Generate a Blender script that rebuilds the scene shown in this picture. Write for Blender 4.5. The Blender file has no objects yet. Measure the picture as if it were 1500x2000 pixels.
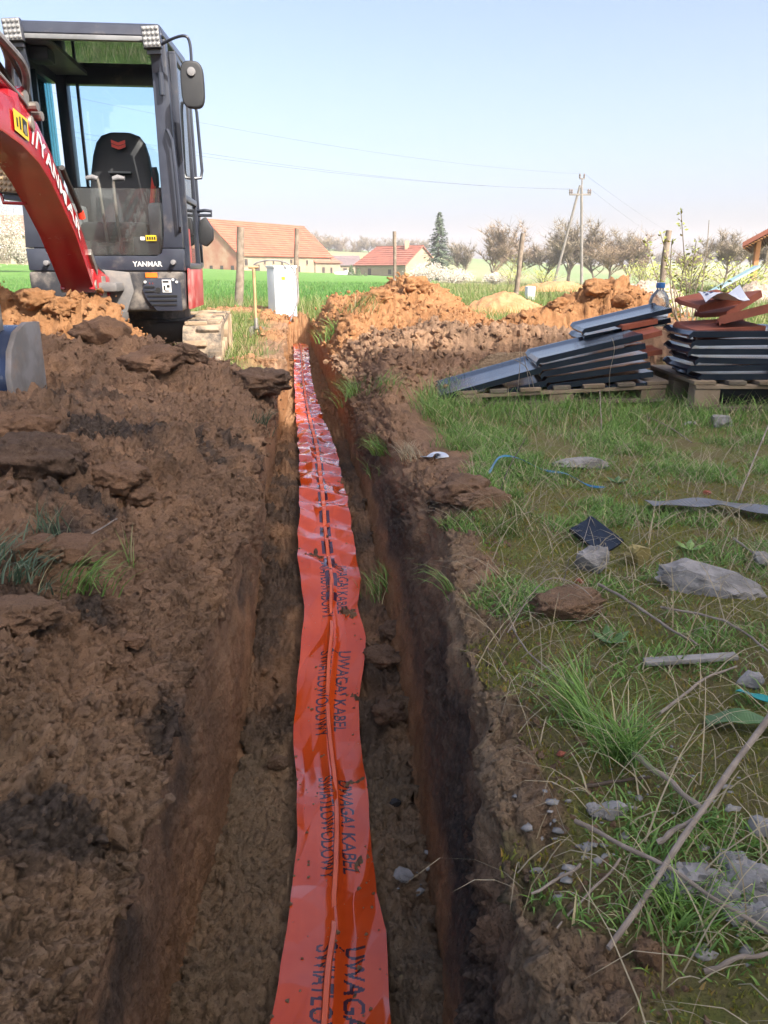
import bpy, bmesh, math, random
import numpy as np
from mathutils import Vector, Matrix, Quaternion

random.seed(7)
RNG = np.random.default_rng(11)
scene = bpy.context.scene
COL = scene.collection
R = math.radians

# ---------------------------------------------------------------- camera
H = 0.75                      # lens height above the grass
FPX, PITCH = 1500.0, R(17.6)  # focal length in photo pixels, downward tilt
cam_d = bpy.data.cameras.new('camera')
cam_d.sensor_fit = 'VERTICAL'
cam_d.sensor_height = 24.0
cam_d.lens = 24.0 * FPX / 2000.0
cam_d.clip_start = 0.02
cam_d.clip_end = 6000
cam = bpy.data.objects.new('camera', cam_d)
cam.location = (0, 0, H)
cam.rotation_euler = (math.pi / 2 - PITCH, 0, 0)
COL.objects.link(cam)
scene.camera = cam

# ---------------------------------------------------------------- light
SUN_EL, SUN_AZ = R(40), R(40)          # azimuth: to the right of straight behind the camera
sun_vec = Vector((math.sin(SUN_AZ) * math.cos(SUN_EL), -math.cos(SUN_AZ) * math.cos(SUN_EL), math.sin(SUN_EL)))
world = bpy.data.worlds.new('World')
scene.world = world
world.use_nodes = True
wn = world.node_tree
wn.nodes.clear()
sky = wn.nodes.new('ShaderNodeTexSky')
sky.sky_type = 'NISHITA'
sky.sun_disc = False
sky.sun_elevation = SUN_EL
sky.sun_rotation = math.atan2(sun_vec.x, sun_vec.y)
sky.altitude = 150
sky.air_density = 0.6
sky.dust_density = 6.0
sky.ozone_density = 0.3
bg = wn.nodes.new('ShaderNodeBackground')
bg.inputs['Strength'].default_value = 0.15
wo = wn.nodes.new('ShaderNodeOutputWorld')
wn.links.new(sky.outputs[0], bg.inputs[0])
wn.links.new(bg.outputs[0], wo.inputs[0])

sun_d = bpy.data.lights.new('sun', 'SUN')
sun_d.energy = 3.4
sun_d.angle = R(0.53)
sun_d.color = (1.0, 0.94, 0.84)
sun = bpy.data.objects.new('sun', sun_d)
sun.rotation_euler = sun_vec.to_track_quat('Z', 'Y').to_euler()
COL.objects.link(sun)

scene.render.engine = 'CYCLES'
scene.view_settings.view_transform = 'Standard'
scene.view_settings.look = 'None'
scene.view_settings.gamma = 1.0
scene.view_settings.use_curve_mapping = False
scene.view_settings.exposure = 1.47
scene.cycles.use_denoising = True
scene.cycles.max_bounces = 8
scene.cycles.transparent_max_bounces = 16
scene.cycles.volume_bounces = 0
scene.cycles.caustics_reflective = False
scene.cycles.caustics_refractive = False
scene.cycles.sample_clamp_indirect = 6.0

# ---------------------------------------------------------------- helpers
def tag(o, label=None, cat=None, group=None, kind=None):
    if label: o['label'] = label
    if cat: o['category'] = cat
    if group: o['group'] = group
    if kind: o['kind'] = kind
    return o

def thing(name, label, cat, loc=(0, 0, 0), group=None):
    o = bpy.data.objects.new(name, None)
    o.empty_display_size = 0.1
    o.location = loc
    COL.objects.link(o)
    return tag(o, label, cat, group)

def link(name, me, mat=None, parent=None):
    o = bpy.data.objects.new(name, me)
    COL.objects.link(o)
    if mat is not None and len(me.materials) == 0:
        me.materials.append(mat)
    if parent is not None:
        o.parent = parent
        o.matrix_parent_inverse = Matrix.Translation(-Vector(world_loc(parent)))
    return o

def world_loc(o):
    # things are only ever translated; parts are built in world space
    v = Vector((0, 0, 0))
    if o.parent is None:
        return o.location
    return Vector((0, 0, 0)) + PART_ORIGIN.get(o.name, Vector((0, 0, 0)))
PART_ORIGIN = {}

def np_mesh(name, verts, faces, smooth=False):
    """verts (N,3), faces (M,k) of one size"""
    me = bpy.data.meshes.new(name)
    verts = np.asarray(verts, dtype=np.float32); faces = np.asarray(faces, dtype=np.int32)
    k = faces.shape[1]
    me.vertices.add(len(verts)); me.vertices.foreach_set('co', verts.ravel())
    me.loops.add(faces.size); me.loops.foreach_set('vertex_index', faces.ravel())
    me.polygons.add(len(faces))
    me.polygons.foreach_set('loop_start', np.arange(0, faces.size, k, dtype=np.int32))
    me.polygons.foreach_set('use_smooth', np.full(len(faces), smooth, dtype=bool))
    me.update(calc_edges=True)
    return me

def point_attr(me, name, arr):
    a = me.attributes.new(name, 'FLOAT', 'POINT')
    a.data.foreach_set('value', np.asarray(arr, dtype=np.float32))

def col_attr(me, name, arr):
    a = me.attributes.new(name, 'FLOAT_COLOR', 'POINT')
    a.data.foreach_set('color', np.asarray(arr, dtype=np.float32).ravel())

class MB:
    """collects pieces and builds them as one mesh object"""
    def __init__(s): s.v = []; s.f = []
    def add(s, vs, fs):
        b = len(s.v)
        s.v += [tuple(v) for v in vs]
        s.f += [tuple(b + i for i in f) for f in fs]
        return s
    def hexa(s, p):      # 8 points: bottom ring ccw, top ring ccw
        return s.add(p, [(3, 2, 1, 0), (4, 5, 6, 7), (0, 1, 5, 4), (1, 2, 6, 5), (2, 3, 7, 6), (3, 0, 4, 7)])
    def box(s, c, size, rot=None):
        hx, hy, hz = size[0] / 2, size[1] / 2, size[2] / 2
        p = [Vector(q) for q in ((-hx, -hy, -hz), (hx, -hy, -hz), (hx, hy, -hz), (-hx, hy, -hz), (-hx, -hy, hz), (hx, -hy, hz), (hx, hy, hz), (-hx, hy, hz))]
        if rot is not None: p = [rot @ q for q in p]
        c = Vector(c)
        return s.hexa([q + c for q in p])
    def mm(s, x0, x1, y0, y1, z0, z1):
        return s.box(((x0 + x1) / 2, (y0 + y1) / 2, (z0 + z1) / 2), (x1 - x0, y1 - y0, z1 - z0))
    def bar(s, a, b, w, d, up=(0, 0, 1)):   # rectangular bar from a to b
        a, b = Vector(a), Vector(b); t = (b - a).normalized(); up = Vector(up)
        if abs(t.dot(up)) > 0.98: up = Vector((0, 1, 0))
        r = t.cross(up).normalized() * (w / 2); u = r.cross(t).normalized() * (d / 2)
        return s.hexa([a - r - u, a + r - u, a + r + u, a - r + u, b - r - u, b + r - u, b + r + u, b - r + u])
    def tube(s, pts, rad, n=8, caps=True):
        pts = [Vector(p) for p in pts]
        if not hasattr(rad, '__len__'): rad = [rad] * len(pts)
        vs = []; fs = []; m = len(pts)
        prev = None
        for i, p in enumerate(pts):
            t = (pts[min(i + 1, m - 1)] - pts[max(i - 1, 0)])
            t = t.normalized() if t.length > 1e-9 else Vector((0, 0, 1))
            if prev is None:
                ref = Vector((0, 0, 1)) if abs(t.z) < 0.9 else Vector((1, 0, 0))
                a = t.cross(ref).normalized()
            else:
                a = (prev - t * prev.dot(t))
                a = a.normalized() if a.length > 1e-6 else t.orthogonal().normalized()
            prev = a; b = t.cross(a)
            for k in range(n):
                an = 2 * math.pi * k / n
                vs.append(p + (a * math.cos(an) + b * math.sin(an)) * rad[i])
        for i in range(m - 1):
            for k in range(n):
                k2 = (k + 1) % n
                fs.append((i * n + k, i * n + k2, (i + 1) * n + k2, (i + 1) * n + k))
        if caps:
            fs.append(tuple(range(n - 1, -1, -1))); fs.append(tuple((m - 1) * n + k for k in range(n)))
        return s.add(vs, fs)
    def cyl(s, a, b, r, n=14): return s.tube([a, b], r, n)
    def prism(s, poly, o, ax, ay, depth):
        """polygon (list of 2D) on the plane o + x*ax + y*ay, extruded by the vector depth"""
        o, ax, ay, depth = Vector(o), Vector(ax), Vector(ay), Vector(depth)
        n = len(poly)
        a = [o + ax * x + ay * y for x, y in poly]; b = [q + depth for q in a]
        fs = [tuple(range(n - 1, -1, -1)), tuple(range(n, 2 * n))]
        fs += [(i, (i + 1) % n, n + (i + 1) % n, n + i) for i in range(n)]
        return s.add(a + b, fs)
    def lathe(s, prof, c, n=20):
        c = Vector(c); vs = []; fs = []
        for r, z in prof:
            for k in range(n):
                an = 2 * math.pi * k / n
                vs.append(c + Vector((r * math.cos(an), r * math.sin(an), z)))
        for i in range(len(prof) - 1):
            for k in range(n):
                k2 = (k + 1) % n
                fs.append((i * n + k, i * n + k2, (i + 1) * n + k2, (i + 1) * n + k))
        fs.append(tuple(range(n - 1, -1, -1))); fs.append(tuple((len(prof) - 1) * n + k for k in range(n)))
        return s.add(vs, fs)
    def build(s, name, mat, parent=None, bevel=0.0, seg=2, smooth=False):
        me = bpy.data.meshes.new(name)
        me.from_pydata(s.v, [], s.f)
        bm = bmesh.new(); bm.from_mesh(me)
        bmesh.ops.recalc_face_normals(bm, faces=bm.faces)
        if bevel > 0:
            es = [e for e in bm.edges if len(e.link_faces) == 2 and e.calc_face_angle(0) > 0.5]
            bmesh.ops.bevel(bm, geom=es, offset=bevel, segments=seg, affect='EDGES', clamp_overlap=True, profile=0.6)
        bm.to_mesh(me); bm.free()
        if smooth or bevel > 0:
            me.polygons.foreach_set('use_smooth', np.ones(len(me.polygons), dtype=bool))
            try: me.set_sharp_from_angle(angle=R(38))
            except Exception: pass
        return link(name, me, mat, parent)

def smooth_pts(p, n=6):
    out = []
    p = [Vector(q) for q in p]
    for i in range(len(p) - 1):
        a, b_, c, d = p[max(0, i - 1)], p[i], p[i + 1], p[min(len(p) - 1, i + 2)]
        for k in range(n):
            t = k / n
            out.append(.5 * ((2 * b_) + (-a + c) * t + (2 * a - 5 * b_ + 4 * c - d) * t * t + (-a + 3 * b_ - 3 * c + d) * t ** 3))
    out.append(p[-1]); return out

# ---------------------------------------------------------------- numpy noise
PERM = np.random.default_rng(3).permutation(256).astype(np.int64)
GRAD = np.random.default_rng(4).normal(size=(256, 3)); GRAD /= np.linalg.norm(GRAD, axis=1)[:, None]
CELL = np.random.default_rng(5).random((256, 3))

def _h(x, y, z): return PERM[(PERM[(PERM[x & 255] + y) & 255] + z) & 255]

def pnoise(p):
    i = np.floor(p).astype(np.int64); f = p - i
    u = f * f * f * (f * (f * 6 - 15) + 10)
    out = np.zeros(len(p))
    for dx in (0, 1):
        wx = u[:, 0] if dx else 1 - u[:, 0]
        for dy in (0, 1):
            wy = u[:, 1] if dy else 1 - u[:, 1]
            for dz in (0, 1):
                wz = u[:, 2] if dz else 1 - u[:, 2]
                g = GRAD[_h(i[:, 0] + dx, i[:, 1] + dy, i[:, 2] + dz)]
                out += wx * wy * wz * (g[:, 0] * (f[:, 0] - dx) + g[:, 1] * (f[:, 1] - dy) + g[:, 2] * (f[:, 2] - dz))
    return out * 1.6

def fbm(p, f0, octs, gain=0.5, lac=2.03):
    out = np.zeros(len(p)); a = 1.0
    for k in range(octs):
        out += a * pnoise(p * f0 + 17.3 * k); a *= gain; f0 *= lac
    return out

def billow(p, f0, octs, gain=0.55):
    out = np.zeros(len(p)); a = 1.0
    for k in range(octs):
        out += a * (np.abs(pnoise(p * f0 + 9.7 * k)) * 2 - 0.5); a *= gain; f0 *= 2.07
    return out

def worley(p):
    i = np.floor(p).astype(np.int64); best = np.full(len(p), 9.0)
    for dx in (-1, 0, 1):
        for dy in (-1, 0, 1):
            for dz in (-1, 0, 1):
                c = i + np.array([dx, dy, dz])
                q = c + CELL[_h(c[:, 0], c[:, 1], c[:, 2])] - p
                best = np.minimum(best, (q * q).sum(1))
    return np.sqrt(best)

def sstep(a, b, x):
    t = np.clip((x - a) / (b - a), 0, 1)
    return t * t * (3 - 2 * t)

# ---------------------------------------------------------------- materials
def newmat(name):
    m = bpy.data.materials.new(name); m.use_nodes = True
    nt = m.node_tree; b = nt.nodes['Principled BSDF']
    return m, nt, b

def N(nt, kind, **kw):
    n = nt.nodes.new(kind)
    for k, v in kw.items():
        if hasattr(n, k): setattr(n, k, v)
        else: n.inputs[k].default_value = v
    return n

def mixc(nt, fac, a, b, blend='MIX'):
    n = nt.nodes.new('ShaderNodeMix'); n.data_type = 'RGBA'; n.blend_type = blend
    for s, v in ((0, fac), (6, a), (7, b)):
        if hasattr(v, 'links') or hasattr(v, 'is_linked'): nt.links.new(v, n.inputs[s])
        elif s == 0: n.inputs[0].default_value = v
        else: n.inputs[s].default_value = (v[0], v[1], v[2], 1)
    return n.outputs[2]

def noise(nt, scale, detail=4, rough=0.55, coord='Object', vec=None):
    n = nt.nodes.new('ShaderNodeTexNoise')
    n.inputs['Scale'].default_value = scale; n.inputs['Detail'].default_value = detail; n.inputs['Roughness'].default_value = rough
    if vec is None:
        tc = nt.nodes.new('ShaderNodeTexCoord'); vec = tc.outputs[coord]
    nt.links.new(vec, n.inputs['Vector'])
    return n.outputs['Fac']

def ramp(nt, val, lo, hi):
    n = nt.nodes.new('ShaderNodeMapRange'); n.interpolation_type = 'SMOOTHSTEP'
    n.inputs[1].default_value = lo; n.inputs[2].default_value = hi
    nt.links.new(val, n.inputs[0])
    return n.outputs[0]

def bump(nt, b, h, strength, dist, prev=None):
    n = nt.nodes.new('ShaderNodeBump'); n.inputs['Strength'].default_value = strength; n.inputs['Distance'].default_value = dist
    nt.links.new(h, n.inputs['Height'])
    if prev is not None: nt.links.new(prev, n.inputs['Normal'])
    nt.links.new(n.outputs[0], b.inputs['Normal'])
    return n.outputs[0]

def pmat(name, c1, c2=None, scale=6.0, rough=0.6, metal=0.0, lo=0.35, hi=0.65, bmp=0.0, bdist=0.01, bscale=None, spec=0.5, dust=None, dlo=0.5, dhi=0.75, dscale=3.0, coat=0.0, rvar=0.0):
    """two-tone procedural surface with an optional layer of dust and a bump"""
    m, nt, b = newmat(name)
    c2 = c2 or tuple(min(1, v * 0.75) for v in c1)
    col = mixc(nt, ramp(nt, noise(nt, scale, 6), lo, hi), c1, c2)
    if dust:
        d = ramp(nt, noise(nt, dscale, 9, 0.68), dlo, dhi)
        col = mixc(nt, d, col, dust)
        r = nt.nodes.new('ShaderNodeMapRange'); r.inputs[3].default_value = rough; r.inputs[4].default_value = 0.9
        nt.links.new(d, r.inputs[0]); nt.links.new(r.outputs[0], b.inputs['Roughness'])
    else:
        b.inputs['Roughness'].default_value = rough
        if rvar:
            r = nt.nodes.new('ShaderNodeMapRange'); r.inputs[3].default_value = rough - rvar; r.inputs[4].default_value = rough + rvar
            nt.links.new(noise(nt, scale * 2.3, 5), r.inputs[0]); nt.links.new(r.outputs[0], b.inputs['Roughness'])
    nt.links.new(col, b.inputs['Base Color'])
    b.inputs['Metallic'].default_value = metal
    b.inputs['Specular IOR Level'].default_value = spec
    if coat: b.inputs['Coat Weight'].default_value = coat
    if bmp: bump(nt, b, noise(nt, bscale or scale * 6, 8, 0.65), bmp, bdist)
    return m

# ================================================================ ground round the trench
def tab(pairs):
    xs = np.array([p[0] for p in pairs]); ys = np.array([p[1] for p in pairs])
    def f(y):                                   # smoothed piecewise interpolation
        y = np.asarray(y, float)
        return (np.interp(y, xs, ys) + np.interp(y - 0.12, xs, ys) + np.interp(y + 0.12, xs, ys)) / 3
    return f
f_xl = tab([(-3, -.36), (.3, -.37), (1.04, -.39), (1.93, -.41), (2.7, -.48), (3.47, -.57), (5, -.70), (6.5, -.83), (10.9, -1.32), (13.2, -1.60), (16, -1.9)])
f_xr = tab([(-3, .13), (.3, .12), (1.04, .11), (1.93, .083), (3.39, -.071), (4.62, -.2), (6.62, -.413), (8.8, -.68), (13.2, -1.25), (16, -1.6)])
f_xtl = tab([(-3, -.38), (.3, -.38), (1.2, -.385), (2.12, -.42), (3.05, -.50), (5.3, -.74), (5.6, -.76), (6.5, -.84), (13.2, -1.63), (16, -1.95)])
f_xtr = tab([(-3, .2), (.3, .21), (.6, .21), (1.03, .19), (1.91, .20), (3.0, .10), (3.34, .06), (4.37, -.17), (7.2, -.48), (8.7, -.67), (13.2, -1.22), (16, -1.55)])
f_D = tab([(-3, 1.28), (1.04, 1.30), (1.93, 1.37), (2.45, 1.25), (3.47, 1.10), (4.5, 1.12), (6.8, 1.19), (14, 1.22), (16, 1.2)])
f_ztl = tab([(-3, -.06), (1.2, -.10), (2.1, -.03), (3.0, 0), (16, 0.01)])
f_ztr = tab([(-3, -.02), (1.2, -.02), (3.3, -.03), (5, 0), (16, 0)])
def f_zfloor(y):
    z = H - f_D(y)
    return z + (0.0 - z) * sstep(12.75, 13.1, y)

#       cx     cy    A     wx    wy   orange
HEAPS_L = [(-2.05, 4.20, .19, .62, .38, 0), (-1.25, 4.25, .10, .42, .34, 0), (-1.5, 2.75, .07, .5, .6, 0), (-1.35, 1.75, .10, .5, .7, 0),
           (-1.0, .85, .06, .35, .45, 0), (-2.4, 4.98, .55, .62, .30, 1), (-1.72, 4.98, .36, .34, .24, 1), (-3.6, 4.6, .4, .8, .6, .6), (-.92, 4.75, .07, .22, .4, 0), (-1.80, 3.20, -.17, .36, .30, 0),
           (-1.25, 9.0, .06, .25, 1.1, 1), (-1.55, 11.5, .16, .3, .9, .8), (-1.02, 6.3, .04, .3, .5, .9), (-2.3, 13.2, .12, .8, .5, .7)]
HEAPS_R = [(-.03, 3.75, .07, .16, .5, 0), (.35, 5.75, .24, .40, .50, 0), (.04, 5.1, .13, .22, .5, 0), (.02, 4.4, .09, .15, .36, 0), (-.1, 6.3, .15, .28, .6, .1), (-.42, 7.3, .15, .30, .7, .8), (-.75, 10, .2, .3, 1.2, .9), (.25, 6.25, .10, .36, .55, 0), (1.0, 5.75, .30, .5, .42, 0), (1.9, 5.8, .36, .55, .42, 0), (2.9, 5.9, .25, .6, .5, .2),
           (.38, 9.2, .56, .72, 1.05, 1), (-.28, 8.3, .22, .36, .9, 1), (-.1, 10.8, .36, .75, 1.3, 1), (.75, 7.7, .24, .5, .6, 1),
           (1.95, 7.25, .56, .55, .40, 1), (1.25, 7.0, .26, .42, .36, 1), (2.6, 7.2, .28, .5, .45, .9),
           (.40, 1.62, .05, .13, .11, .3), (.27, 2.6, .07, .16, .3, 0), (.2, 1.05, .03, .08, .3, .3), (-.02, 4.1, .06, .16, .5, 0), (.25, 4.9, .08, .3, .5, 0)]

def heaps(lst, x, y):
    z = np.zeros_like(x); o = np.zeros_like(x); d = np.zeros_like(x)
    for cx, cy, A, wx, wy, og in lst:
        g = A * np.exp(-((x - cx) / wx) ** 2 - ((y - cy) / wy) ** 2)
        z += g; o += g * og; d += g * (1 - og)
    return z, o, d

def make_ground():
    Ys = [0.3]
    while Ys[-1] < 14.6:
        Ys.append(Ys[-1] + max(0.0030, 0.0046 * Ys[-1] ** 1.18))
    Ys = np.array(list(np.linspace(-2.6, 0.28, 26)) + Ys)
    nA, nB, nC, nD, nE = 270, 64, 100, 64, 290
    ny = len(Ys)
    xl, xr, xtl, xtr = f_xl(Ys), f_xr(Ys), f_xtl(Ys), f_xtr(Ys)
    zf, ztl, ztr = f_zfloor(Ys), f_ztl(Ys), f_ztr(Ys)
    # the trench closes at its far end
    wig = 0.018 * np.sin(Ys * 3.1) + 0.012 * np.sin(Ys * 7.7 + 1)
    xtl = xtl + wig; xtr = xtr + 0.02 * np.sin(Ys * 2.3 + 2) + 0.015 * np.sin(Ys * 6.1)
    WL = np.maximum(1.7, .60 * Ys + 1.0); WR = np.maximum(1.7, .60 * Ys + 1.0)
    X = []; Z = []; seg = []
    tA = np.linspace(1, 0, nA, endpoint=False) ** 1.15
    X.append(xtl[:, None] - tA[None] * WL[:, None]); Z.append(np.repeat(ztl[:, None], nA, 1)); seg += [0] * nA
    tB = np.linspace(0, 1, nB, endpoint=False)
    X.append(xtl[:, None] + (xl - xtl)[:, None] * tB[None] ** 1.6); Z.append(ztl[:, None] + (zf - ztl)[:, None] * tB[None]); seg += [1] * nB
    tC = np.linspace(0, 1, nC, endpoint=False)
    X.append(xl[:, None] + (xr - xl)[:, None] * tC[None]); Z.append(np.repeat(zf[:, None], nC, 1)); seg += [2] * nC
    tD = np.linspace(0, 1, nD, endpoint=False)
    X.append(xr[:, None] + (xtr - xr)[:, None] * tD[None] ** 1.2); Z.append(zf[:, None] + (ztr - zf)[:, None] * tD[None]); seg += [3] * nD
    tE = np.linspace(0, 1, nE) ** 1.15
    X.append(xtr[:, None] + tE[None] * WR[:, None]); Z.append(np.repeat(ztr[:, None], nE, 1)); seg += [4] * nE
    X = np.concatenate(X, 1); Z = np.concatenate(Z, 1); nx = X.shape[1]
    seg = np.array(seg)[None].repeat(ny, 0); Y = np.repeat(Ys[:, None], nx, 1)
    x, y, z, s = X.ravel(), Y.ravel(), Z.ravel(), seg.ravel()
    L, Rt = s == 0, s == 4
    # distance from the edge of the trench, and fading at the outer border of the patch
    dL = np.where(L, np.repeat(xtl, nx) - x, 0); dR = np.where(Rt, x - np.repeat(xtr, nx), 0)
    W = np.repeat(WL, nx)
    fade = 1 - sstep(.80, .98, np.maximum(dL, dR) / W)
    fade = fade * (1 - sstep(13.6, 14.5, y))
    oran = np.zeros_like(x); dark = np.zeros_like(x); gras = np.zeros_like(x); sand = np.zeros_like(x)
    zl, ol, dl = heaps(HEAPS_L, x, y); zr, orr, dr = heaps(HEAPS_R, x, y)
    p0 = np.stack([x, y, z], 1)
    n1 = fbm(p0, 1.7, 3); n2 = fbm(p0 + 31, 4.5, 3)
    # left spoil bank: rises from the lip
    bankL = (.17 * (1 - np.exp(-dL / .15)) + .03 * sstep(0, .6, dL)) * (1 - sstep(4.3, 5.0, y)) * sstep(-.5, .4, y)
    lip = 1 - np.exp(-dL / .06)
    z = np.where(L, z + (bankL + zl * np.minimum(1, dL / .25)) * fade, z)
    z = np.where(Rt, z + zr * np.minimum(1, dR / .16) * fade, z)
    # slow swell of the ground
    z += np.where(L, .05 * n1 * fade * lip * sstep(0, .3, dL), 0) + np.where(Rt, .022 * n1 * fade * sstep(0, .3, dR), 0)
    # right bank rim rolls over into the trench near the camera
    rim = np.where(Rt, np.exp(-(dR / .10) ** 2), 0) * (1 - sstep(3.2, 4.4, y))
    z -= rim * (.008 + .022 * n2)
    rimL = np.where(L, np.exp(-(dL / .14) ** 2), 0)
    z -= rimL * (.012 + .025 * n2) * (1 - sstep(5, 6, y))
    # trench floor: crumbs fallen along the walls, a hollow and loose heaps
    C = s == 2
    tc = np.where(C, (x - np.repeat(xl, nx)) / np.maximum(1e-3, np.repeat(xr - xl, nx)), .5)
    edge = np.exp(-(tc / .13) ** 2) * 1.0 + np.exp(-((1 - tc) / .12) ** 2)
    z += np.where(C, edge * (.014 + .02 * n2) + .012 * n2, 0)
    # ----- materials by place
    topnoise = n1 + .5 * n2
    oran = np.where(L, np.clip((ol - .9 * dl) * 14 + topnoise * .4, 0, 1) * (ol > .01), oran)
    oran = np.where(Rt, np.clip((orr - .8 * dr) * 12 + .2 + topnoise * .3, 0, 1) * (orr > .015), oran)
    # walls: orange subsoil further out where the topsoil is thin
    zrel = np.where(s == 1, (z - np.repeat(zf, nx)) / np.repeat(np.maximum(.05, ztl - zf), nx), np.where(s == 3, (z - np.repeat(zf, nx)) / np.repeat(np.maximum(.05, ztr - zf), nx), 0))
    far = sstep(4.2, 5.6, y + .5 * n1)
    wallo = far * (1 - .75 * sstep(.72, .95, zrel + .1 * n2))
    oran = np.where(s == 1, np.maximum(wallo, .35 * sstep(.55, .05, zrel) * (1 - far)), oran)
    wallo_r = sstep(3.9, 4.9, y + .4 * n1) * (1 - .6 * sstep(.8, .98, zrel + .1 * n2))
    oran = np.where(s == 3, np.maximum(.8 * wallo_r, .62 * sstep(.40, .16, zrel + .10 * n2) * (1 - far)), oran)
    oran = np.where(C, .55 * far + .12, oran)
    # dark humus band on the near right wall, random black patches high on the left face
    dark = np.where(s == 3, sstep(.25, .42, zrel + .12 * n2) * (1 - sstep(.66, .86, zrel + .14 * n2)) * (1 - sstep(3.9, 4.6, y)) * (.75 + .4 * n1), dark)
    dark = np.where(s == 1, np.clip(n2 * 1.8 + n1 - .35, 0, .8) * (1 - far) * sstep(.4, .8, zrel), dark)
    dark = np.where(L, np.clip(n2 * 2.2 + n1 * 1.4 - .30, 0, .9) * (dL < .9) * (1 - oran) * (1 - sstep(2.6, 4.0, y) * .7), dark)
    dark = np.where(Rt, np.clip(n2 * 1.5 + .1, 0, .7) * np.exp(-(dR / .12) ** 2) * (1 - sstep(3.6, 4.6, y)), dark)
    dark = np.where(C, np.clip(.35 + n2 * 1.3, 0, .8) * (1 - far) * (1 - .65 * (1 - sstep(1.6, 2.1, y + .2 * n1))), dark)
    sand = np.where(C, (1 - sstep(1.7, 2.25, y + .25 * n1)) * (.75 + .3 * n2), sand)
    sand = np.where(Rt | (s == 3), np.exp(-(np.maximum(dR, 0) / .08) ** 2) * sstep(.74, .95, np.where(Rt, 1, zrel)) * (1 - sstep(1.6, 3.4, y)) * .75, sand)
    sand = np.where(L, .40 * (1 - sstep(.7, 1.7, y + .5 * n1)) , sand)
    # grass cover
    gR = sstep(.0, .10, dR - .26 * sstep(2.3, 3.4, y) + .11 * n2 - .015 * (dr > .03)) * (1 - sstep(4.9, 5.4, y + .2 * n1)) * (1 - sstep(.02, .09, dr))
    gfar = sstep(7.6, 9.5, y + .6 * n1) * (1 - sstep(.05, .16, zr))
    gR = np.maximum(gR, np.maximum(gfar, sstep(2.3, 3.2, x) * (1 - sstep(.05, .14, zr))))
    gL = sstep(5.4, 6.2, y + .35 * n1) * (1 - sstep(.03, .09, zl + .02 * n2)) * sstep(.1, .42, dL + .16 * n2)
    gras = np.where(Rt, gR, np.where(L, gL, 0))
    # ----- relief
    P3 = np.stack([x, y, z], 1)
    X2, Z2 = x.reshape(ny, nx), z.reshape(ny, nx)
    du = np.stack([np.gradient(X2, axis=1), np.zeros_like(X2), np.gradient(Z2, axis=1)], -1)
    dv = np.stack([np.gradient(X2, axis=0), np.gradient(Y, axis=0), np.gradient(Z2, axis=0)], -1)
    nrm = np.cross(du, dv).reshape(-1, 3); nrm /= np.linalg.norm(nrm, axis=1)[:, None] + 1e-9
    near = 1 - sstep(4.5, 8, y)
    loose = np.where(s == 0, 1.0, np.where(s == 2, .85, np.where(s == 4, .35, .42)))
    loose = np.where(Rt, np.clip(.3 + 6 * (zr - .02) + .5 * np.exp(-(dR / .12) ** 2), .25, 1.15), loose)
    loose = loose * (1 - .7 * gras)
    # clumpy clods of several sizes
    warp = np.stack([n1, n2, -n1], 1) * .05
    q = P3 + warp
    wv = lambda f, k: np.stack([pnoise(P3 * f + k), pnoise(P3 * f + k + 40), pnoise(P3 * f + k + 80)], 1)
    q = q + .035 * wv(9, 1) + .014 * wv(26, 2)
    c1 = np.maximum(0, .62 - worley(q * 8.5))
    c2 = np.maximum(0, .60 - worley(q * 23 + 7))
    msk = sstep(-.25, .35, fbm(P3 + 77, 2.6, 2))
    bl = billow(q * .4 + P3 * .6 + 5, 9, 5, .60)
    fine = fbm(P3 + 3, 48, 3, .68)
    bl2 = billow(P3 * 1.0 + .6 * warp + 15, 31, 3, .65)
    nr = 1 - sstep(1.3, 2.6, y)
    disp = loose * (.075 * c1 * msk * (1 - .45 * nr) + .030 * c2 * (.4 + .8 * msk) * (1 - .6 * nr) + .030 * bl * (.65 + .5 * msk) * (1 - .25 * nr) + .0170 * bl2 + .0110 * fine)
    disp = disp + nr * loose * .030 * fbm(P3 + 120, 5.5, 3)
    # machine-cut walls: vertical scrape marks, flaking
    cut = np.stack([x * 3, y * 15, z * 3.0], 1)
    scr = fbm(cut, 1.0, 4, .62)
    wallm = ((s == 1) | (s == 3)).astype(float)
    patch = sstep(-.15, .30, fbm(P3 + 50, 3.0, 3))
    disp = disp * (1 - wallm) + wallm * (.22 * disp + patch * .5 * disp * (zrel > .45) + .008 * scr + .011 * bl2 * (.4 + .6 * patch) + .005 * fine + .030 * fbm(P3 + 8, 5.0, 3) * sstep(.35, .7, zrel))
    disp = disp * np.where(s == 1, .45, np.where((s == 3), .45 + .55 * sstep(.35, .6, zrel), 1))
    bigw = wallm * .014 * pnoise(np.stack([y * 1.9, z * 2.3, x], 1))
    disp = (disp + bigw) * np.where(L | Rt, fade, 1)
    P3 = P3 + nrm * disp[:, None]
    idx = np.arange(ny * nx).reshape(ny, nx)
    faces = np.stack([idx[:-1, :-1], idx[:-1, 1:], idx[1:, 1:], idx[1:, :-1]], -1).reshape(-1, 4)
    me = np_mesh('ground', P3, faces, smooth=True)
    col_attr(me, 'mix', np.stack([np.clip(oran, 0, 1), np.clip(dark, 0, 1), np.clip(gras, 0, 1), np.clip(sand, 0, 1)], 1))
    return me, P3, nrm, dict(seg=s, gras=gras, oran=oran, y=y, x=x, dL=dL, dR=dR, zr=zr, zl=zl, loose=loose, dr=dr)

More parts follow.
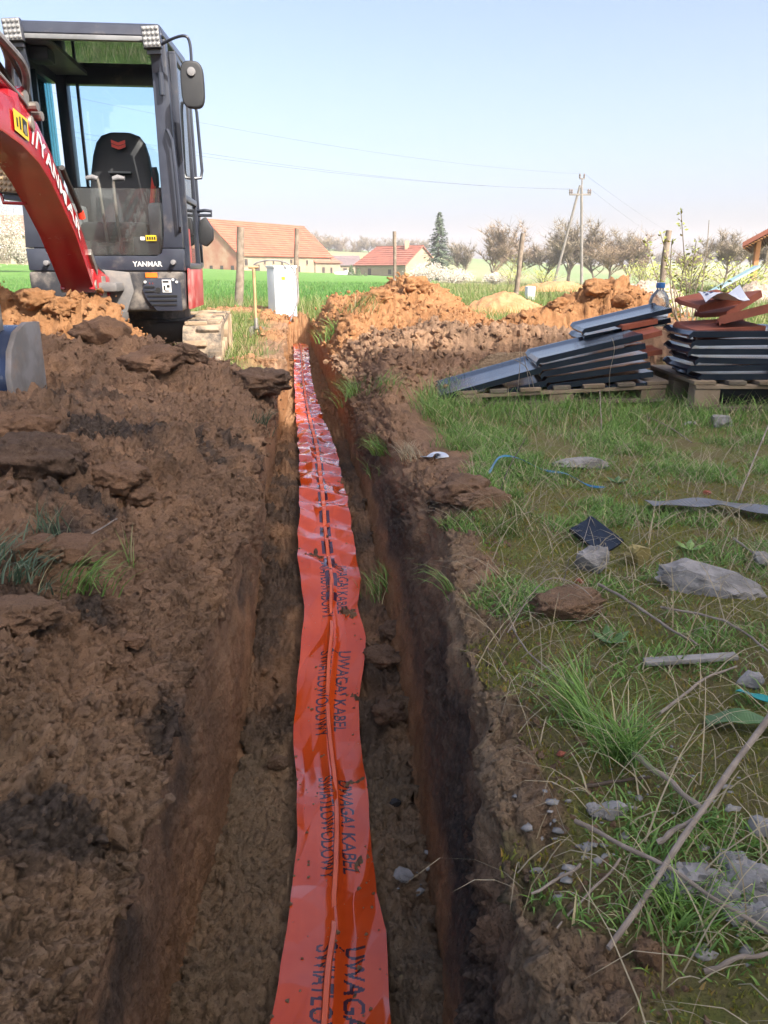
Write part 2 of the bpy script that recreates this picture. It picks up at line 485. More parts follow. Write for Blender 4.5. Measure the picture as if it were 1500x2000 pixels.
def soil_material(name, use_mix=True, base=(.37, .232, .148)):
    m, nt, b = newmat(name)
    a = nt.nodes.new('ShaderNodeAttribute'); a.attribute_name = 'mix'
    sep = nt.nodes.new('ShaderNodeSeparateColor'); nt.links.new(a.outputs['Color'], sep.inputs[0])
    o, d, g = sep.outputs[0], sep.outputs[1], sep.outputs[2]; sd = a.outputs['Alpha']
    na = noise(nt, 9, 8, .65); nb = noise(nt, 55, 6, .7); nc = noise(nt, 3, 4)
    top = mixc(nt, ramp(nt, na, .3, .7), base, tuple(v * .62 for v in base))
    top = mixc(nt, ramp(nt, nc, .45, .75), top, (base[0] * 1.35, base[1] * 1.3, base[2] * 1.2))
    ora = mixc(nt, ramp(nt, na, .32, .7), (.45, .235, .11), (.31, .145, .06))
    sand = mixc(nt, ramp(nt, nb, .3, .7), (.42, .32, .21), (.28, .20, .125))
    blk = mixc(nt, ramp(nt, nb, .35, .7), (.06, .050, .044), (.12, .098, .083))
    moss = mixc(nt, ramp(nt, na, .35, .65), (.19, .21, .055), (.23, .19, .09))
    c = mixc(nt, o, top, ora)
    c = mixc(nt, sd, c, sand)
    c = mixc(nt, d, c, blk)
    c = mixc(nt, g, c, moss)
    c = mixc(nt, ramp(nt, nb, .55, .8), c, mixc(nt, .5, c, (.36, .25, .16)))
    grain_pore_shade = ramp(nt, noise(nt, 260, 3, .6), .56, .70)
    c = mixc(nt, grain_pore_shade, c, mixc(nt, .45, c, (.03, .02, .015)))  # dark speckle: grain tone with pore shade painted into the colour
    nt.links.new(c, b.inputs['Base Color'])
    b.inputs['Roughness'].default_value = .93
    b.inputs['Specular IOR Level'].default_value = .22
    vor = nt.nodes.new('ShaderNodeTexVoronoi'); vor.inputs['Scale'].default_value = 75
    tc = nt.nodes.new('ShaderNodeTexCoord'); nt.links.new(tc.outputs['Object'], vor.inputs['Vector'])
    p = bump(nt, b, noise(nt, 130, 8, .8), 1.0, .018)
    inv = nt.nodes.new('ShaderNodeMath'); inv.operation = 'SUBTRACT'; inv.inputs[0].default_value = 1
    nt.links.new(vor.outputs['Distance'], inv.inputs[1])
    bump(nt, b, inv.outputs[0], .45, .006, p)
    return m

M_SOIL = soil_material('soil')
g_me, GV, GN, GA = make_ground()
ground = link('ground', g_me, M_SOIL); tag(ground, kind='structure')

# image position of every ground vertex, to find where a thing seen at a spot in the photo stands
_c, _s = math.cos(PITCH), math.sin(PITCH)
_dep = GV[:, 1] * _c - (GV[:, 2] - H) * _s
_upv = GV[:, 1] * _s + (GV[:, 2] - H) * _c
GPX = np.where(_dep > .05, 750 + FPX * GV[:, 0] / np.maximum(_dep, .05), -9e5)
GPY = np.where(_dep > .05, 1000 - FPX * _upv / np.maximum(_dep, .05), -9e5)

def spot(px, py, r=7):
    while True:
        k = np.nonzero((np.abs(GPX - px) < r) & (np.abs(GPY - py) < r))[0]
        if len(k): break
        r *= 1.8
    j = k[np.argmin(_dep[k])]
    near = k[_dep[k] < _dep[j] + .12]
    d2 = (GPX[near] - px) ** 2 + (GPY[near] - py) ** 2
    return Vector(GV[near[np.argmin(d2)]])

def P(px, py, Y):
    u = (px - 750) / FPX; v = (1000 - py) / FPX
    t = Y / (_c + v * _s)
    return Vector((u * t, Y, H + (v * _c - _s) * t))

# quick look-up of the ground height
_cellg = {}
_sel = (GA['y'] > -.5)
for _i in np.nonzero(_sel)[0][::3]:
    _k = (int(math.floor(GV[_i, 0] / .06)), int(math.floor(GV[_i, 1] / .06)))
    _v = _cellg.get(_k)
    if _v is None or GV[_i, 2] > _v: _cellg[_k] = GV[_i, 2]
def gz(x, y):
    best = None
    kx, ky = int(math.floor(x / .06)), int(math.floor(y / .06))
    for r in range(0, 12):
        vals = [_cellg[(kx + i, ky + j)] for i in range(-r, r + 1) for j in range(-r, r + 1) if max(abs(i), abs(j)) == r and (kx + i, ky + j) in _cellg]
        if vals: return float(np.mean(vals))
    return 0.0

# ================================================================ land to the horizon
def land_z(x, y):
    r = sstep(20, 110, y)
    z = -.02 + r * (.15 - .042 * (x + 18)) * (np.abs(x) < 1e9)
    z = np.where(x > 60, z * 0 - .02 + r * (.15 - .042 * 78), z); z = np.where(x < -60, -.02 + r * (.15 + .042 * 42), z)
    hill = 9.0 * sstep(190, 380, y) * (.55 + .45 * np.cos((x + 40) / 90)) + 10 * sstep(380, 900, y) * (.45 + .4 * np.sin(x / 230 + 1.6))
    return z + hill

def make_land():
    def axis(pts):
        out = []
        for (a, b, st) in pts: out += list(np.arange(a, b, st))
        return np.array(out)
    ys = axis([(-400, -60, 40), (-60, -4, 6), (-4, 17, .35), (17, 60, 1.2), (60, 220, 5), (220, 560, 12), (560, 1500, 60), (1500, 3300, 300)])
    xp = axis([(0, 11, .35), (11, 40, 1.5), (40, 160, 6), (160, 600, 30), (600, 2600, 200)])
    xs = np.concatenate([-xp[:0:-1], xp])
    X, Y = np.meshgrid(xs, ys)
    Z = land_z(X, Y) + .02 * fbm(np.stack([X.ravel(), Y.ravel(), X.ravel() * 0], 1), .5, 3).reshape(X.shape) * sstep(15, 25, Y)
    half = np.maximum(1.7, .60 * Y + 1.0)
    cx = np.where(X < 0, f_xtl(np.clip(Y, -3, 16)), f_xtr(np.clip(Y, -3, 16)))
    inside = (np.abs(X - cx) < half * .97 - .45) & (Y > -2.2) & (Y < 13.9)
    Z = np.where(inside, -1.6, Z)
    ny, nx = X.shape
    idx = np.arange(ny * nx).reshape(ny, nx)
    faces = np.stack([idx[:-1, :-1], idx[:-1, 1:], idx[1:, 1:], idx[1:, :-1]], -1).reshape(-1, 4)
    return np_mesh('land', np.stack([X.ravel(), Y.ravel(), Z.ravel()], 1), faces, smooth=True)

def land_material():
    m, nt, b = newmat('field_and_verge')
    tc = nt.nodes.new('ShaderNodeTexCoord'); sep = nt.nodes.new('ShaderNodeSeparateXYZ'); nt.links.new(tc.outputs['Object'], sep.inputs[0])
    crop = mixc(nt, ramp(nt, noise(nt, .35, 6), .35, .65), (.10, .235, .042), (.135, .26, .055))
    crop = mixc(nt, ramp(nt, noise(nt, 6, 6), .45, .8), crop, (.075, .17, .03))
    verge = mixc(nt, ramp(nt, noise(nt, 1.1, 7), .35, .65), (.14, .19, .05), (.24, .21, .10))
    verge = mixc(nt, ramp(nt, noise(nt, 5, 5), .55, .75), verge, (.20, .12, .06))
    hillc = mixc(nt, ramp(nt, noise(nt, .012, 3), .40, .60), (.16, .23, .09), (.25, .24, .13))
    # crop lies left of a line and behind the old fence
    def math_(op, a, bb):
        n = nt.nodes.new('ShaderNodeMath'); n.operation = op
        for i, v in enumerate((a, bb)):
            if hasattr(v, 'is_linked'): nt.links.new(v, n.inputs[i])
            else: n.inputs[i].default_value = v
        return n.outputs[0]
    wob = math_('MULTIPLY', noise(nt, .4, 3), 2.0)
    yy = math_('ADD', sep.outputs[1], wob)
    left = math_('SUBTRACT', math_('MULTIPLY', yy, .06), sep.outputs[0])     # x < .06 y
    fc = math_('MULTIPLY', ramp(nt, yy, 17.5, 18.6), ramp(nt, left, -1.0, .4))
    c = mixc(nt, fc, verge, crop)
    c = mixc(nt, ramp(nt, sep.outputs[1], 150, 230), c, hillc)
    nt.links.new(c, b.inputs['Base Color'])
    b.inputs['Roughness'].default_value = .9; b.inputs['Specular IOR Level'].default_value = .2
    bump(nt, b, noise(nt, 14, 8, .7), 1.0, .12)
    return m
land = link('field', make_land(), land_material()); tag(land, kind='structure')

# ================================================================ unseen house inferred from its shadow; place, size and white walls chosen for light
M_PLASTER = pmat('white_plaster', (.80, .78, .74), (.74, .72, .68), 3, .9, bmp=.3)  # unseen walls whitened to bounce sky light into the shaded foreground
M_ROOFTILE = pmat('red_roof', (.33, .10, .06), (.22, .07, .045), 6, .8, bmp=.5)
M_GLASS_DARK = pmat('dark_window', (.03, .035, .045), None, 2, .08)
M_WHITE = pmat('white_paint', (.78, .77, .74), (.70, .69, .66), 4, .5)
hb = thing('house', 'unseen white house behind the camera, shaped to shade and brighten the foreground', 'house', (8, -8, 0))
MB().mm(1.2, 24, -13, -4.5, -.8, 8.0).build('wall', M_PLASTER, hb)
w = MB(); w.prism([(-4.0, 7.95), (-8.6, 15.2), (-13.4, 7.95), (-13.4, 7.8), (-8.6, 15.0), (-4.0, 7.8)], (.8, 0, 0), (0, 1, 0), (0, 0, 1), (23.6, 0, 0))
w.build('roof', M_ROOFTILE, hb)
MB().prism([(-4.6, 8.0), (-8.6, 14.5), (-12.9, 8.0)], (1.22, 0, 0), (0, 1, 0), (0, 0, 1), (22.7, 0, 0)).build('gable', M_PLASTER, hb)
for wx in (3.0, 6.2, 9.6, 12.8):
    for wz in (1.0, 4.4):
        fo = MB().mm(wx - .6, wx + .6, -4.54, -4.46, wz, wz + 1.5).build('window', M_WHITE, hb)
        MB().mm(wx - .5, wx + .5, -4.46, -4.45, wz + .1, wz + 1.4).build('pane', M_GLASS_DARK, fo)

# house turned so its shadow edge falls aslant across the heaps
_turn = Matrix.Translation((10.8, -8.5, 0)) @ Matrix.Rotation(R(16), 4, 'Z') @ Matrix.Translation((-10.8, 8.5, 0))
for _o in bpy.data.objects:
    if _o.type == 'MESH' and (_o.parent is hb or (_o.parent is not None and _o.parent.parent is hb)): _o.data.transform(_turn)

# ================================================================ text as triangles
def text_mesh(s, size=1.0, extrude=0.0, offset=0.0, shear=0.0, spacing=1.0):
    cu = bpy.data.curves.new('lettering', 'FONT'); cu.body = s; cu.size = size; cu.extrude = extrude; cu.offset = offset; cu.shear = shear
    cu.space_character = spacing; cu.fill_mode = 'BOTH'; cu.resolution_u = 4
    ob = bpy.data.objects.new('lettering', cu); COL.objects.link(ob)
    dg = bpy.context.evaluated_depsgraph_get()
    me = bpy.data.meshes.new_from_object(ob.evaluated_get(dg))
    bpy.data.objects.remove(ob); bpy.data.curves.remove(cu)
    return me

def put_text(name, s, mat, parent, o, ax, ay, width, height, extrude=.0015, offset=.0, shear=0.0, wmap=None):
    """lettering filling width x height from o along ax (reading) and ay (up)"""
    me = text_mesh(s, 1.0, 0.0, offset, shear)
    co = np.zeros(len(me.vertices) * 3, dtype=np.float32); me.vertices.foreach_get('co', co); co = co.reshape(-1, 3)
    mn, mx = co.min(0), co.max(0)
    a = (co[:, 0] - mn[0]) / (mx[0] - mn[0]); b = (co[:, 1] - mn[1]) / (mx[1] - mn[1])
    o, ax, ay = np.array(o), np.array(Vector(ax).normalized()), np.array(Vector(ay).normalized())
    nn = np.cross(ax, ay)
    if wmap is None: w = o[None] + a[:, None] * width * ax + b[:, None] * height * ay
    else: w = wmap(a, b)
    w = w + nn * extrude
    me.vertices.foreach_set('co', w.astype(np.float32).ravel()); me.update()
    me.name = name
    return link(name, me, mat, parent)

# ================================================================ warning tape in the trench
TAPE_PX = [(2080, 532, 778), (2000, 540, 772), (1905, 547, 759), (1833, 556, 752), (1762, 560, 730), (1667, 571, 717), (1525, 581, 717), (1382, 584, 709), (1254, 586, 711), (1192, 593, 697), (1145, 590, 706),
           (1097, 586, 698), (1047, 583, 688), (980, 584, 678), (947, 585, 668), (880, 583, 655), (847, 580, 640), (813, 578, 628), (780, 577, 618), (747, 575, 609), (713, 574, 605), (680, 574, 602), (660, 576, 599)]
def floor_hit(px, py, lift=.03):
    y = 2.0
    for _ in range(40):
        z = float(f_zfloor(y)) + lift
        v = (1000 - py) / FPX
        t = (z - H) / (v * _c - _s); y2 = (_c + v * _s) * t
        y = .5 * y + .5 * y2
    return (px - 750) / FPX * t, y
_tl = np.array([floor_hit(l, y) for y, l, r in TAPE_PX]); _tr = np.array([floor_hit(r, y) for y, l, r in TAPE_PX])
def tape_edges(y):
    return np.interp(y, _tl[:, 1], _tl[:, 0]), np.interp(y, _tr[:, 1], _tr[:, 0])

def ridge1(p): return 1 - np.abs(pnoise(p)) * 2.4

def facets(a, b, seed):
    """height linearly interpolated over a triangulated lattice: flat facets meeting in creases"""
    i, j = np.floor(a).astype(np.int64), np.floor(b).astype(np.int64); u, v = a - i, b - j
    val = lambda x, y: CELL[_h(x, y, np.full_like(x, seed)), 0] * 2 - 1
    v00, v10, v01, v11 = val(i, j), val(i + 1, j), val(i, j + 1), val(i + 1, j + 1)
    lo = v00 + (v10 - v00) * u + (v11 - v10) * v
    hi = v00 + (v01 - v00) * v + (v11 - v01) * u
    return np.where(u > v, lo, hi)

def tape_h(y, t):
    """height of the foil above the floor line; t from -1 to 1 across"""
    p = np.stack([y, t * .11, y * 0], 1)
    farw = sstep(2.55, 3.1, y)
    at = np.abs(t)
    # foil is pinched round the cord: puckers that start at the slots and run outwards
    ph = y / .27 + .12 * pnoise(p * 3 + 4)
    cell = np.floor(ph); fr = ph - cell
    tri = 1 - np.abs(fr * 2 - 1)
    puck = (tri ** 1.0) * (1 - .35 * at) * (.7 + .5 * pnoise(np.stack([cell * 3.7, t * .8, cell], 1)))
    chev = np.abs(((y + .10 * at * np.sign(t + .001) * np.where(t > 0, 1, .7)) / .19) % 1 - .5) * 2
    h = farw * (.026 * puck + .015 * chev * (1 - np.exp(-at * 4)))
    wy = y + .05 * pnoise(p * np.array([4, 9, 1]) + 3) + .03 * t * pnoise(np.stack([y * 2.2, y * 0, y * 0], 1) + 8)
    wt = t * .11 + .022 * pnoise(p * np.array([3.4, 7, 1]) + 13)
    nearf = 1 - farw
    f1 = facets(wy / .27, wt / .085 + .5, 3); f2 = facets(wy / .125 + wt * 4, wt / .060 + .3, 9); f3 = facets(wy / .055 - wt * 6, wt / .034 + .2, 17)
    h += .0170 * f1 * (.85 + .15 * farw) + f2 * (.0060 * nearf + .0085 * farw) + f3 * .0013 * (.35 + farw) + .006 * pnoise(p * np.array([1.6, 3, 1]) + 9)
    h += .010 * np.exp(-(t / .16) ** 2) * (1 - farw)
    curl = np.maximum(0, at - .55) ** 2 * (.05 * pnoise(np.stack([y * 2.1, np.sign(t) * 3, y * 0], 1)) + .012)
    return h + curl + .034

def tape_center(y):
    l, r = tape_edges(y)
    return (l + r) / 2 + .012 * np.sin(y * 5.5) * (1 - sstep(2.3, 2.8, y)), (r - l) / 2

INK = [("UWAGA! KABEL", .20, .58), ("ŚWIATŁOWODOWY", -.36, .03)]     # across-tape bands (bottom and top of the letters)
def ink_mask(y, t):
    out = np.zeros(len(y))
    # one printed legend every .57 m, reading from far to near with the tops of the letters to the right
    starts = [1.18 + .575 * k for k in range(-1, 5)]
    for s, t0, t1 in INK:
        me = text_mesh(s, 1.0, 0, .012)
        co = np.zeros(len(me.vertices) * 3, dtype=np.float32); me.vertices.foreach_get('co', co); co = co.reshape(-1, 3)[:, :2].astype(float)
        mn, mx = co.min(0), co.max(0)
        base, cap = 0.0, float(np.quantile(co[:, 1], .9)) if False else .70
        me.calc_loop_triangles()
        tris = np.array([lt.vertices[:] for lt in me.loop_triangles])
        for ys in starts:
            Lg = .36 if s[0] == 'U' else .385
            a = (ys - y) / Lg * (mx[0] - mn[0]) + mn[0]
            b = (t - t0) / (t1 - t0) * cap
            ok = np.nonzero((a > mn[0]) & (a < mx[0]) & (b > mn[1] - .05) & (b < mx[1] + .05))[0]
            if not len(ok): continue
            pa, pb = a[ok], b[ok]
            hit = np.zeros(len(ok), bool)
            order = np.argsort(pa); sa = pa[order]
            for tr in tris:
                A, B, C = co[tr[0]], co[tr[1]], co[tr[2]]
                lo, hi = min(A[0], B[0], C[0]), max(A[0], B[0], C[0])
                i0, i1 = np.searchsorted(sa, lo), np.searchsorted(sa, hi)
                if i1 <= i0: continue
                k = order[i0:i1]; x_, y_ = pa[k], pb[k]
                d = (B[0] - A[0]) * (C[1] - A[1]) - (B[1] - A[1]) * (C[0] - A[0])
                if abs(d) < 1e-12: continue
                l1 = ((x_ - A[0]) * (C[1] - A[1]) - (y_ - A[1]) * (C[0] - A[0])) / d
                l2 = ((B[0] - A[0]) * (y_ - A[1]) - (B[1] - A[1]) * (x_ - A[0])) / d
                hit[k] |= (l1 >= 0) & (l2 >= 0) & (l1 + l2 <= 1)
            out[ok[hit]] = 1
        bpy.data.meshes.remove(me)
    return out

def make_tape():
    ys = [.80]
    while ys[-1] < 12.6: ys.append(ys[-1] + (.0025 if ys[-1] < 2.7 else max(.005, .0014 * ys[-1] ** 1.4)))
    ys = np.array(ys); nt_ = 97
    ts = np.linspace(-1, 1, nt_)
    Yg, Tg = np.meshgrid(ys, ts, indexing='ij'); y, t = Yg.ravel(), Tg.ravel()
    c, hw = tape_center(y)
    # ragged edges
    x = c + t * hw * (1 + (.05 * pnoise(np.stack([y * 6, np.sign(t), y * 0], 1)) + .09 * facets(y / .17 + np.sign(t) * 7.3, y * 0 + .5, 5) * (.5 + .5 * sstep(2.2, 3, y))) * np.abs(t) ** 3)
    z = f_zfloor(y) + tape_h(y, t) + .010
    ink = ink_mask(y, t) * (y < 2.9)
    # cut slots beside the cord where it dives through the foil
    ph = (y / .135) % 1
    slot = (np.abs(np.abs(t) - .135) < .06) * (ph > .12) * (ph < .80) * (y > 2.62)
    idx = np.arange(len(ys) * nt_).reshape(len(ys), nt_)
    faces = np.stack([idx[:-1, :-1], idx[:-1, 1:], idx[1:, 1:], idx[1:, :-1]], -1).reshape(-1, 4)
    me = np_mesh('foil', np.stack([x, y, z], 1), faces, smooth=True)
    point_attr(me, 'ink', np.maximum(ink, 0)); point_attr(me, 'slot', slot.astype(float))
    return me

def tape_material():
    m, nt, b = newmat('orange_foil')
    a = nt.nodes.new('ShaderNodeAttribute'); a.attribute_name = 'ink'
    s = nt.nodes.new('ShaderNodeAttribute'); s.attribute_name = 'slot'
    base = mixc(nt, ramp(nt, noise(nt, 7, 4), .3, .7), (.56, .070, .010), (.47, .052, .008))
    dirt = ramp(nt, noise(nt, 26, 8, .7), .66, .78)
    base = mixc(nt, dirt, base, (.34, .13, .06))
    c = mixc(nt, ramp(nt, a.outputs['Fac'], .35, .6), base, (.045, .018, .030))
    c = mixc(nt, ramp(nt, s.outputs['Fac'], .35, .6), c, (.06, .018, .035))
    nt.links.new(c, b.inputs['Base Color'])
    b.inputs['Roughness'].default_value = .16
    b.inputs['Specular IOR Level'].default_value = .5
    b.inputs['Coat Weight'].default_value = .45; b.inputs['Coat IOR'].default_value = 1.5; b.inputs['Coat Roughness'].default_value = .13
    tc = nt.nodes.new('ShaderNodeTexCoord'); mp = nt.nodes.new('ShaderNodeMapping'); mp.inputs['Scale'].default_value = (1, 1, .1)
    nt.links.new(tc.outputs['Object'], mp.inputs[0])
    bump(nt, b, noise(nt, 420, 2, .5, vec=mp.outputs[0]), .10, .0010)
    return m
M_TAPE = tape_material()
tape = thing('warning_tape', 'glossy orange warning tape with dark lettering laid along the trench bottom', 'warning tape', (-.05, 1.5, -.5))
foil = link('foil', make_tape(), M_TAPE, tape)
# the flat cord woven through the middle
M_CORD = pmat('tracer_cord', (.66, .125, .045), (.58, .10, .035), 20, .3, spec=.6)
def make_cord():
    ys = np.concatenate([np.arange(.80, 3.2, .006), np.arange(3.2, 12.55, .02)])
    c, hw = tape_center(ys)
    t0 = .10 * np.sin(ys * 4.2 + .6) * (1 - sstep(2.2, 2.8, ys))
    ph = (ys / np.where(ys < 2.75, .42, .135)) % 1
    bow = np.sin(np.pi * np.clip((ph - .04) / .92, 0, 1)) ** .5
    z = f_zfloor(ys) + tape_h(ys, t0) + .010 - .006 + (.012 + .006 * sstep(2.6, 3, ys)) * bow
    w = .0062 + .0050 * sstep(2.6, 4, ys)
    x = c + t0 * hw
    n = len(ys); th = .0035
    vs = np.concatenate([np.stack([x - w, ys, z], 1), np.stack([x - w * .75, ys, z + th], 1), np.stack([x + w * .75, ys, z + th], 1), np.stack([x + w, ys, z], 1)])
    f = []
    i = np.arange(n - 1)
    for a, b_ in ((0, 1), (1, 2), (2, 3)): f.append(np.stack([a * n + i, a * n + i + 1, b_ * n + i + 1, b_ * n + i], 1))
    return np_mesh('cord', vs, np.concatenate(f), smooth=False)
link('cord', make_cord(), M_CORD, tape)
TAPE_PTS = np.zeros(len(foil.data.vertices) * 3, dtype=np.float32); foil.data.vertices.foreach_get('co', TAPE_PTS); TAPE_PTS = TAPE_PTS.reshape(-1, 3)
# conduit that peeps out under the left edge of the tape
M_BLACKPE = pmat('black_conduit', (.012, .014, .022), (.02, .022, .03), 8, .35)
pts = []
for yy in np.arange(.6, 1.30, .05):
    l, r = tape_edges(yy); pts.append((l + .004 + .10 * max(0, yy - .95), yy, float(f_zfloor(yy)) + .020 - .06 * max(0, yy - 1.05)))
cd = MB().tube(pts, .013, 12).build('cable_conduit', M_BLACKPE, smooth=True)
tag(cd, 'dark blue-black cable conduit peeping out under the left edge of the orange tape', 'conduit')

# ================================================================ mini excavator
M_BLK = pmat('cab_black', (.030, .034, .050), (.042, .048, .066), 5, .32, dust=(.30, .25, .20), dlo=.56, dhi=.92, dscale=4.5, spec=.5)
M_BODY = pmat('body_grey_black', (.026, .028, .036), (.045, .046, .052), 4, .42, dust=(.36, .31, .26), dlo=.42, dhi=.80, dscale=5.5)
M_GREY = pmat('bracket_grey', (.16, .155, .155), (.11, .108, .11), 5, .5, dust=(.30, .26, .22), dlo=.45, dhi=.8, dscale=6)
M_RED = pmat('red_paint', (.42, .010, .018), (.36, .008, .014), 4, .27, dust=(.34, .20, .15), dlo=.62, dhi=.95, dscale=5, coat=.3)
M_REDDUST = pmat('red_paint_dusty', (.42, .02, .028), (.36, .02, .025), 5, .4, dust=(.55, .42, .36), dlo=.36, dhi=.85, dscale=6)
M_STEEL = pmat('dirty_steel', (.36, .33, .29), (.22, .20, .18), 7, .45, .6, dust=(.30, .22, .15), dlo=.5, dhi=.75)
M_CHROME = pmat('chrome_rod', (.72, .72, .74), None, 5, .12, 1.0)
M_HOSE = pmat('rubber_hose', (.018, .018, .02), (.04, .037, .034), 9, .55)
M_GREYHOSE = pmat('grey_hose_guard', (.22, .215, .22), (.15, .145, .15), 12, .55)
M_RUBBER = pmat('track_rubber', (.030, .029, .029), (.05, .046, .042), 8, .7, dust=(.38, .29, .20), dlo=.36, dhi=.62, dscale=6, bmp=.3)
M_MUD = pmat('dry_mud_steel', (.38, .285, .19), (.26, .185, .12), 9, .9, bmp=.5, bdist=.01)
M_SEAT = pmat('seat_vinyl', (.012, .013, .016), (.02, .021, .024), 6, .55)
M_CONSOLE = pmat('console_grey', (.22, .225, .235), (.16, .165, .17), 6, .5)
M_LETTER = pmat('white_lettering', (.80, .80, .78), (.72, .71, .69), 6, .45)
M_YELLOW = pmat('yellow_sticker', (.72, .52, .02), (.66, .46, .02), 6, .4)
M_INKB = pmat('sticker_ink', (.015, .015, .015), None, 6, .5)
M_PAPER = pmat('white_sticker', (.74, .74, .72), (.62, .61, .59), 30, .5)
M_LENS = pmat('lamp_lens', (.30, .30, .30), (.20, .20, .20), 40, .22, spec=.6)
M_LENS_AMBER = pmat('dusty_lamp_lens', (.40, .30, .17), (.28, .20, .12), 40, .35)
M_LOGO = pmat('red_logo', (.80, .06, .03), None, 6, .5)
M_ORANGE = pmat('orange_plastic', (.80, .20, .02), None, 6, .4)

def glass_mat(name, tint=(.88, .95, .96), dirt=.0, alpha_noise=(.55, .85), rough=.02, ior=1.45):
    """window glass: mostly clear, mirror-like at a slant, with a film of dust"""
    m, nt, b = newmat(name)
    out = nt.nodes['Material Output']
    tr = nt.nodes.new('ShaderNodeBsdfTransparent'); tr.inputs[0].default_value = (*tint, 1)
    gl = nt.nodes.new('ShaderNodeBsdfGlossy'); gl.inputs['Roughness'].default_value = rough; gl.inputs[0].default_value = (1, 1, 1, 1)
    fr = nt.nodes.new('ShaderNodeFresnel'); fr.inputs[0].default_value = ior
    mx = nt.nodes.new('ShaderNodeMixShader'); nt.links.new(fr.outputs[0], mx.inputs[0]); nt.links.new(tr.outputs[0], mx.inputs[1]); nt.links.new(gl.outputs[0], mx.inputs[2])
    if dirt > 0:
        b.inputs['Base Color'].default_value = (.46, .45, .42, 1); b.inputs['Roughness'].default_value = .9
        n = ramp(nt, noise(nt, 5, 9, .72), *alpha_noise)
        sp = ramp(nt, noise(nt, 60, 3, .6), .66, .74)
        mxx = nt.nodes.new('ShaderNodeMath'); mxx.operation = 'MAXIMUM'; nt.links.new(n, mxx.inputs[0]); nt.links.new(sp, mxx.inputs[1])
        mu = nt.nodes.new('ShaderNodeMath'); mu.operation = 'MULTIPLY_ADD'; nt.links.new(mxx.outputs[0], mu.inputs[0]); mu.inputs[1].default_value = dirt; mu.inputs[2].default_value = dirt * .25
        m2 = nt.nodes.new('ShaderNodeMixShader'); nt.links.new(mu.outputs[0], m2.inputs[0]); nt.links.new(mx.outputs[0], m2.inputs[1]); nt.links.new(b.outputs[0], m2.inputs[2])
        nt.links.new(m2.outputs[0], out.inputs[0])
    else:
        nt.links.new(mx.outputs[0], out.inputs[0])
    return m
M_GLASS = glass_mat('cab_glass', (.80, .92, .95))
M_GLASS_TINT = glass_mat('cab_glass_green', (.45, .78, .80), .12)
M_GLASS_DIRTY = glass_mat('dusty_lower_glass', (.93, .97, .97), .17, (.45, .85))
M_GLASS_UP = glass_mat('stowed_windscreen', (.55, .70, .66), 0, rough=.01, ior=2.6)

EX = thing('mini_excavator', 'red and black mini excavator with its boom swung over the left spoil heap', 'excavator', (-1.9, 6.3, 0))
YF = 5.60                                   # plane of the cab front

# --- undercarriage (turned a little against the cab)
_before = set(bpy.data.objects)
def track(xc):
    # rubber belt round two wheels, with lugs and a muddy frame
    y0, y1, r = 5.62, 7.15, .175; w = .265; zc = .185
    prof = []
    for k in range(13): a = math.pi / 2 + math.pi * k / 12; prof.append((y0 + r * math.cos(a), zc + r * math.sin(a)))
    for k in range(13): a = -math.pi / 2 + math.pi * k / 12; prof.append((y1 + r * math.cos(a), zc + r * math.sin(a)))
    inner = [(y0 + (p[0] - y0) * .82 if p[0] < y0 else (y1 + (p[0] - y1) * .82 if p[0] > y1 else p[0]), zc + (p[1] - zc) * .82) for p in prof]
    n = len(prof); vs = []; fs = []
    for x in (xc - w / 2, xc + w / 2):
        vs += [(x, a, b) for a, b in prof] + [(x, a, b) for a, b in inner]
    for i in range(n):
        j = (i + 1) % n
        fs += [(i, j, 2 * n + j, 2 * n + i), (n + j, n + i, 3 * n + i, 3 * n + j), (i, n + i, n + j, j), (2 * n + j, 3 * n + j, 3 * n + i, 2 * n + i)]
    t = MB().add(vs, fs).build('track', M_RUBBER, EX)
    # lugs
    per = 2 * (y1 - y0) + 2 * math.pi * r; nl = 38
    for k in range(nl):
        s = per * k / nl
        if s < y1 - y0: c = (y0 + s, zc + r); a = math.pi / 2
        elif s < y1 - y0 + math.pi * r: a = math.pi / 2 - (s - (y1 - y0)) / r; c = (y1 + r * math.cos(a), zc + r * math.sin(a))
        elif s < 2 * (y1 - y0) + math.pi * r: c = (y1 - (s - (y1 - y0) - math.pi * r), zc - r); a = -math.pi / 2
        else: a = -math.pi / 2 - (s - 2 * (y1 - y0) - math.pi * r) / r; c = (y0 + r * math.cos(a), zc + r * math.sin(a))
        rot = Matrix.Rotation(a - math.pi / 2, 4, 'X').to_3x3()
        sh = .045 if k % 2 else -.045
        l = MB(); l.box((xc + sh, c[0] + math.cos(a) * .012, c[1] + math.sin(a) * .012), (w * .60, .042, .030), rot)
        l.build('lug', M_RUBBER if k % 3 else M_MUD, t, bevel=.006, seg=1)
    MB().mm(xc - w * .34, xc + w * .34, y0 - .02, y1 + .02, .09, .285).build('track_frame', M_MUD, EX, bevel=.02)
    for yy, rr in ((y0, .13), (y1, .13), (6.0, .07), (6.38, .07), (6.76, .07)):
        for sx in (-1, 1):
            MB().cyl((xc + sx * w * .28, yy, zc if rr > .1 else .11), (xc + sx * w * .47, yy, zc if rr > .1 else .11), rr, 18).build('wheel', M_MUD, EX, smooth=False)
track(-1.43); track(-2.37)
MB().mm(-2.26, -1.54, 6.05, 6.85, .20, .36).build('undercarriage', M_BODY, EX, bevel=.03)
MB().lathe([(.36, .34), (.36, .37), (.33, .375), (.33, .46), (.30, .465)], (-1.9, 6.4, 0), 28).build('slew_ring', M_BODY, EX)
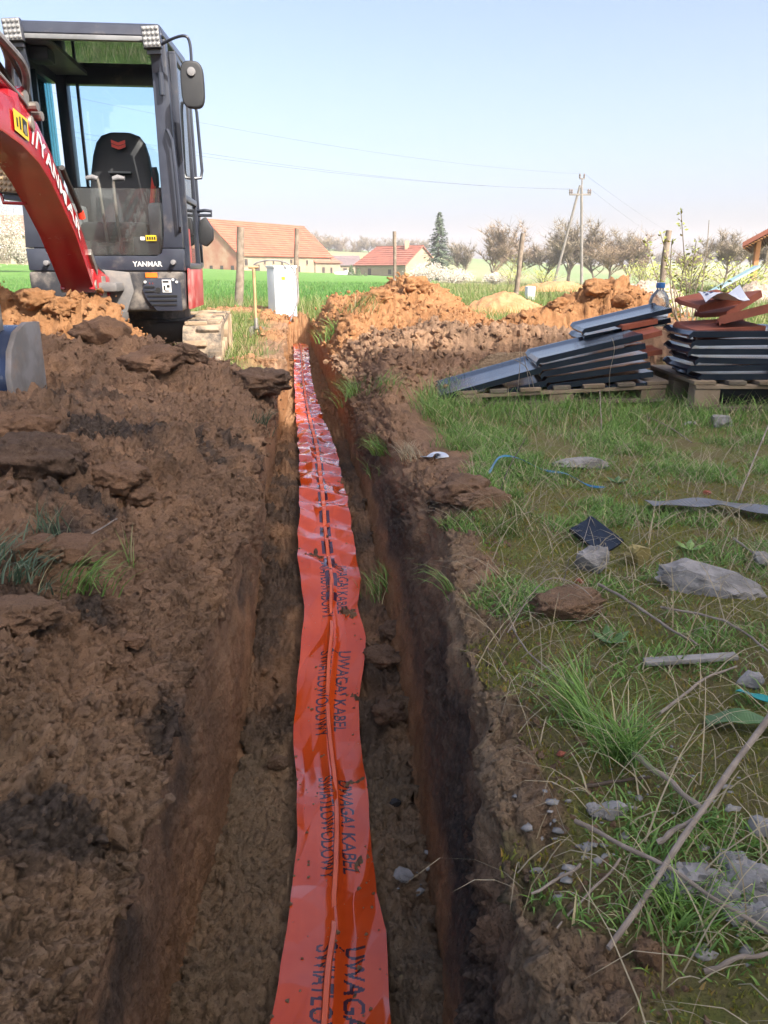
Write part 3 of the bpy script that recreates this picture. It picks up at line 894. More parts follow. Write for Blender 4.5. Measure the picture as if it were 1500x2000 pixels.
# dozer blade at the far side, lifted behind the tracks
bl = MB(); bl.prism([(7.36, .0), (7.33, .12), (7.35, .26), (7.42, .34), (7.45, .33), (7.39, .25), (7.37, .12), (7.40, -.01)], (-2.52, 0, 0), (0, 1, 0), (0, 0, 1), (1.24, 0, 0))
blade = bl.build('dozer_blade', M_MUD, EX, bevel=.006)
for xx in (-2.50, -1.30): MB().mm(xx - .012, xx + .012, 7.18, 7.44, -.02, .34).build('blade_end', M_MUD, blade)
for xx in (-2.2, -1.6): MB().bar((xx, 6.8, .24), (xx, 7.36, .24), .09, .08).build('blade_arm', M_BODY, blade, bevel=.01)
MB().mm(-2.51, -1.29, 7.30, 7.47, .342, .362).build('blade_rim', M_MUD, blade, bevel=.004)

_turn = Matrix.Translation((-1.9, 6.4, 0)) @ Matrix.Rotation(R(9), 4, 'Z') @ Matrix.Translation((1.9, -6.4, 0))
for _o in set(bpy.data.objects) - _before:
    if _o.type == 'MESH': _o.data.transform(_turn)
# --- upper body
_before = set(bpy.data.objects)
ub = MB(); ub.hexa([(-2.44, 5.62, .46), (-1.40, 5.62, .46), (-1.52, 7.1, .46), (-2.46, 7.1, .46), (-2.44, 5.60, .735), (-1.385, 5.60, .735), (-1.52, 7.2, .735), (-2.47, 7.2, .735)])
UB = ub.build('body', M_BODY, EX, bevel=.035, seg=3)
MB().hexa([(-1.395, 5.70, .47), (-1.372, 5.70, .47), (-1.372, 6.40, .47), (-1.41, 6.40, .47), (-1.385, 5.70, .75), (-1.366, 5.70, .75), (-1.366, 6.42, .75), (-1.40, 6.42, .75)]).build('side_panel', M_REDDUST, EX, bevel=.008)
cw = MB(); cw.prism([(-.46, 0), (.42, 0), (.38, .28), (.26, .42), (-.34, .42), (-.44, .28)], (-1.96, 6.9, .48), (1, 0, 0), (0, 1, 0), (0, 0, .62))
cw.build('counterweight', M_REDDUST, EX, bevel=.04, seg=3)
# vent plate low on the right of the front
vp = MB(); vp.prism([(0, .20), (.20, .20), (.235, .17), (.235, -.02), (.06, -.02), (0, .05), (-.03, .12)], (-1.655, 5.604, .485), (1, 0, 0), (0, 0, 1), (0, -.012, 0))
VP = vp.build('vent_plate', M_BLK, EX, bevel=.004)
for k in range(5):
    x0 = -1.665 + .012 * max(0, k - 1) ; x1 = -1.60 if k < 2 else -1.44 - .004 * k
    MB().mm(x0, x1, 5.585, 5.5915, .622 - k * .030, .632 - k * .030).build('slot', M_INKB, VP)
for (xx, zz) in ((-1.66, .66), (-1.445, .66), (-1.47, .675)): MB().cyl((xx, 5.592, zz), (xx, 5.582, zz), .009, 10).build('bolt', M_PAPER, VP)
MB().cyl((-1.575, 5.5925, .605), (-1.575, 5.586, .605), .019, 16).build('hole', M_INKB, VP)
st = MB().mm(-1.545, -1.485, 5.586, 5.5915, .59, .675).build('sticker', M_PAPER, VP)
for (a, b_, c_, d_) in ((-1.54, -1.50, .655, .668), (-1.537, -1.525, .605, .635), (-1.515, -1.495, .622, .64), (-1.53, -1.50, .597, .603)): MB().mm(a, b_, 5.584, 5.586, c_, d_).build('print', M_INKB, st)
sr = MB().mm(-1.655, -1.575, 5.592, 5.602, .69, .722).build('reflector', M_ORANGE, EX)
s2 = MB().mm(-1.645, -1.595, 5.594, 5.602, .635, .668).build('sticker', M_PAPER, EX)
for xx in (-1.63, -1.61): MB().cyl((xx, 5.594, .65), (xx, 5.592, .65), .006, 8).build('print', M_LOGO, s2)
# grey swing bracket in the middle of the front
sb = MB(); sb.prism([(-.22, 0), (.10, -.03), (.12, -.16), (.06, -.30), (-.12, -.30), (-.26, -.18)], (-1.86, 5.606, .755), (1, 0, 0), (0, 0, 1), (0, -.03, 0))
sb.build('front_cover', M_GREY, EX, bevel=.01)
MB().mm(-2.10, -1.80, 5.34, 5.64, .40, .47).build('swing_bracket', M_GREY, EX, bevel=.02)
MB().mm(-2.10, -1.80, 5.36, 5.64, .60, .66).build('swing_bracket', M_GREY, EX, bevel=.02)
MB().cyl((-1.95, 5.46, .33), (-1.95, 5.46, .70), .055, 18).build('swing_pin', M_STEEL, EX, smooth=True)

# --- cab frame
def strip(pts0, pts1, depth, name, mat, parent=EX, bevel=.008):
    """a plate between two polylines (front outline), thickened backwards"""
    poly = list(pts0) + list(reversed(pts1))
    return MB().prism([(p[0], p[1]) for p in poly], (0, YF, 0), (1, 0, 0), (0, 0, 1), (0, depth, 0)).build(name, mat, parent, bevel=bevel)
# right front pillar, left front pillar
strip([(-1.525, .884), (-1.505, 1.0), (-1.50, 2.15)], [(-1.386, .884), (-1.385, 1.0), (-1.405, 2.15)], .11, 'front_pillar', M_BLK)
strip([(-2.435, .884), (-2.425, 1.0), (-2.385, 2.15)], [(-2.31, .884), (-2.31, 1.0), (-2.285, 2.15)], .11, 'front_pillar', M_BLK)
# sill under the lower pane, with rounded corners
strip([(-2.43, .735), (-1.388, .735)], [(-2.435, .88), (-2.31, .88), (-2.30, .85), (-2.26, .832), (-1.57, .832), (-1.535, .85), (-1.525, .88), (-1.386, .88)], .10, 'front_sill', M_BLK)
# roof with a raised rim
rf = MB(); rf.hexa([(-2.375, 5.57, 2.155), (-1.405, 5.57, 2.155), (-1.405, 6.72, 2.215), (-2.375, 6.72, 2.215), (-2.35, 5.60, 2.235), (-1.43, 5.60, 2.235), (-1.43, 6.70, 2.30), (-2.35, 6.70, 2.30)])
ROOF = rf.build('roof', M_BLK, EX, bevel=.02, seg=3)
MB().mm(-2.28, -1.51, 5.575, 5.62, 2.128, 2.157).build('roof_header', M_CONSOLE, EX, bevel=.006)
# windscreen slid up and stowed under the roof
gp = MB(); gp.hexa([(-2.13, 5.64, 2.140), (-1.49, 5.64, 2.140), (-1.49, 6.38, 2.146), (-2.13, 6.38, 2.146), (-2.13, 5.64, 2.146), (-1.49, 5.64, 2.146), (-1.49, 6.38, 2.152), (-2.13, 6.38, 2.152)])
gp.build('stowed_windscreen', M_GLASS_UP, EX)
# ceiling rails beside it and the fan box
MB().mm(-2.36, -2.135, 5.63, 6.55, 2.128, 2.155).build('headliner', M_CONSOLE, EX)
MB().box((-2.235, 5.80, 2.085), (.13, .16, .085)).build('fan_box', M_SEAT, EX, bevel=.02)
# rear frame
MB().mm(-2.36, -1.41, 6.58, 6.66, 2.075, 2.205).build('rear_header', M_BLK, EX, bevel=.01)
for x0, x1 in ((-2.38, -2.30), (-1.47, -1.40)): MB().mm(x0, x1, 6.56, 6.67, .75, 2.21).build('rear_pillar', M_BLK, EX, bevel=.01)
MB().mm(-2.36, -1.42, 6.58, 6.66, .75, 1.36).build('rear_wall', M_BLK, EX, bevel=.01)
MB().mm(-2.30, -1.47, 6.612, 6.618, 1.36, 2.075).build('rear_window', M_GLASS, EX)
MB().mm(-2.235, -2.215, 6.575, 6.60, 1.36, 2.075).build('window_divider', M_BLK, EX)
# left side: frame and tinted glass
MB().mm(-2.415, -2.405, 5.71, 6.56, .78, 2.08).build('side_window', M_GLASS_TINT, EX)
MB().mm(-2.425, -2.385, 5.70, 6.57, .735, .80).build('side_rail', M_BLK, EX)
MB().mm(-2.41, -2.37, 5.70, 6.57, 2.07, 2.16).build('side_rail', M_BLK, EX)
MB().bar((-2.405, 6.12, .80), (-2.395, 6.12, 2.08), .035, .03).build('window_divider', M_BLK, EX)
# right side: door with two frames, glass and grab rail
DX = -1.385
door = MB()
for a, b_ in (((DX, 5.735, .76), (DX + .005, 5.735, 2.09)), ((DX, 6.30, .76), (DX - .01, 6.30, 2.09)), ((DX, 5.72, 2.09), (DX - .01, 6.32, 2.10)), ((DX, 5.72, .765), (DX, 6.32, .765)), ((DX, 5.72, 1.22), (DX, 6.32, 1.22))):
    door.bar(a, b_, .045, .04)
DOOR = door.build('door', M_BLK, EX, bevel=.006)
MB().mm(DX - .004, DX + .004, 5.755, 6.285, 1.24, 2.07).build('door_glass', M_GLASS_TINT, DOOR)
MB().mm(DX - .004, DX + .004, 5.755, 6.285, .785, 1.20).build('door_glass', M_GLASS_TINT, DOOR)
MB().mm(DX - .006, DX + .02, 5.96, 6.02, .98, 1.10).build('door_handle', M_SEAT, DOOR, bevel=.006)
MB().mm(DX - .002, DX + .012, 5.75, 5.90, .79, 1.02).build('door_panel', M_REDDUST, DOOR)
rear_f = MB()
for a, b_ in (((-1.395, 6.37, .76), (-1.405, 6.37, 2.12)), ((-1.395, 6.57, .76), (-1.405, 6.57, 2.12)), ((-1.395, 6.36, .775), (-1.395, 6.58, .775))): rear_f.bar(a, b_, .04, .04)
rear_f.build('rear_side_frame', M_BLK, EX, bevel=.006)
MB().mm(-1.402, -1.396, 6.38, 6.56, .80, 2.10).build('rear_side_glass', M_GLASS_TINT, EX)
# long grab rails
MB().tube([(-1.435, 5.60, 1.62), (-1.42, 5.545, 1.61), (-1.395, 5.535, 1.55), (-1.385, 5.535, 1.20), (-1.39, 5.55, 1.02), (-1.40, 5.60, .99)], .011, 8).build('grab_rail', M_BLK, EX, smooth=True)
MB().tube([(-1.38, 6.34, 1.93), (-1.335, 6.36, 1.92), (-1.325, 6.37, 1.86), (-1.315, 6.38, 1.46), (-1.325, 6.37, 1.41), (-1.39, 6.34, 1.40)], .012, 8).build('grab_rail', M_BLK, EX, smooth=True)
MB().tube([(-1.37, 6.36, 1.17), (-1.31, 6.33, 1.175), (-1.26, 6.33, 1.17), (-1.26, 6.33, 1.14), (-1.36, 6.35, 1.14)], .012, 8).build('latch_handle', M_BLK, EX, smooth=True)
dl = MB(); dl.prism([(0, 0), (.02, .16), (.07, .19), (.12, .10), (.115, .02), (.06, -.03)], (-1.375, 6.30, .94), (1, 0, 0), (0, 0, 1), (0, .10, 0))
dl.build('door_stop', M_SEAT, EX, bevel=.015)
# lower fixed pane with its film of dust
lp = MB(); lp.prism([(-2.30, .87), (-2.265, .838), (-1.565, .838), (-1.53, .87), (-1.515, 1.265), (-2.305, 1.265)], (0, YF + .035, 0), (1, 0, 0), (0, 0, 1), (0, .006, 0))
LP = lp.build('lower_pane', M_GLASS_DIRTY, EX)
yl = MB().mm(-1.635, -1.565, YF + .020, YF + .033, .93, .967).build('sticker', M_YELLOW, LP)
for k in range(4): MB().mm(-1.628 + .016 * k, -1.618 + .016 * k, YF + .017, YF + .020, .938, .958).build('print', M_INKB, yl)
MB().mm(-1.672, -1.645, YF + .020, YF + .033, .935, .957).build('sticker', M_PAPER, LP)
# lettering on the sill
put_text('lettering', 'YANMAR', M_LETTER, EX, (-1.735, YF, .762), (1, 0, 0), (0, 0, 1), .20, .034, .0025, .02)
# wiper knobs
for x, z in ((-2.30, .785), (-1.455, .79)):
    MB().cyl((x, YF, z), (x, YF - .05, z), .017, 14).build('bump_stop', M_GREYHOSE, EX, bevel=.004)

# --- inside
seat = MB()
bm_pts = []
def seat_back():
    # back rest: a rounded cushion, narrower at the top
    rows = [(1.00, .20), (1.10, .232), (1.25, .238), (1.40, .228), (1.55, .205), (1.64, .178), (1.69, .14), (1.712, .08)]
    vs = []; fs = []; n = 24
    for z, hw in rows:
        t = (z - 1.0) / .71
        for k in range(n):
            a = 2 * math.pi * k / n
            cx, sy = math.cos(a), math.sin(a)
            ex = 2.6
            vx = math.copysign(abs(cx) ** (2 / ex), cx) * hw; vy = math.copysign(abs(sy) ** (2 / ex), sy) * (.075 - .03 * t)
            vs.append((-1.895 + vx, 6.22 + .16 * t + vy + (.03 * (vx / .24) ** 2 * -1 if sy < 0 else 0), z))
    for i in range(len(rows) - 1):
        for k in range(n):
            k2 = (k + 1) % n; fs.append((i * n + k, i * n + k2, (i + 1) * n + k2, (i + 1) * n + k))
    fs.append(tuple((len(rows) - 1) * n + k for k in range(n))); fs.append(tuple(range(n - 1, -1, -1)))
    return MB().add(vs, fs)
SEAT = seat_back().build('seat', M_SEAT, EX, smooth=True)
MB().box((-1.895, 6.05, 1.0), (.47, .42, .13)).build('cushion', M_SEAT, SEAT, bevel=.05, seg=3)
MB().mm(-2.05, -1.74, 5.95, 6.3, .75, .94).build('seat_base', M_BODY, SEAT)
for dz in (0, .026):
    lg = MB()
    for sx in (-1, 1):
        lg.prism([(0, 0), (.05 * sx, .018), (.05 * sx, .040), (0, .022)], (-1.895, 6.262, 1.585 + dz), (1, 0, 0), (0, .10, .99), (0, -.008, 0))
    lg.build('logo', M_LOGO, SEAT)
MB().mm(-1.975, -1.815, 6.20, 6.25, 1.42, 1.432).build('seam', M_CONSOLE, SEAT)
MB().bar((-1.66, 6.10, 1.20), (-1.63, 6.16, 1.45), .03, .02).build('seat_belt', M_LOGO, EX)
# consoles and joysticks
for sx in (-1, 1):
    c = MB().box((-1.895 + sx * .33, 6.0, 1.03), (.15, .42, .32)).build('console', M_CONSOLE, EX, bevel=.03)
    j = MB(); j.tube([(-1.895 + sx * .33, 5.86, 1.19), (-1.895 + sx * .33, 5.85, 1.26), (-1.895 + sx * .325, 5.84, 1.33)], [.030, .012, .010], 10)
    jo = j.build('joystick', M_SEAT, EX, smooth=True)
    MB().tube([(-1.895 + sx * .325, 5.84, 1.30), (-1.895 + sx * .32, 5.835, 1.37), (-1.895 + sx * .317, 5.832, 1.42)], [.018, .026, .020], 10).build('grip', M_SEAT, jo, smooth=True)
# travel levers with grips
for sx in (-1, 1):
    x = -1.90 + sx * .045
    lv = MB().tube([(x, 5.86, .86), (x, 5.80, 1.10), (x + sx * .004, 5.775, 1.30), (x + sx * .01, 5.77, 1.335)], .011, 10).build('travel_lever', M_STEEL, EX, smooth=True)
    MB().tube([(x + sx * .005, 5.77, 1.335), (x + sx * .04, 5.77, 1.345), (x + sx * .085, 5.77, 1.338)], [.017, .020, .014], 10).build('grip', M_GREYHOSE, lv, smooth=True)
    MB().box((x + sx * .07, 5.80, .80), (.10, .16, .02), Matrix.Rotation(R(25), 3, 'X')).build('pedal', M_GREYHOSE, EX, bevel=.006)
MB().mm(-2.36, -1.42, 5.70, 6.58, .735, .775).build('cab_floor', M_BODY, EX)
MB().lathe([(.055, 0), (.058, .02), (.03, .022)], (-1.93, 5.74, .90), 20).build('horn', M_STEEL, EX)
MB().box((-1.66, 5.80, .90), (.18, .10, .12)).build('tool_box', M_CONSOLE, EX, bevel=.01)
MB().box((-1.60, 5.76, .80), (.16, .06, .06)).build('folded_manual', M_PAPER, EX)
MB().box((-1.98, 5.76, .80), (.10, .05, .09), Matrix.Rotation(.2, 3, 'Y')).build('rag', M_MUD, EX, bevel=.02)
MB().box((-2.10, 5.78, .82), (.12, .05, .12), Matrix.Rotation(-.1, 3, 'Y')).build('rag', pmat('blue_rag', (.10, .16, .28), None, 8, .8), EX, bevel=.02)
MB().box((-1.585, 5.82, 1.16), (.03, .01, .02)).build('tag', M_ORANGE, EX)

# --- work lamps on the roof corners
def work_lamp(c, sz, parent, name='work_lamp', lens=M_LENS, n=4, rot=None):
    rot = rot or Matrix.Identity(3)
    c = Vector(c)
    b_ = MB().box(c, (sz, .05, sz * 1.12), rot).build(name, M_BLK, parent, bevel=.012)
    face = c + rot @ Vector((0, -.027, 0))
    MB().box(face, (sz * .9, .004, sz * 1.02), rot).build('glass', lens, b_, bevel=.002, seg=1)
    st_ = sz * .9 / n
    for i in range(n):
        for k in range(n):
            q = face + rot @ Vector(((i - (n - 1) / 2) * st_, -.004, (k - (n - 1) / 2) * st_ * 1.12))
            d = rot @ Vector((0, -.006, 0))
            MB().tube([q + d * .1, q + d, q + d * 1.5], [st_ * .42, st_ * .36, st_ * .12], 10).build('reflector', lens, b_, smooth=True)
    MB().box(c + rot @ Vector((0, .02, -sz * .66)), (sz * .75, .03, .025), rot).build('clamp', M_BLK, b_)
    return b_
work_lamp((-2.30, 5.50, 2.150), .115, EX, rot=Matrix.Rotation(R(-4), 3, 'Y'))
work_lamp((-1.468, 5.50, 2.130), .115, EX, rot=Matrix.Rotation(R(-4), 3, 'Y'))
for x in (-2.30, -1.468):
    MB().bar((x + .01, 5.53, 2.07), (x + .015, 5.57, 1.95), .07, .02).build('lamp_bracket', M_BLK, EX, bevel=.004)
# mirrors
def mirror(sx, c):
    a = Vector(c)
    p0 = Vector((-1.44 if sx > 0 else -2.36, 5.585, 1.97))
    arm = MB().tube(smooth_pts([p0 + Vector((0, -.02, -.13)), p0 + Vector((0, -.03, 0)), p0 + Vector((sx * .01, -.06, .10)), p0 + Vector((sx * .05, -.10, .13)), (a.x - sx * .04, a.y, a.z + .25), (a.x, a.y, a.z + .21), (a.x, a.y + .0, a.z + .05)], 5), .009, 8).build('mirror_arm', M_BLK, EX, smooth=True)
    MB().cyl(p0 + Vector((0, -.02, -.15)), p0 + Vector((0, -.02, -.02)), .018, 10).build('arm_socket', M_BLK, arm)
    vs = []; poly = []
    for k in range(24):
        an = 2 * math.pi * k / 24; cx, sy = math.cos(an), math.sin(an)
        poly.append((math.copysign(abs(cx) ** .62, cx) * .072, math.copysign(abs(sy) ** .55, sy) * .135))
    m_ = MB(); m_.prism(poly, a + Vector((0, -.015, -.02)), (1, .12 * sx, 0), (0, 0, 1), (0, .045, 0))
    mo = m_.build('mirror', M_SEAT, EX, bevel=.014, seg=3)
    MB().cyl(a + Vector((0, -.03, .05)), a + Vector((0, 0, .05)), .026, 14).build('ball_joint', M_GREYHOSE, mo, bevel=.004)
mirror(1, (-1.222, 5.40, 1.87)); mirror(-1, (-2.60, 5.42, 1.85))

_turn = Matrix.Translation((-1.39, 5.6, 0)) @ Matrix.Rotation(R(5.5), 4, 'Z') @ Matrix.Translation((1.39, -5.6, 0))
for _o in set(bpy.data.objects) - _before:
    if _o.type == 'MESH': _o.data.transform(_turn)
# --- boom, arm and bucket
def swept_box(path, name, mat, parent):
    """path of (centre, width, depth, side vector, up vector); rectangular section"""
    vs = []; fs = []
    for c, w, d, sv, uv in path:
        c, sv, uv = Vector(c), Vector(sv).normalized(), Vector(uv).normalized()
        vs += [c - sv * w / 2 - uv * d / 2, c + sv * w / 2 - uv * d / 2, c + sv * w / 2 + uv * d / 2, c - sv * w / 2 + uv * d / 2]
    n = len(path)
    for i in range(n - 1):
        for k in range(4):
            k2 = (k + 1) % 4; fs.append((i * 4 + k, i * 4 + k2, i * 4 + 4 + k2, i * 4 + 4 + k))
    fs += [(3, 2, 1, 0), tuple((n - 1) * 4 + k for k in range(4))]
    return MB().add(vs, fs).build(name, mat, parent, bevel=.010, seg=2)
ST = [(150, 572, 5.24, .20, .13), (132, 515, 5.04, .205, .15), (114, 457, 4.84, .21, .155), (95, 399, 4.56, .205, .155), (80, 357, 4.38, .205, .17), (60, 318, 4.18, .205, .20), (32, 284, 3.95, .20, .20), (-2, 256, 3.72, .19, .17), (-40, 238, 3.50, .18, .15), (-130, 200, 3.0, .16, .13)]
under = [P(a, b, y) for a, b, y, w, d in ST]
for i, u in enumerate(under): u.x = .5 * u.x + .5 * (-1.985 + (5.27 - u.y) * .085)
path = []; BOOM = []
for i, (a, b, y, w, d) in enumerate(ST):
    t = (under[min(i + 1, len(under) - 1)] - under[max(i - 1, 0)]).normalized()
    sv = t.cross(Vector((0, 0, 1))).normalized()
    if sv.x < 0: sv = -sv
    uv = t.cross(sv); uv = uv if uv.z > 0 else -uv
    path.append((under[i] + uv * d / 2, w, d, sv, uv)); BOOM.append((under[i], w, d, sv, uv, t))
bo = swept_box(path, 'boom', M_RED, EX)
# lettering along the right face of the boom
def boom_side(a, b):
    """a: 0..1 from the bend down to the foot, b: 0..1 across the face from the underside"""
    u = np.array([list(BOOM[i][0] + BOOM[i][3] * (BOOM[i][1] / 2)) for i in range(len(BOOM))])
    up = np.array([list(BOOM[i][4] * BOOM[i][2]) for i in range(len(BOOM))])
    s = 5.5 - 3.9 * a
    i0 = np.clip(np.floor(s).astype(int), 0, len(BOOM) - 2); f = (s - i0)[:, None]
    base = u[i0] * (1 - f) + u[i0 + 1] * f; vec = up[i0] * (1 - f) + up[i0 + 1] * f
    return base + vec * (.27 + .48 * b)[:, None] + np.array([.006, 0, 0])
put_text('lettering', '//YANMAR', M_LETTER, bo, (0, 0, 0), (0, 1, -1), (0, 1, 1), 1, 1, .0, .02, 0.0, wmap=boom_side)
# rim plates along the right side, foot boss and pins
def on_boom(s, side, up):
    i0 = int(min(len(BOOM) - 2, max(0, math.floor(s)))); f = s - i0
    g = lambda k: BOOM[i0][k] * (1 - f) + BOOM[i0 + 1][k] * f
    return g(0) + g(3) * (g(1) / 2 * side) + g(4) * (g(2) * up)
for s, up, r in ((0.05, .35, .042), (5.4, .78, .034), (5.9, .40, .026)):
    a, b_ = on_boom(s, -1.12, up), on_boom(s, 1.12, up)
    MB().cyl(a, b_, r, 18).build('pin', M_STEEL, bo, bevel=.006)
# boom foot ears in front of the bracket
for sd in (-1, 1):
    MB().bar(on_boom(0.3, sd * .9, .45), on_boom(0.3, sd * .9, .45) + Vector((0, .30, -.09)), .03, .16).build('foot_ear', M_RED, bo, bevel=.008)
MB().bar(on_boom(0.1, 1.05, .9) + Vector((0, 0, .02)), on_boom(.85, 1.05, .9), .03, .05).build('hose_clip', M_STEEL, bo, bevel=.006)
# ribbed guard hose hugging the right edge
pts = [on_boom(s, 1.05, 1.06) + Vector((.012, .01, .012)) for s in (3.3, 3.0, 2.7, 2.4, 2.1, 1.9)]
MB().tube(pts, [.016] * 6, 8).build('hose', M_HOSE, bo, smooth=True)
MB().tube([pts[-1], pts[-1] + Vector((.0, .02, -.035))], .021, 10).build('hose_end', M_LOGO, bo)
pts = [on_boom(s, .55, 1.04) + Vector((0, 0, .02)) for s in (5.2, 4.4, 3.6, 2.8, 2.0, 1.2, .6)] + [Vector((-1.93, 5.55, .70))]
MB().tube(pts, .017, 8).build('hose', M_HOSE, bo, smooth=True)
# bracket on the bend, arm cylinder above the boom, hoses
for sd in (-.6, .6):
    poly = [on_boom(5.1, sd, .9), on_boom(5.0, sd, 1.35), on_boom(5.4, sd, 1.65), on_boom(6.0, sd, 1.2), on_boom(6.2, sd, .9)]
    b_ = MB(); off = BOOM[5][3] * .018
    n = len(poly)
    b_.add([p - off for p in poly] + [p + off for p in poly], [tuple(range(n - 1, -1, -1)), tuple(range(n, 2 * n))] + [(i, (i + 1) % n, n + (i + 1) % n, n + i) for i in range(n)])
    b_.build('cylinder_bracket', M_RED, bo, bevel=.004)
A0 = on_boom(5.35, 0, 1.42); A1 = Vector((-1.80, 2.92, 1.86))
cyl = MB().cyl(A0, A0.lerp(A1, .62), .045, 18).build('arm_cylinder', M_RED, bo, bevel=.006)
MB().cyl(A0.lerp(A1, .60), A1, .024, 14).build('rod', M_CHROME, cyl, smooth=True)
MB().cyl(A0 + Vector((-.09, 0, 0)), A0 + Vector((.09, 0, 0)), .03, 14).build('pin', M_STEEL, cyl)
MB().cyl(A0.lerp(A1, .58), A0.lerp(A1, .65), .055, 16).build('gland', M_STEEL, cyl)
for k, (dx, dz, mm, rr) in enumerate(((.05, .075, M_HOSE, .015), (-.04, .09, M_HOSE, .014), (.095, .04, M_GREYHOSE, .019), (.02, .12, M_GREYHOSE, .020))):
    p = [on_boom(4.3, .4 - .2 * k, 1.08), on_boom(4.9, .4 - .2 * k, 1.35) + Vector((dx * .5, 0, dz)), on_boom(5.6, .2, 1.55) + Vector((dx, 0, dz + .02)), on_boom(6.6, .2, 1.6) + Vector((dx, 0, dz + .06)), Vector((-1.83 + dx, 3.2, 1.86 + dz)), Vector((-1.8 + dx, 2.9, 1.80))]
    MB().tube(smooth_pts(p, 5), rr, 8).build('hose', mm, bo, smooth=True)
MB().tube(smooth_pts([on_boom(5.0, .75, 1.02), on_boom(5.4, .8, 1.25), on_boom(6.4, .8, 1.35), on_boom(7.4, .7, 1.8)], 5), .010, 8).build('oil_pipe', M_GREYHOSE, bo, smooth=True)
for s, u in ((5.0, 1.15), (5.25, 1.25)):
    a = on_boom(s, .8, u); MB().cyl(a - Vector((.03, 0, 0)), a + Vector((.05, 0, 0)), .022, 10).build('hose_fitting', M_STEEL, bo)
b_ = MB().box(on_boom(6.2, .75, .92), (.05, .10, .09)).build('valve_block', M_RED, bo, bevel=.008)
# yellow warning sticker on the right face
def side_patch(s0, s1, u0, u1, out):
    q = [on_boom(s0, 1, u0), on_boom(s1, 1, u0), on_boom(s1, 1, u1), on_boom(s0, 1, u1)]
    return [v + Vector((out, 0, 0)) for v in q]
def plate(q, name, mat, parent, t=.0015):
    d = Vector((t, 0, 0)); m_ = MB(); m_.hexa([*(v for v in q), *(v + d for v in q)]); return m_.build(name, mat, parent)
ys_ = plate(side_patch(5.70, 6.45, .22, .72, .008), 'sticker', M_YELLOW, bo)
plate(side_patch(5.78, 6.02, .30, .62, .010), 'print', M_INKB, ys_); plate(side_patch(6.12, 6.18, .32, .60, .010), 'print', M_INKB, ys_); plate(side_patch(6.28, 6.34, .34, .54, .010), 'print', M_INKB, ys_)
# lamp slung on the left of the boom
lr = Matrix.Rotation(R(6), 3, 'Y') @ Matrix.Rotation(R(-6), 3, 'X')
lc = P(24, 352, 4.55)
work_lamp(lc, .135, bo, 'boom_lamp', M_LENS_AMBER, 5, lr)
MB().tube([lc + Vector((-.075, .0, -.05)), lc + Vector((-.06, -.01, -.115)), lc + Vector((.06, -.01, -.12)), lc + Vector((.085, 0, -.06))], .010, 8).build('lamp_guard', M_RED, bo, smooth=True)
MB().bar(lc + Vector((.02, .03, 0)), lc + Vector((.16, .02, -.02)), .03, .03).build('lamp_bracket', M_BLK, bo)

# arm (dipper), hanging from the boom end outside the picture
arm = swept_box([((-1.80, 2.86, 1.92), .10, .12, (1, 0, 0), (0, 1, .2)), ((-1.80, 2.93, 1.45), .13, .24, (1, 0, 0), (0, 1, .1)), ((-1.79, 3.10, 1.0), .12, .20, (1, 0, 0), (0, 1, .3)), ((-1.78, 3.36, .55), .11, .13, (1, 0, 0), (0, 1, .5))], 'arm', M_RED, EX)
MB().cyl((-1.92, 2.97, 1.38), (-1.68, 2.97, 1.38), .04, 16).build('pin', M_STEEL, arm)
bc = MB().cyl((-1.80, 2.80, 1.62), (-1.79, 2.98, 1.02), .038, 14).build('bucket_cylinder', M_RED, arm)
MB().cyl((-1.79, 2.98, 1.02), (-1.79, 3.14, .66), .02, 12).build('rod', M_CHROME, bc)
for x in (-1.87, -1.71): MB().bar((x, 3.14, .66), (x, 3.36, .50), .02, .06).build('bucket_link', M_STEEL, arm)

# bucket
M_BUCKET = pmat('bucket_worn_sky_tint', (.035, .055, .115), (.055, .08, .15), 5, .22, .35, dust=(.28, .27, .28), dlo=.52, dhi=.80, dscale=9, bmp=.1, bdist=.003)  # worn steel; the sky's blue reflection is painted into the base colour
M_PLATE = pmat('bucket_plate_worn', (.24, .235, .235), (.16, .155, .15), 8, .55, .2, dust=(.30, .22, .16), dlo=.45, dhi=.75, dscale=7, bmp=.4, bdist=.004)
prof = [(3.66, .50), (3.54, .505), (3.44, .47), (3.37, .40), (3.335, .31), (3.335, .21), (3.37, .11), (3.45, .03), (3.56, -.02), (3.70, -.03)]
x0, x1 = -2.07, -1.615
vs = []; fs = []; n = len(prof)
for x in (x0, x1):
    vs += [(x, y, z) for y, z in prof]
cyv, czv = 3.56, .24
for x in (x0, x1):
    vs += [(x, y + (cyv - y) * .07, z + (czv - z) * .07) for y, z in prof]
for i in range(n - 1):
    fs += [(i, i + 1, n + i + 1, n + i), (2 * n + i + 1, 2 * n + i, 3 * n + i, 3 * n + i + 1)]
fs += [(0, n, 3 * n, 2 * n), (n - 1, 3 * n - 1, 4 * n - 1, 2 * n - 1)]
for k in (0, n):
    for i in range(n - 1): fs.append((k + i, k + i + 1, 2 * n + k + i + 1, 2 * n + k + i))
bk = MB().add(vs, fs).build('bucket', M_BUCKET, EX, smooth=True)
for x in (x0, x1):
    pl = MB(); pl.prism([(3.67, .515), (3.54, .52), (3.43, .485), (3.355, .41), (3.318, .31), (3.318, .20), (3.355, .10), (3.44, .015), (3.56, -.035), (3.70, -.045), (3.66, .2)], (x - .012, 0, 0), (0, 1, 0), (0, 0, 1), (.026, 0, 0))
    pl.build('side_plate', M_PLATE, bk, bevel=.004)
for x in (-1.87, -1.71): MB().prism([(3.30, .46), (3.42, .62), (3.50, .60), (3.50, .49)], (x, 0, 0), (0, 1, 0), (0, 0, 1), (.02, 0, 0)).build('lug', M_STEEL, bk)
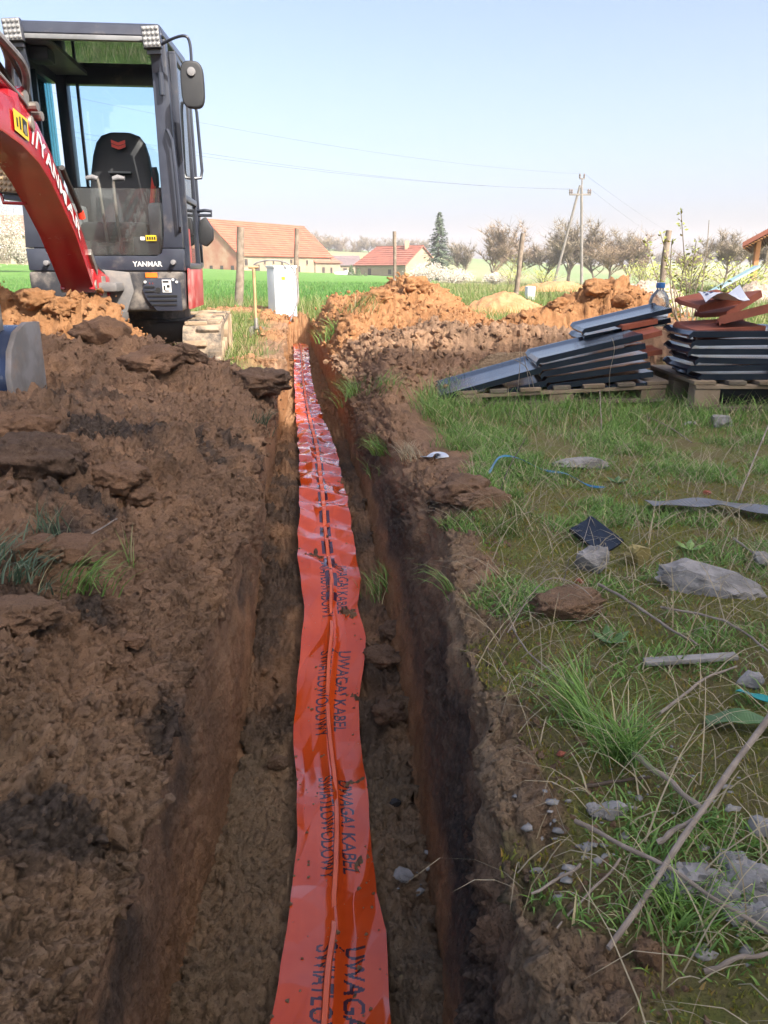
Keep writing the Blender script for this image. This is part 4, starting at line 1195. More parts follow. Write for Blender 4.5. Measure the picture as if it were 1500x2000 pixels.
for k in range(4): MB().bar((x0 + .05 + k * .118, 3.69, -.03), (x0 + .05 + k * .118, 3.80, -.035), .045, .022).build('tooth', M_STEEL, bk)

# ================================================================ roof tiles and pallets
M_TILE = pmat('black_glaze_sky_tint', (.012, .018, .032), (.018, .026, .042), 5, .2, dust=(.11, .10, .095), dlo=.66, dhi=.95, dscale=4, spec=.6)  # black glaze tinted blue in its colour to stand in for reflected sky
M_TERRA = pmat('terracotta', (.30, .085, .045), (.22, .062, .035), 7, .75, bmp=.2, dust=(.34, .20, .13), dlo=.55, dhi=.85, dscale=8)
M_WOOD = pmat('pallet_wood', (.30, .235, .165), (.20, .15, .10), 5, .85, bmp=.4, dust=(.14, .12, .09), dlo=.5, dhi=.8, dscale=4)
M_WOODGREY = pmat('grey_pallet_wood', (.19, .165, .13), (.12, .10, .075), 6, .9, bmp=.5)
ORD = ['topmost', 'second from the top', 'third from the top', 'fourth from the top', 'fifth from the top', 'sixth from the top', 'seventh from the top', 'lowest', 'lowest']

def tile_mesh(L=.46, Wd=.30, th=.013, side=.042):
    """interlocking clay tile: flat pan, rolled long edges with a downturned front skirt and head ribs"""
    nx_, ny_ = 30, 10
    def prof_z(v):          # across the width (v 0..1)
        z = 0.0
        z += .005 * math.exp(-((v - .05) / .05) ** 2) + .022 * math.exp(-((v - .95) / .06) ** 2)
        return z
    top = []; 
    for i in range(nx_ + 1):
        u = i / nx_
        for j in range(ny_ + 1):
            v = j / ny_
            z = prof_z(v)
            if u > .90: z += .012 * (1 if int((u - .90) * 55) % 2 == 0 else 0)      # head ribs
            z -= .018 * max(0, (.035 - u) / .035) ** 2                                # nose rolls down
            top.append((u * L, v * Wd, z))
    vs = top + [(x, y, z - th - (side if (k % (ny_ + 1)) == 0 else 0) * (1 if x > .02 else .8)) for k, (x, y, z) in enumerate(top)]
    fs = []; m = len(top)
    for i in range(nx_):
        for j in range(ny_):
            a = i * (ny_ + 1) + j; b_ = a + 1; c = a + ny_ + 2; d = a + ny_ + 1
            fs.append((a, d, c, b_)); fs.append((m + a, m + b_, m + c, m + d))
    for i in range(nx_):
        a = i * (ny_ + 1); d = a + ny_ + 1; fs.append((a, m + a, m + d, d))
        a += ny_; d = a + ny_ + 1; fs.append((a, d, m + d, m + a))
    for j in range(ny_):
        a = j; fs.append((a, a + 1, m + a + 1, m + a)); a = nx_ * (ny_ + 1) + j; fs.append((a, m + a, m + a + 1, a + 1))
    me = bpy.data.meshes.new('roof_tile'); me.from_pydata(vs, [], fs)
    me.materials.append(M_TILE); me.materials.append(M_TERRA)
    bm = bmesh.new(); bm.from_mesh(me); bmesh.ops.recalc_face_normals(bm, faces=bm.faces); 
    for f in bm.faces:
        c = f.calc_center_median()
        if f.normal.z < -.5: f.material_index = 1                    # bare clay underside
        if f.normal.x > .7 or (c.x > .955 * L and f.normal.z > .2 and False): f.material_index = 1
    bm.to_mesh(me); bm.free()
    me.polygons.foreach_set('use_smooth', np.ones(len(me.polygons), dtype=bool))
    try: me.set_sharp_from_angle(angle=R(40))
    except Exception: pass
    return me
def terra_copy(me):
    m2 = me.copy(); m2.materials.clear(); m2.materials.append(M_TERRA); m2.materials.append(M_TERRA); return m2

TILE = tile_mesh(.60, .40, .011, .021); TILE_T = terra_copy(tile_mesh(.42, .30))
def put_tile(loc, rot, label, group, me=TILE, scale=1.0, name='roof_tile'):
    o = bpy.data.objects.new(name, me); COL.objects.link(o); o.location = loc; o.rotation_euler = rot; o.scale = (scale,) * 3
    return tag(o, label, 'roof tile', group)

def pallet(name, label, x0, x1, y0, y1, z0, z1, lean=0.0):
    """blocks, bottom boards, cross boards and deck boards; lean raises the right end"""
    t = thing(name, label, 'pallet', ((x0 + x1) / 2, (y0 + y1) / 2, z0))
    up = lambda x: lean * (x - x0) / (x1 - x0)
    for yy in np.linspace(y0 + .05, y1 - .05, 3):
        MB().bar((x0 - .015, yy, z0 + .011 + up(x0) * .3), (x1 + .01, yy, z0 + .011 + up(x1) * .6), .10, .020).build('bottom_board', M_WOODGREY, t, bevel=.002, seg=1)
        for xx in (x0 + .07, (x0 + x1) / 2, x1 - .07):
            MB().mm(xx - .07, xx + .07, yy - .048, yy + .048, z0 + .022 + up(xx) * .4, z1 - .044 + up(xx)).build('block', M_WOOD, t, bevel=.004, seg=1)
        MB().bar((x0, yy - .003, z1 - .033 + up(x0)), (x1, yy - .003, z1 - .033 + up(x1)), .10, .020).build('stringer_board', M_WOOD, t, bevel=.002, seg=1)
    nb = 7
    for k in range(nb):
        xx = x0 + .05 + (x1 - x0 - .1) * k / (nb - 1)
        MB().box((xx, (y0 + y1) / 2, z1 - .010 + up(xx)), (.098 if k % 2 else .12, y1 - y0 + .015 * (k % 3), .020), Matrix.Rotation(-math.atan2(lean, x1 - x0), 3, 'Y')).build('deck_board', M_WOODGREY if k % 2 else M_WOOD, t, bevel=.002, seg=1)
    return t
pallet('pallet', 'weathered wooden pallet sunk at its left end under the leaning tile stack', .42, 1.60, 4.36, 5.10, -.01, .085, .06)
pallet('pallet', 'wooden pallet with thick blocks under the upright tile stack at the right edge', 1.70, 2.85, 4.20, 4.95, .0, .165, 0.0)
GA_, GB_ = 'black roof tiles in the leaning stack', 'black roof tiles in the upright stack'
tilt = R(-13)
# leaning stack: lower left pair, main pile, pair on top
put_tile((.30, 4.36, .055), (R(2), R(-15.5), R(1)), 'black roof tile sloping down to the grass, top one of the left pair on the leaning stack', GA_)
put_tile((.33, 4.38, .012), (R(2), R(-12.5), R(-1)), 'black roof tile lying under the leftmost sloping one on the leaning stack', GA_)
for k in range(6):
    z = .262 - .036 * k; sl = -13.5 + 1.6 * k
    if k == 0: lb = 'large black roof tile covering the main pile of the leaning stack'
    else: lb = 'black roof tile inside the main pile of the leaning stack, %s' % ORD[k]
    put_tile((.855 + .018 * k + random.uniform(-.008, .008), 4.37 + random.uniform(0, .02), z), (R(random.uniform(-1, 1)), R(sl), R(random.uniform(-1.5, 1.5))), lb, GA_)
for k in range(5):
    put_tile((.98 + .01 * k, 4.80 + .01 * k, .17 - .035 * k), (0, R(-10 + 1.4 * k), R(2)), 'black roof tile in the rear row of the leaning stack, %s' % ORD[k], GA_)
put_tile((1.17, 4.66, .405), (R(1), R(-13.5), R(-2)), 'short black roof tile at the very top of the leaning stack', GA_, scale=.88)
put_tile((1.19, 4.70, .362), (R(-1), R(-11.5), R(1)), 'black roof tile just under the topmost one of the leaning stack', GA_, scale=.88)
# clay heads seen at the right end of the leaning stack
for k, (x, y, z, a) in enumerate(((1.37, 4.48, .36, -14), (1.40, 4.52, .27, -8), (1.39, 4.60, .43, -10))):
    put_tile((x, y, z), (R(3), R(a), R(4 * k)), ['bare clay roof tile end jutting from the right of the leaning stack, middle one', 'bare clay roof tile end jutting from the right of the leaning stack, lowest one', 'bare clay roof tile end jutting from the right of the leaning stack, uppermost one'][k], 'clay tile ends', TILE_T, .52)
# upright stack at the right
for k in range(6):
    z = .425 - .046 * k
    put_tile((1.665 + .012 * k * (k % 2) - .012 * (5 - k) * .2 + random.uniform(-.012, .012), 4.23 + random.uniform(0, .015), z), (0, R(random.uniform(-1, 1.5)), R(random.uniform(-1.2, 1.2))), 'black roof tile in the upright stack under the broken clay tiles, %s' % ORD[k], GB_)
    put_tile((2.28 + random.uniform(-.01, .01), 4.24, z - .004), (0, R(random.uniform(-1, 1)), R(random.uniform(-1, 1))), 'black roof tile in the second pile beside the upright stack at the picture edge, %s' % ORD[k], 'black roof tiles in the second pile')
# broken clay tiles and a sheet of paper on top
for k, (x, y, z, rx, ry, rz, sc, lb) in enumerate((
    (1.70, 4.30, .475, 4, -3, 4, .95, 'ribbed clay roof tile lying flat on the upright black stack'),
    (1.84, 4.36, .545, -12, -16, -14, .85, 'broken clay roof tile propped up on the right of the upright stack'),
    (1.76, 4.44, .60, 8, -9, 18, .70, 'broken clay roof tile under the white paper on the upright stack'),
    (2.10, 4.30, .50, 6, 8, -25, .95, 'broken clay roof tile at the picture edge on the upright stack'),
    (1.95, 4.52, .56, -6, -22, 30, .75, 'clay shard leaning behind the paper on the upright stack'))):
    put_tile((x, y, z - .05), (R(rx), R(ry), R(rz)), lb, 'broken clay tiles', TILE_T, sc, 'broken_tile')
M_SHEET = pmat('printed_paper', (.80, .82, .86), (.74, .76, .80), 3, .6)
pv = []; pf = []
for i in range(9):
    for j in range(7):
        u, v = i / 8, j / 6
        pv.append((1.755 + .24 * u + .02 * v, 4.34 + .20 * v, .575 + .035 * math.sin(u * 5 + v * 2) + .02 * v + .045 * u))
for i in range(8):
    for j in range(6): a = i * 7 + j; pf.append((a, a + 7, a + 8, a + 1))
pv2 = [(x, y, z - .002) for x, y, z in pv]
me = bpy.data.meshes.new('paper_sheet'); me.from_pydata(pv + pv2, [], pf + [tuple(63 + i for i in reversed(f)) for f in pf])
ps = link('paper_sheet', me, M_SHEET); tag(ps, 'crumpled white printed paper sheet on the broken clay tiles', 'paper')
for k in range(3):
    q = MB(); 
    for (u0, u1, v0, v1) in (((.05, .22, .25 + .2 * k, .36 + .2 * k)),):
        def pt(u, v): return (1.755 + .24 * u + .02 * v, 4.34 + .20 * v, .5775 + .035 * math.sin(u * 5 + v * 2) + .02 * v + .045 * u)
        q.add([pt(u0, v0), pt(u1, v0), pt(u1, v1), pt(u0, v1)], [(0, 1, 2, 3)])
    q.build('print', pmat('paper_print', (.05, .08, .20), None, 5, .6) if k == 0 else bpy.data.materials['paper_print'], ps)
# dark foil pack under the upright stack
fp = MB(); fp.box((2.10, 4.55, .065), (.50, .5, .11)); fo = fp.build('foil_bundle', M_BLACKPE, None, bevel=.03)
tag(fo, 'crumpled black plastic bundle under the right pallet', 'plastic bundle')
st = put_tile((1.60, 5.15, .20), (R(10), R(60), R(20)), 'loose black roof tile leaning behind the gap between the two stacks', None, TILE, .5)

# water bottle
def bottle():
    t = thing('water_bottle', 'large clear plastic water bottle with blue cap standing on the leaning tile stack', 'bottle', (1.735, 5.02, .40))
    M_PET = glass_mat('bottle_plastic', (.82, .88, .93), .30, (.3, .9), rough=.08)
    M_WATER = glass_mat('bottle_water', (.80, .88, .92), .12, (.3, .9), rough=.02, ior=1.33)
    c = Vector((1.735, 5.02, .40))
    MB().lathe([(.055, .0), (.062, .01), (.062, .05), (.058, .055), (.062, .06), (.062, .10), (.058, .105), (.062, .11), (.062, .155), (.050, .19), (.028, .215), (.022, .222), (.022, .235)], c, 24).build('body', M_PET, t, smooth=True)
    MB().lathe([(.051, .004), (.057, .014), (.057, .11)], c, 20).build('water', M_WATER, t, smooth=True)
    MB().lathe([(.026, .233), (.027, .236), (.027, .262), (.024, .265)], c, 20).build('cap', pmat('blue_cap', (.05, .22, .55), None, 5, .4), t, smooth=False)
    MB().lathe([(.0628, .062), (.0628, .098)], c, 24).build('label_band', pmat('bottle_label', (.60, .68, .80), (.40, .50, .68), 18, .5), t, smooth=True)
bottle()

# ================================================================ fence posts, shovel, cabinet
M_POST = pmat('grey_post_wood', (.25, .205, .16), (.16, .125, .095), 9, .9, bmp=.6, bdist=.01)
def post(name, label, px, ptop, pbase, Y, r, taper=.92, lean=0.0, mat=None):
    b_ = P(px, pbase, Y); t_ = P(px + lean, ptop, Y)
    b_.z = min(b_.z, float(land_z(np.array(b_.x), np.array(Y))) + .0) - .12
    n = 9; pts = []; rad = []
    for i in range(n):
        f = i / (n - 1); p = b_.lerp(t_, f)
        p.x += .008 * math.sin(f * 7 + px); pts.append(p); rad.append(r * (1 + (taper - 1) * f) * (1 + .05 * math.sin(f * 11 + px)))
    o = MB().tube(pts, rad, 12).build(name, mat or M_POST, smooth=True)
    tag(o, label, 'post', 'old fence posts along the field')
    return o
post('fence_post', 'thick crooked wooden fence post between the excavator and the shovel', 463, 443, 575, 14.6, .082, .8, 8)
post('fence_post', 'straight wooden fence post right behind the white cabinet', 579, 446, 605, 14.8, .046, .95)
post('fence_post', 'thin wooden fence post in front of the red-roofed cottage', 770, 452, 570, 16.5, .036, .95, 1)
post('fence_post', 'leaning wooden fence post between the two orange soil heaps', 1004, 456, 596, 16.5, .050, .95, 18)
post('fence_post', 'leaning wooden fence post beside the budding sapling', 1288, 450, 590, 14.0, .056, .95, 18)

M_SHAFT = pmat('ash_shaft', (.46, .32, .17), (.36, .24, .12), 12, .6, bmp=.2)
sv = thing('shovel', 'spade with wooden shaft stuck in the soil beside the trench', 'shovel', tuple(P(500, 662, 8.9)))
pb, pt_ = P(502, 660, 8.9), P(495, 523, 8.9)
MB().tube([pb + Vector((0, 0, .05)), pb.lerp(pt_, .3) + Vector((-.004, 0, 0)), pb.lerp(pt_, .7), pt_], [.019, .017, .017, .018], 10).build('shaft', M_SHAFT, sv, smooth=True)
MB().tube([pt_ + Vector((-.055, 0, .004)), pt_ + Vector((0, 0, .006)), pt_ + Vector((.055, 0, .008))], [.014, .019, .014], 10).build('handle', M_SHAFT, sv, smooth=True)
bl_ = MB(); bl_.prism([(-.08, .13), (-.03, .145), (.03, .145), (.085, .13), (.08, -.10), (.04, -.16), (-.04, -.16), (-.075, -.10)], pb + Vector((.0, -.01, -.01)), (1, .1, 0), (0, .12, 1), (0, .006, 0))
bl_.build('blade', M_STEEL, sv, bevel=.002, seg=1)
MB().tube([pb + Vector((0, -.012, .10)), pb + Vector((0, 0, .22))], [.026, .020], 10).build('socket', M_STEEL, sv, smooth=True)

M_CABINET = pmat('white_cabinet', (.66, .70, .74), (.60, .64, .69), 3, .45, dust=(.55, .50, .42), dlo=.62, dhi=.9, dscale=2.5)
cbp = P(553, 622, 12.9); cbp.z = 0.0
cbn = thing('utility_cabinet', 'white electric utility cabinet at the far end of the trench', 'cabinet', tuple(cbp))
ca = Matrix.Rotation(R(38), 3, 'Z')
def cbx(c, s, nm, mat=M_CABINET, bv=.008): return MB().box(cbp + ca @ Vector(c), s, ca).build(nm, mat, cbn, bevel=bv)
cbx((0, 0, .38), (.40, .24, .76), 'housing', bv=.012); cbx((0, 0, .775), (.43, .27, .035), 'lid')
cbx((0, -.124, .43), (.36, .012, .58), 'door', bv=.003); cbx((0, -.123, .07), (.36, .014, .12), 'plinth_panel', bv=.003)
cbx((.13, -.134, .45), (.02, .012, .08), 'lock', M_STEEL, .002); cbx((-.05, -.133, .60), (.07, .004, .05), 'sign_plate', M_YELLOW, 0)
# loops of cable hanging round the cabinet
cab_pts = [cbp + Vector((-.42, -.25, .66)), cbp + Vector((-.38, -.22, .82)), cbp + Vector((-.1, -.2, .87)), cbp + Vector((.16, -.16, .80)), cbp + Vector((.27, -.2, .55)), cbp + Vector((.27, -.3, .25)), cbp + Vector((.16, -.4, -.05))]
o = MB().tube(smooth_pts(cab_pts), .012, 8).build('cable', M_GREYHOSE, smooth=True); tag(o, 'grey cable looping over the white utility cabinet', 'cable')
ob_ = MB().tube(smooth_pts([P(566, 632, 12.6), P(567, 622, 12.6), P(572, 615, 12.75)]), .02, 8).build('conduit_end', pmat('orange_conduit', (.72, .16, .03), None, 5, .4), smooth=True)
tag(ob_, 'short orange conduit end rising from the trench at the cabinet foot', 'conduit')
wb = MB().box(P(1035, 573, 19.0), (.20, .16, .32), Matrix.Rotation(.3, 3, 'Z')).build('marker_block', M_CABINET, bevel=.02)
tag(wb, 'small white marker box in the grass beyond the leaning post', 'box')

# ================================================================ buildings
M_BRICK = pmat('barn_brick', (.33, .135, .08), (.40, .22, .14), .35, .9, bmp=.5, bdist=.05, bscale=4, dust=(.42, .31, .22), dlo=.48, dhi=.75, dscale=.35)
M_LIME = pmat('lime_plaster', (.33, .265, .19), (.25, .20, .14), .25, .9, dust=(.30, .20, .14), dlo=.5, dhi=.8, dscale=.5)
M_RED1 = pmat('barn_tiles', (.42, .115, .06), (.33, .085, .045), .5, .8, dust=(.34, .15, .09), dlo=.6, dhi=.9, dscale=.8)
M_RED2 = pmat('newer_tiles', (.44, .14, .09), (.38, .12, .075), 1.5, .75)
M_RED3 = pmat('old_tiles', (.34, .115, .075), (.25, .09, .06), .8, .85)
M_SLATE = pmat('slate_roof', (.20, .15, .155), (.15, .12, .125), 2, .8)
M_DOOR = pmat('dark_opening', (.05, .035, .03), None, 3, .8)

def rib_roof(name, mat, parent, corners, n, m):
    """roof slope a-b (eave) d-c (ridge) laid in courses: every course a thin slab stepping over the one below"""
    a, b_, c, d = [Vector(v) for v in corners]
    nrm = (b_ - a).cross(d - a).normalized()
    if nrm.z < 0: nrm = -nrm
    mb = MB()
    for i in range(n):
        f0, f1 = i / n, (i + 1) / n + .12 / n
        p = [a.lerp(d, f0), b_.lerp(c, f0), b_.lerp(c, f1), a.lerp(d, f1)]
        wob = [nrm * (.10 + .05 * random.random()), nrm * (.10 + .05 * random.random()), nrm * .03, nrm * .03]
        mb.hexa([*(q - nrm * .06 for q in p), *(q + w_ for q, w_ in zip(p, wob))])
    return mb.build(name, mat, parent)

def gable_house(name, label, N_, along, across, wall_h, ridge_h, mats, hip=0.0, wins=(), gable_wins=(), roof2=None, over=.35):
    """N_: near corner; along: vector of the long wall; across: vector of the gable wall"""
    N_, al, ac = Vector(N_), Vector(along), Vector(across)
    up = Vector((0, 0, 1))
    t = thing(name, label, 'house' if 'barn' not in name else 'barn', tuple(N_))
    w = MB()
    A, B, C, D = N_, N_ + al, N_ + al + ac, N_ + ac
    dn = up * -1.2
    hA = up * wall_h
    apex0, apex1 = N_ + ac / 2 + up * ridge_h, N_ + al + ac / 2 + up * ridge_h
    MB().add([A + dn, B + dn, B + hA, A + hA], [(0, 1, 2, 3)]).build('long_wall', mats[1], t)
    MB().add([C + dn, D + dn, D + hA, C + hA], [(0, 1, 2, 3)]).build('long_wall', mats[1], t)
    MB().add([A + dn, D + dn, D + hA, apex0, A + hA], [(0, 1, 2, 3, 4)]).build('gable_wall', mats[0], t)
    hb_ = al.normalized() * hip
    if hip > 0:
        MB().add([B + dn, C + dn, C + hA, B + hA], [(0, 1, 2, 3)]).build('end_wall', mats[1], t)
    else:
        MB().add([B + dn, C + dn, C + hA, apex1, B + hA], [(0, 1, 2, 3, 4)]).build('gable_wall', mats[0], t)
    oa = al.normalized() * over; oc = ac.normalized() * over
    sl = up * (-(ridge_h - wall_h) / (ac.length / 2) * over)
    e0, e1 = A + hA - oa - oc + sl, B + hA + oa - oc + sl
    r0, r1 = apex0 - oa, apex1 + oa - hb_
    rn = max(8, int((ac.length / 2) / .45))
    rib_roof('roof', mats[2], t, (e0, e1, r1, r0), rn, 1)
    f0, f1 = D + hA - oa + oc + sl, C + hA + oa + oc + sl
    rib_roof('roof', mats[2], t, (f0, f1, r1, r0), rn, 1)
    if hip > 0:
        MB().add([e1 + up * .05, f1 + up * .05, r1 + up * .05], [(0, 1, 2)]).build('roof_hip', mats[2], t)
    MB().tube([r0 + up * .06, r1 + up * .06], .14, 6).build('ridge', mats[2], t)
    out = -ac.normalized() * .03
    an = al.normalized()
    for (s, z, ww, hh) in wins:
        c = N_ + al * s + up * z + out
        fr = MB().add([c - an * ww / 2 - up * hh / 2 + out, c + an * ww / 2 - up * hh / 2 + out, c + an * ww / 2 + up * hh / 2 + out, c - an * ww / 2 + up * hh / 2 + out], [(0, 1, 2, 3)]).build('window', M_DOOR, t)
        MB().bar(c - an * (ww / 2 + .1) - up * (hh / 2 + .05) + out, c + an * (ww / 2 + .1) - up * (hh / 2 + .05) + out, .12, .1).build('sill', mats[1], fr)
    out2 = -al.normalized() * .03; bn = ac.normalized()
    for (s, z, ww, hh) in gable_wins:
        c = N_ + ac * s + up * z + out2 * 2
        MB().add([c - bn * ww / 2 - up * hh / 2, c + bn * ww / 2 - up * hh / 2, c + bn * ww / 2 + up * hh / 2, c - bn * ww / 2 + up * hh / 2], [(0, 1, 2, 3)]).build('window', M_DOOR, t)
    return t
def bz(px, py, Y): return P(px, py, Y)
# long barn
n0 = bz(469, 531, 140); n1_ = bz(648, 545, 165)
al = (n1_ - n0); al.z = 0; ac = Vector((-al.y, al.x, 0)).normalized() * 13.5
barn = gable_house('barn', 'long old barn with brick gable and sagging red tiled roof behind the field', n0, al, ac, 2.9, 8.7, (M_BRICK, M_LIME, M_RED1), 0,
    [(.06, 1.6, .8, 1.1), (.16, .3, 1.6, 1.8), (.24, 1.7, .5, .7), (.33, 1.7, .5, .7), (.42, 1.6, .5, .8), (.52, 1.8, .7, .7), (.60, .2, 1.0, 1.6), (.70, 1.7, .6, .8), (.80, .1, .9, 1.4)],
    [(.12, .6, .7, .9), (.30, .6, .7, .9), (.48, .6, .7, .9), (.66, .6, .7, .9)])
m0 = n0 + al.normalized() * 1.5 + ac * .62
MB().box((m0.x - 1.5, m0.y, n0.z + 8.6), (.9, .9, 2.0)).build('chimney', M_BRICK, barn)
# newer hipped end of the row
h0 = n0 + al * 1.004; e_al = al.normalized() * 9.0
h0.z = n1_.z
gable_house('dwelling', 'plastered dwelling with bright red hipped roof joined to the barn end', h0 + Vector((.0, .0, 0)) - al.normalized() * 6.2 - ac.normalized() * .25, al.normalized() * 9.0, ac * 1.0, 3.35, 8.0, (M_LIME, M_LIME, M_RED2), 5.0, [(.30, 1.7, .9, 1.2), (.62, 1.7, .7, 1.1)])
# cottage with old tiles
q0 = bz(792, 548, 148); q1 = bz(694, 545, 158)
al2 = q1 - q0; al2.z = 0; ac2 = Vector((al2.y, -al2.x, 0)).normalized() * 8.5
ct = gable_house('cottage', 'low cottage with weathered red roof between the barn and the spruce', q0, al2, ac2, 2.9, 6.1, (M_LIME, M_LIME, M_RED3), 2.0, [(.3, 1.5, .8, .9), (.7, 1.4, .9, 1.4)])
MB().box(q0 + al2 * .25 + ac2 * .45 + Vector((0, 0, 6.3)), (.8, .8, 1.6)).build('chimney', M_BRICK, ct)
s0 = bz(655, 538, 172); al3 = Vector((5.2, 1.0, 0)); ac3 = Vector((-1.0, 5.2, 0))
gable_house('shed', 'small shed with grey slate roof between barn and cottage', s0, al3, ac3, 2.2, 3.9, (M_LIME, M_LIME, M_SLATE), 0, [(.4, 1.1, .8, .8)])
gh = MB(); g0 = bz(652, 541, 146); gh.hexa([g0, g0 + Vector((3.6, 0, 0)), g0 + Vector((3.6, 2, 0)), g0 + Vector((0, 2, 0)), g0 + Vector((.2, 0, .8)), g0 + Vector((3.6, 0, 1.3)), g0 + Vector((3.6, 2, 1.3)), g0 + Vector((.2, 2, .8))])
go = gh.build('poly_tunnel', M_WHITE, bevel=.1); tag(go, 'low white covered frame in front of the small shed', 'greenhouse')
# house behind the excavator at the far left
l0 = bz(75, 512, 95)
lh = gable_house('farmhouse', 'beige farmhouse with dull brown roof behind the blossoming tree', l0 + Vector((-14, 2, 0)), Vector((13.5, 4.0, 0)), Vector((-2.8, 9.5, 0)), 3.3, 5.6, (M_LIME, M_LIME, pmat('brown_roof', (.26, .19, .15), (.20, .15, .12), 1, .85)), 0, [(.3, 1.5, .9, 1.2), (.6, 1.5, .9, 1.2)])
# corner of a new house at the right edge
ry = 25.0
c0 = P(1490, 545, ry); e = P(1452, 474, ry)
nh = thing('new_house', 'corner of a new house with wooden eaves at the right edge', 'house', (c0.x, ry, c0.z))
M_CREAM = pmat('cream_render', (.62, .58, .50), (.56, .52, .45), 2, .85)
M_SOFFIT = pmat('soffit_wood', (.46, .22, .09), (.38, .17, .07), 4, .6)
dv = Vector((e.x * 1.10, ry, 0)).normalized(); rv_ = Vector((dv.y, -dv.x, 0)); up_ = Vector((0, 0, 1))
def nbox(r0, r1, d0, d1, z0, z1, nm, mat):
    o_ = Vector((c0.x, ry, 0)); q = [o_ + rv_ * a + dv * b for a, b in ((r0, d0), (r1, d0), (r1, d1), (r0, d1))]
    return MB().hexa([*(v + up_ * z0 for v in q), *(v + up_ * z1 for v in q)]).build(nm, mat, nh)
nbox(0, 8, .6, 9, -1.2, P(1500, 487, ry).z, 'wall', M_CREAM)
eo = e - dv * .5
rfm = MB(); rfm.prism([(0, 0), (4.4, 2.6), (8.8, 0), (8.8, -.14), (4.4, 2.44), (0, -.14)], eo, rv_, up_, dv * 10); rfm.build('roof', M_RED3, nh)
for k in range(9):
    q = eo + rv_ * (.05 + .075 * k) + up_ * (-.165 + .044 * k); MB().bar(q, q + dv * 9.8, .066, .02).build('soffit_board', M_SOFFIT, nh)
MB().bar(c0 + rv_ * -.28 + dv * .1 + up_ * -.8, c0 + rv_ * -.28 + dv * .1 + up_ * 1.2, .14, .14).build('porch_post', M_SOFFIT, nh)
nbox(.25, 1.3, .55, .62, .5, 1.15, 'window', M_GLASS_DARK)
fl = MB(); fl.bar(P(1385, 572, 20) , P(1480, 520, 20), .30, .05, (0, 0, 1)); fo = fl.build('tilted_board', pmat('teal_board', (.28, .42, .44), (.24, .36, .39), 3, .6)); tag(fo, 'pale teal board sloping up towards the new house', 'board')

# ================================================================ power line
M_CONC = pmat('pole_concrete', (.20, .185, .17), (.15, .14, .13), 3, .9)
M_WIRE = pmat('wire_metal', (.18, .19, .21), None, 5, .5, .3)
M_INS = pmat('insulator', (.16, .13, .12), None, 5, .3)
PY = 68.0
ptop, pbase = P(1136, 366, PY), P(1137, 556, PY)
pole = thing('power_pole', 'concrete electricity pole with slanting prop and crossarm behind the heaps', 'power pole', tuple(pbase))
MB().tube([pbase + Vector((0, 0, -.6)), ptop], [.14, .10], 8).build('mast', M_CONC, pole)
MB().tube([P(1080, 552, PY + .5) + Vector((0, 0, -.5)), P(1133, 362, PY)], [.13, .09], 8).build('prop', M_CONC, pole)
ca0, ca1 = P(1112, 380, PY), P(1154, 380, PY)
MB().bar(ca0, ca1, .12, .14).build('crossarm', M_CONC, pole)
MB().bar(P(1136, 372, PY), P(1137, 350, PY), .10, .10).build('top_spike', M_CONC, pole)
MB().bar(P(1132, 349, PY), P(1142, 349, PY), .09, .09).build('top_bracket', M_CONC, pole)
INSP = [P(1113, 376, PY), P(1117, 376, PY), P(1149, 376, PY), P(1153, 376, PY), P(1132.5, 346, PY), P(1141, 346, PY)]
for q in INSP: MB().lathe([(.04, -.1), (.09, .02), (.05, .08), (.09, .14), (.05, .24), (.03, .28)], q, 8).build('insulator', M_INS, pole)
def wire(a, b_, sag, label, r=.007):
    pts = [a.lerp(b_, i / 40) - Vector((0, 0, sag * 4 * (i / 40) * (1 - i / 40))) for i in range(41)]
    o = MB().tube(pts, r, 4, caps=False).build('overhead_wire', M_WIRE); tag(o, label, 'wire', 'overhead wires')
def wend(px, py, Y): return P(px, py, Y)
wire(INSP[4] + Vector((0, 0, .25)), wend(-420, 62, 34), .9, 'topmost overhead wire running left from the pole above the excavator', .006)
wire(INSP[0] + Vector((0, 0, .25)), wend(-420, 150, 34), .9, 'upper wire of the lower pair running left from the pole')
wire(INSP[2] + Vector((0, 0, .25)), wend(-420, 170, 34), .9, 'lower wire of the lower pair running left from the pole')
wire(INSP[5] + Vector((0, 0, .25)), wend(1420, 500, 170), 1.2, 'upper overhead wire sinking to the right behind the pole')
wire(INSP[3] + Vector((0, 0, .25)), wend(1400, 505, 170), 1.5, 'lower overhead wire sinking to the right behind the pole')

# ================================================================ trees
def twig_material(name, c1, c2): return pmat(name, c1, c2, 2.0, .9)
M_BARK = twig_material('bark', (.20, .16, .125), (.13, .10, .08)); M_TWIG = twig_material('twigs', (.27, .23, .165), (.20, .165, .12))
M_TWIGR = twig_material('reddish_twigs', (.31, .235, .16), (.23, .175, .12))

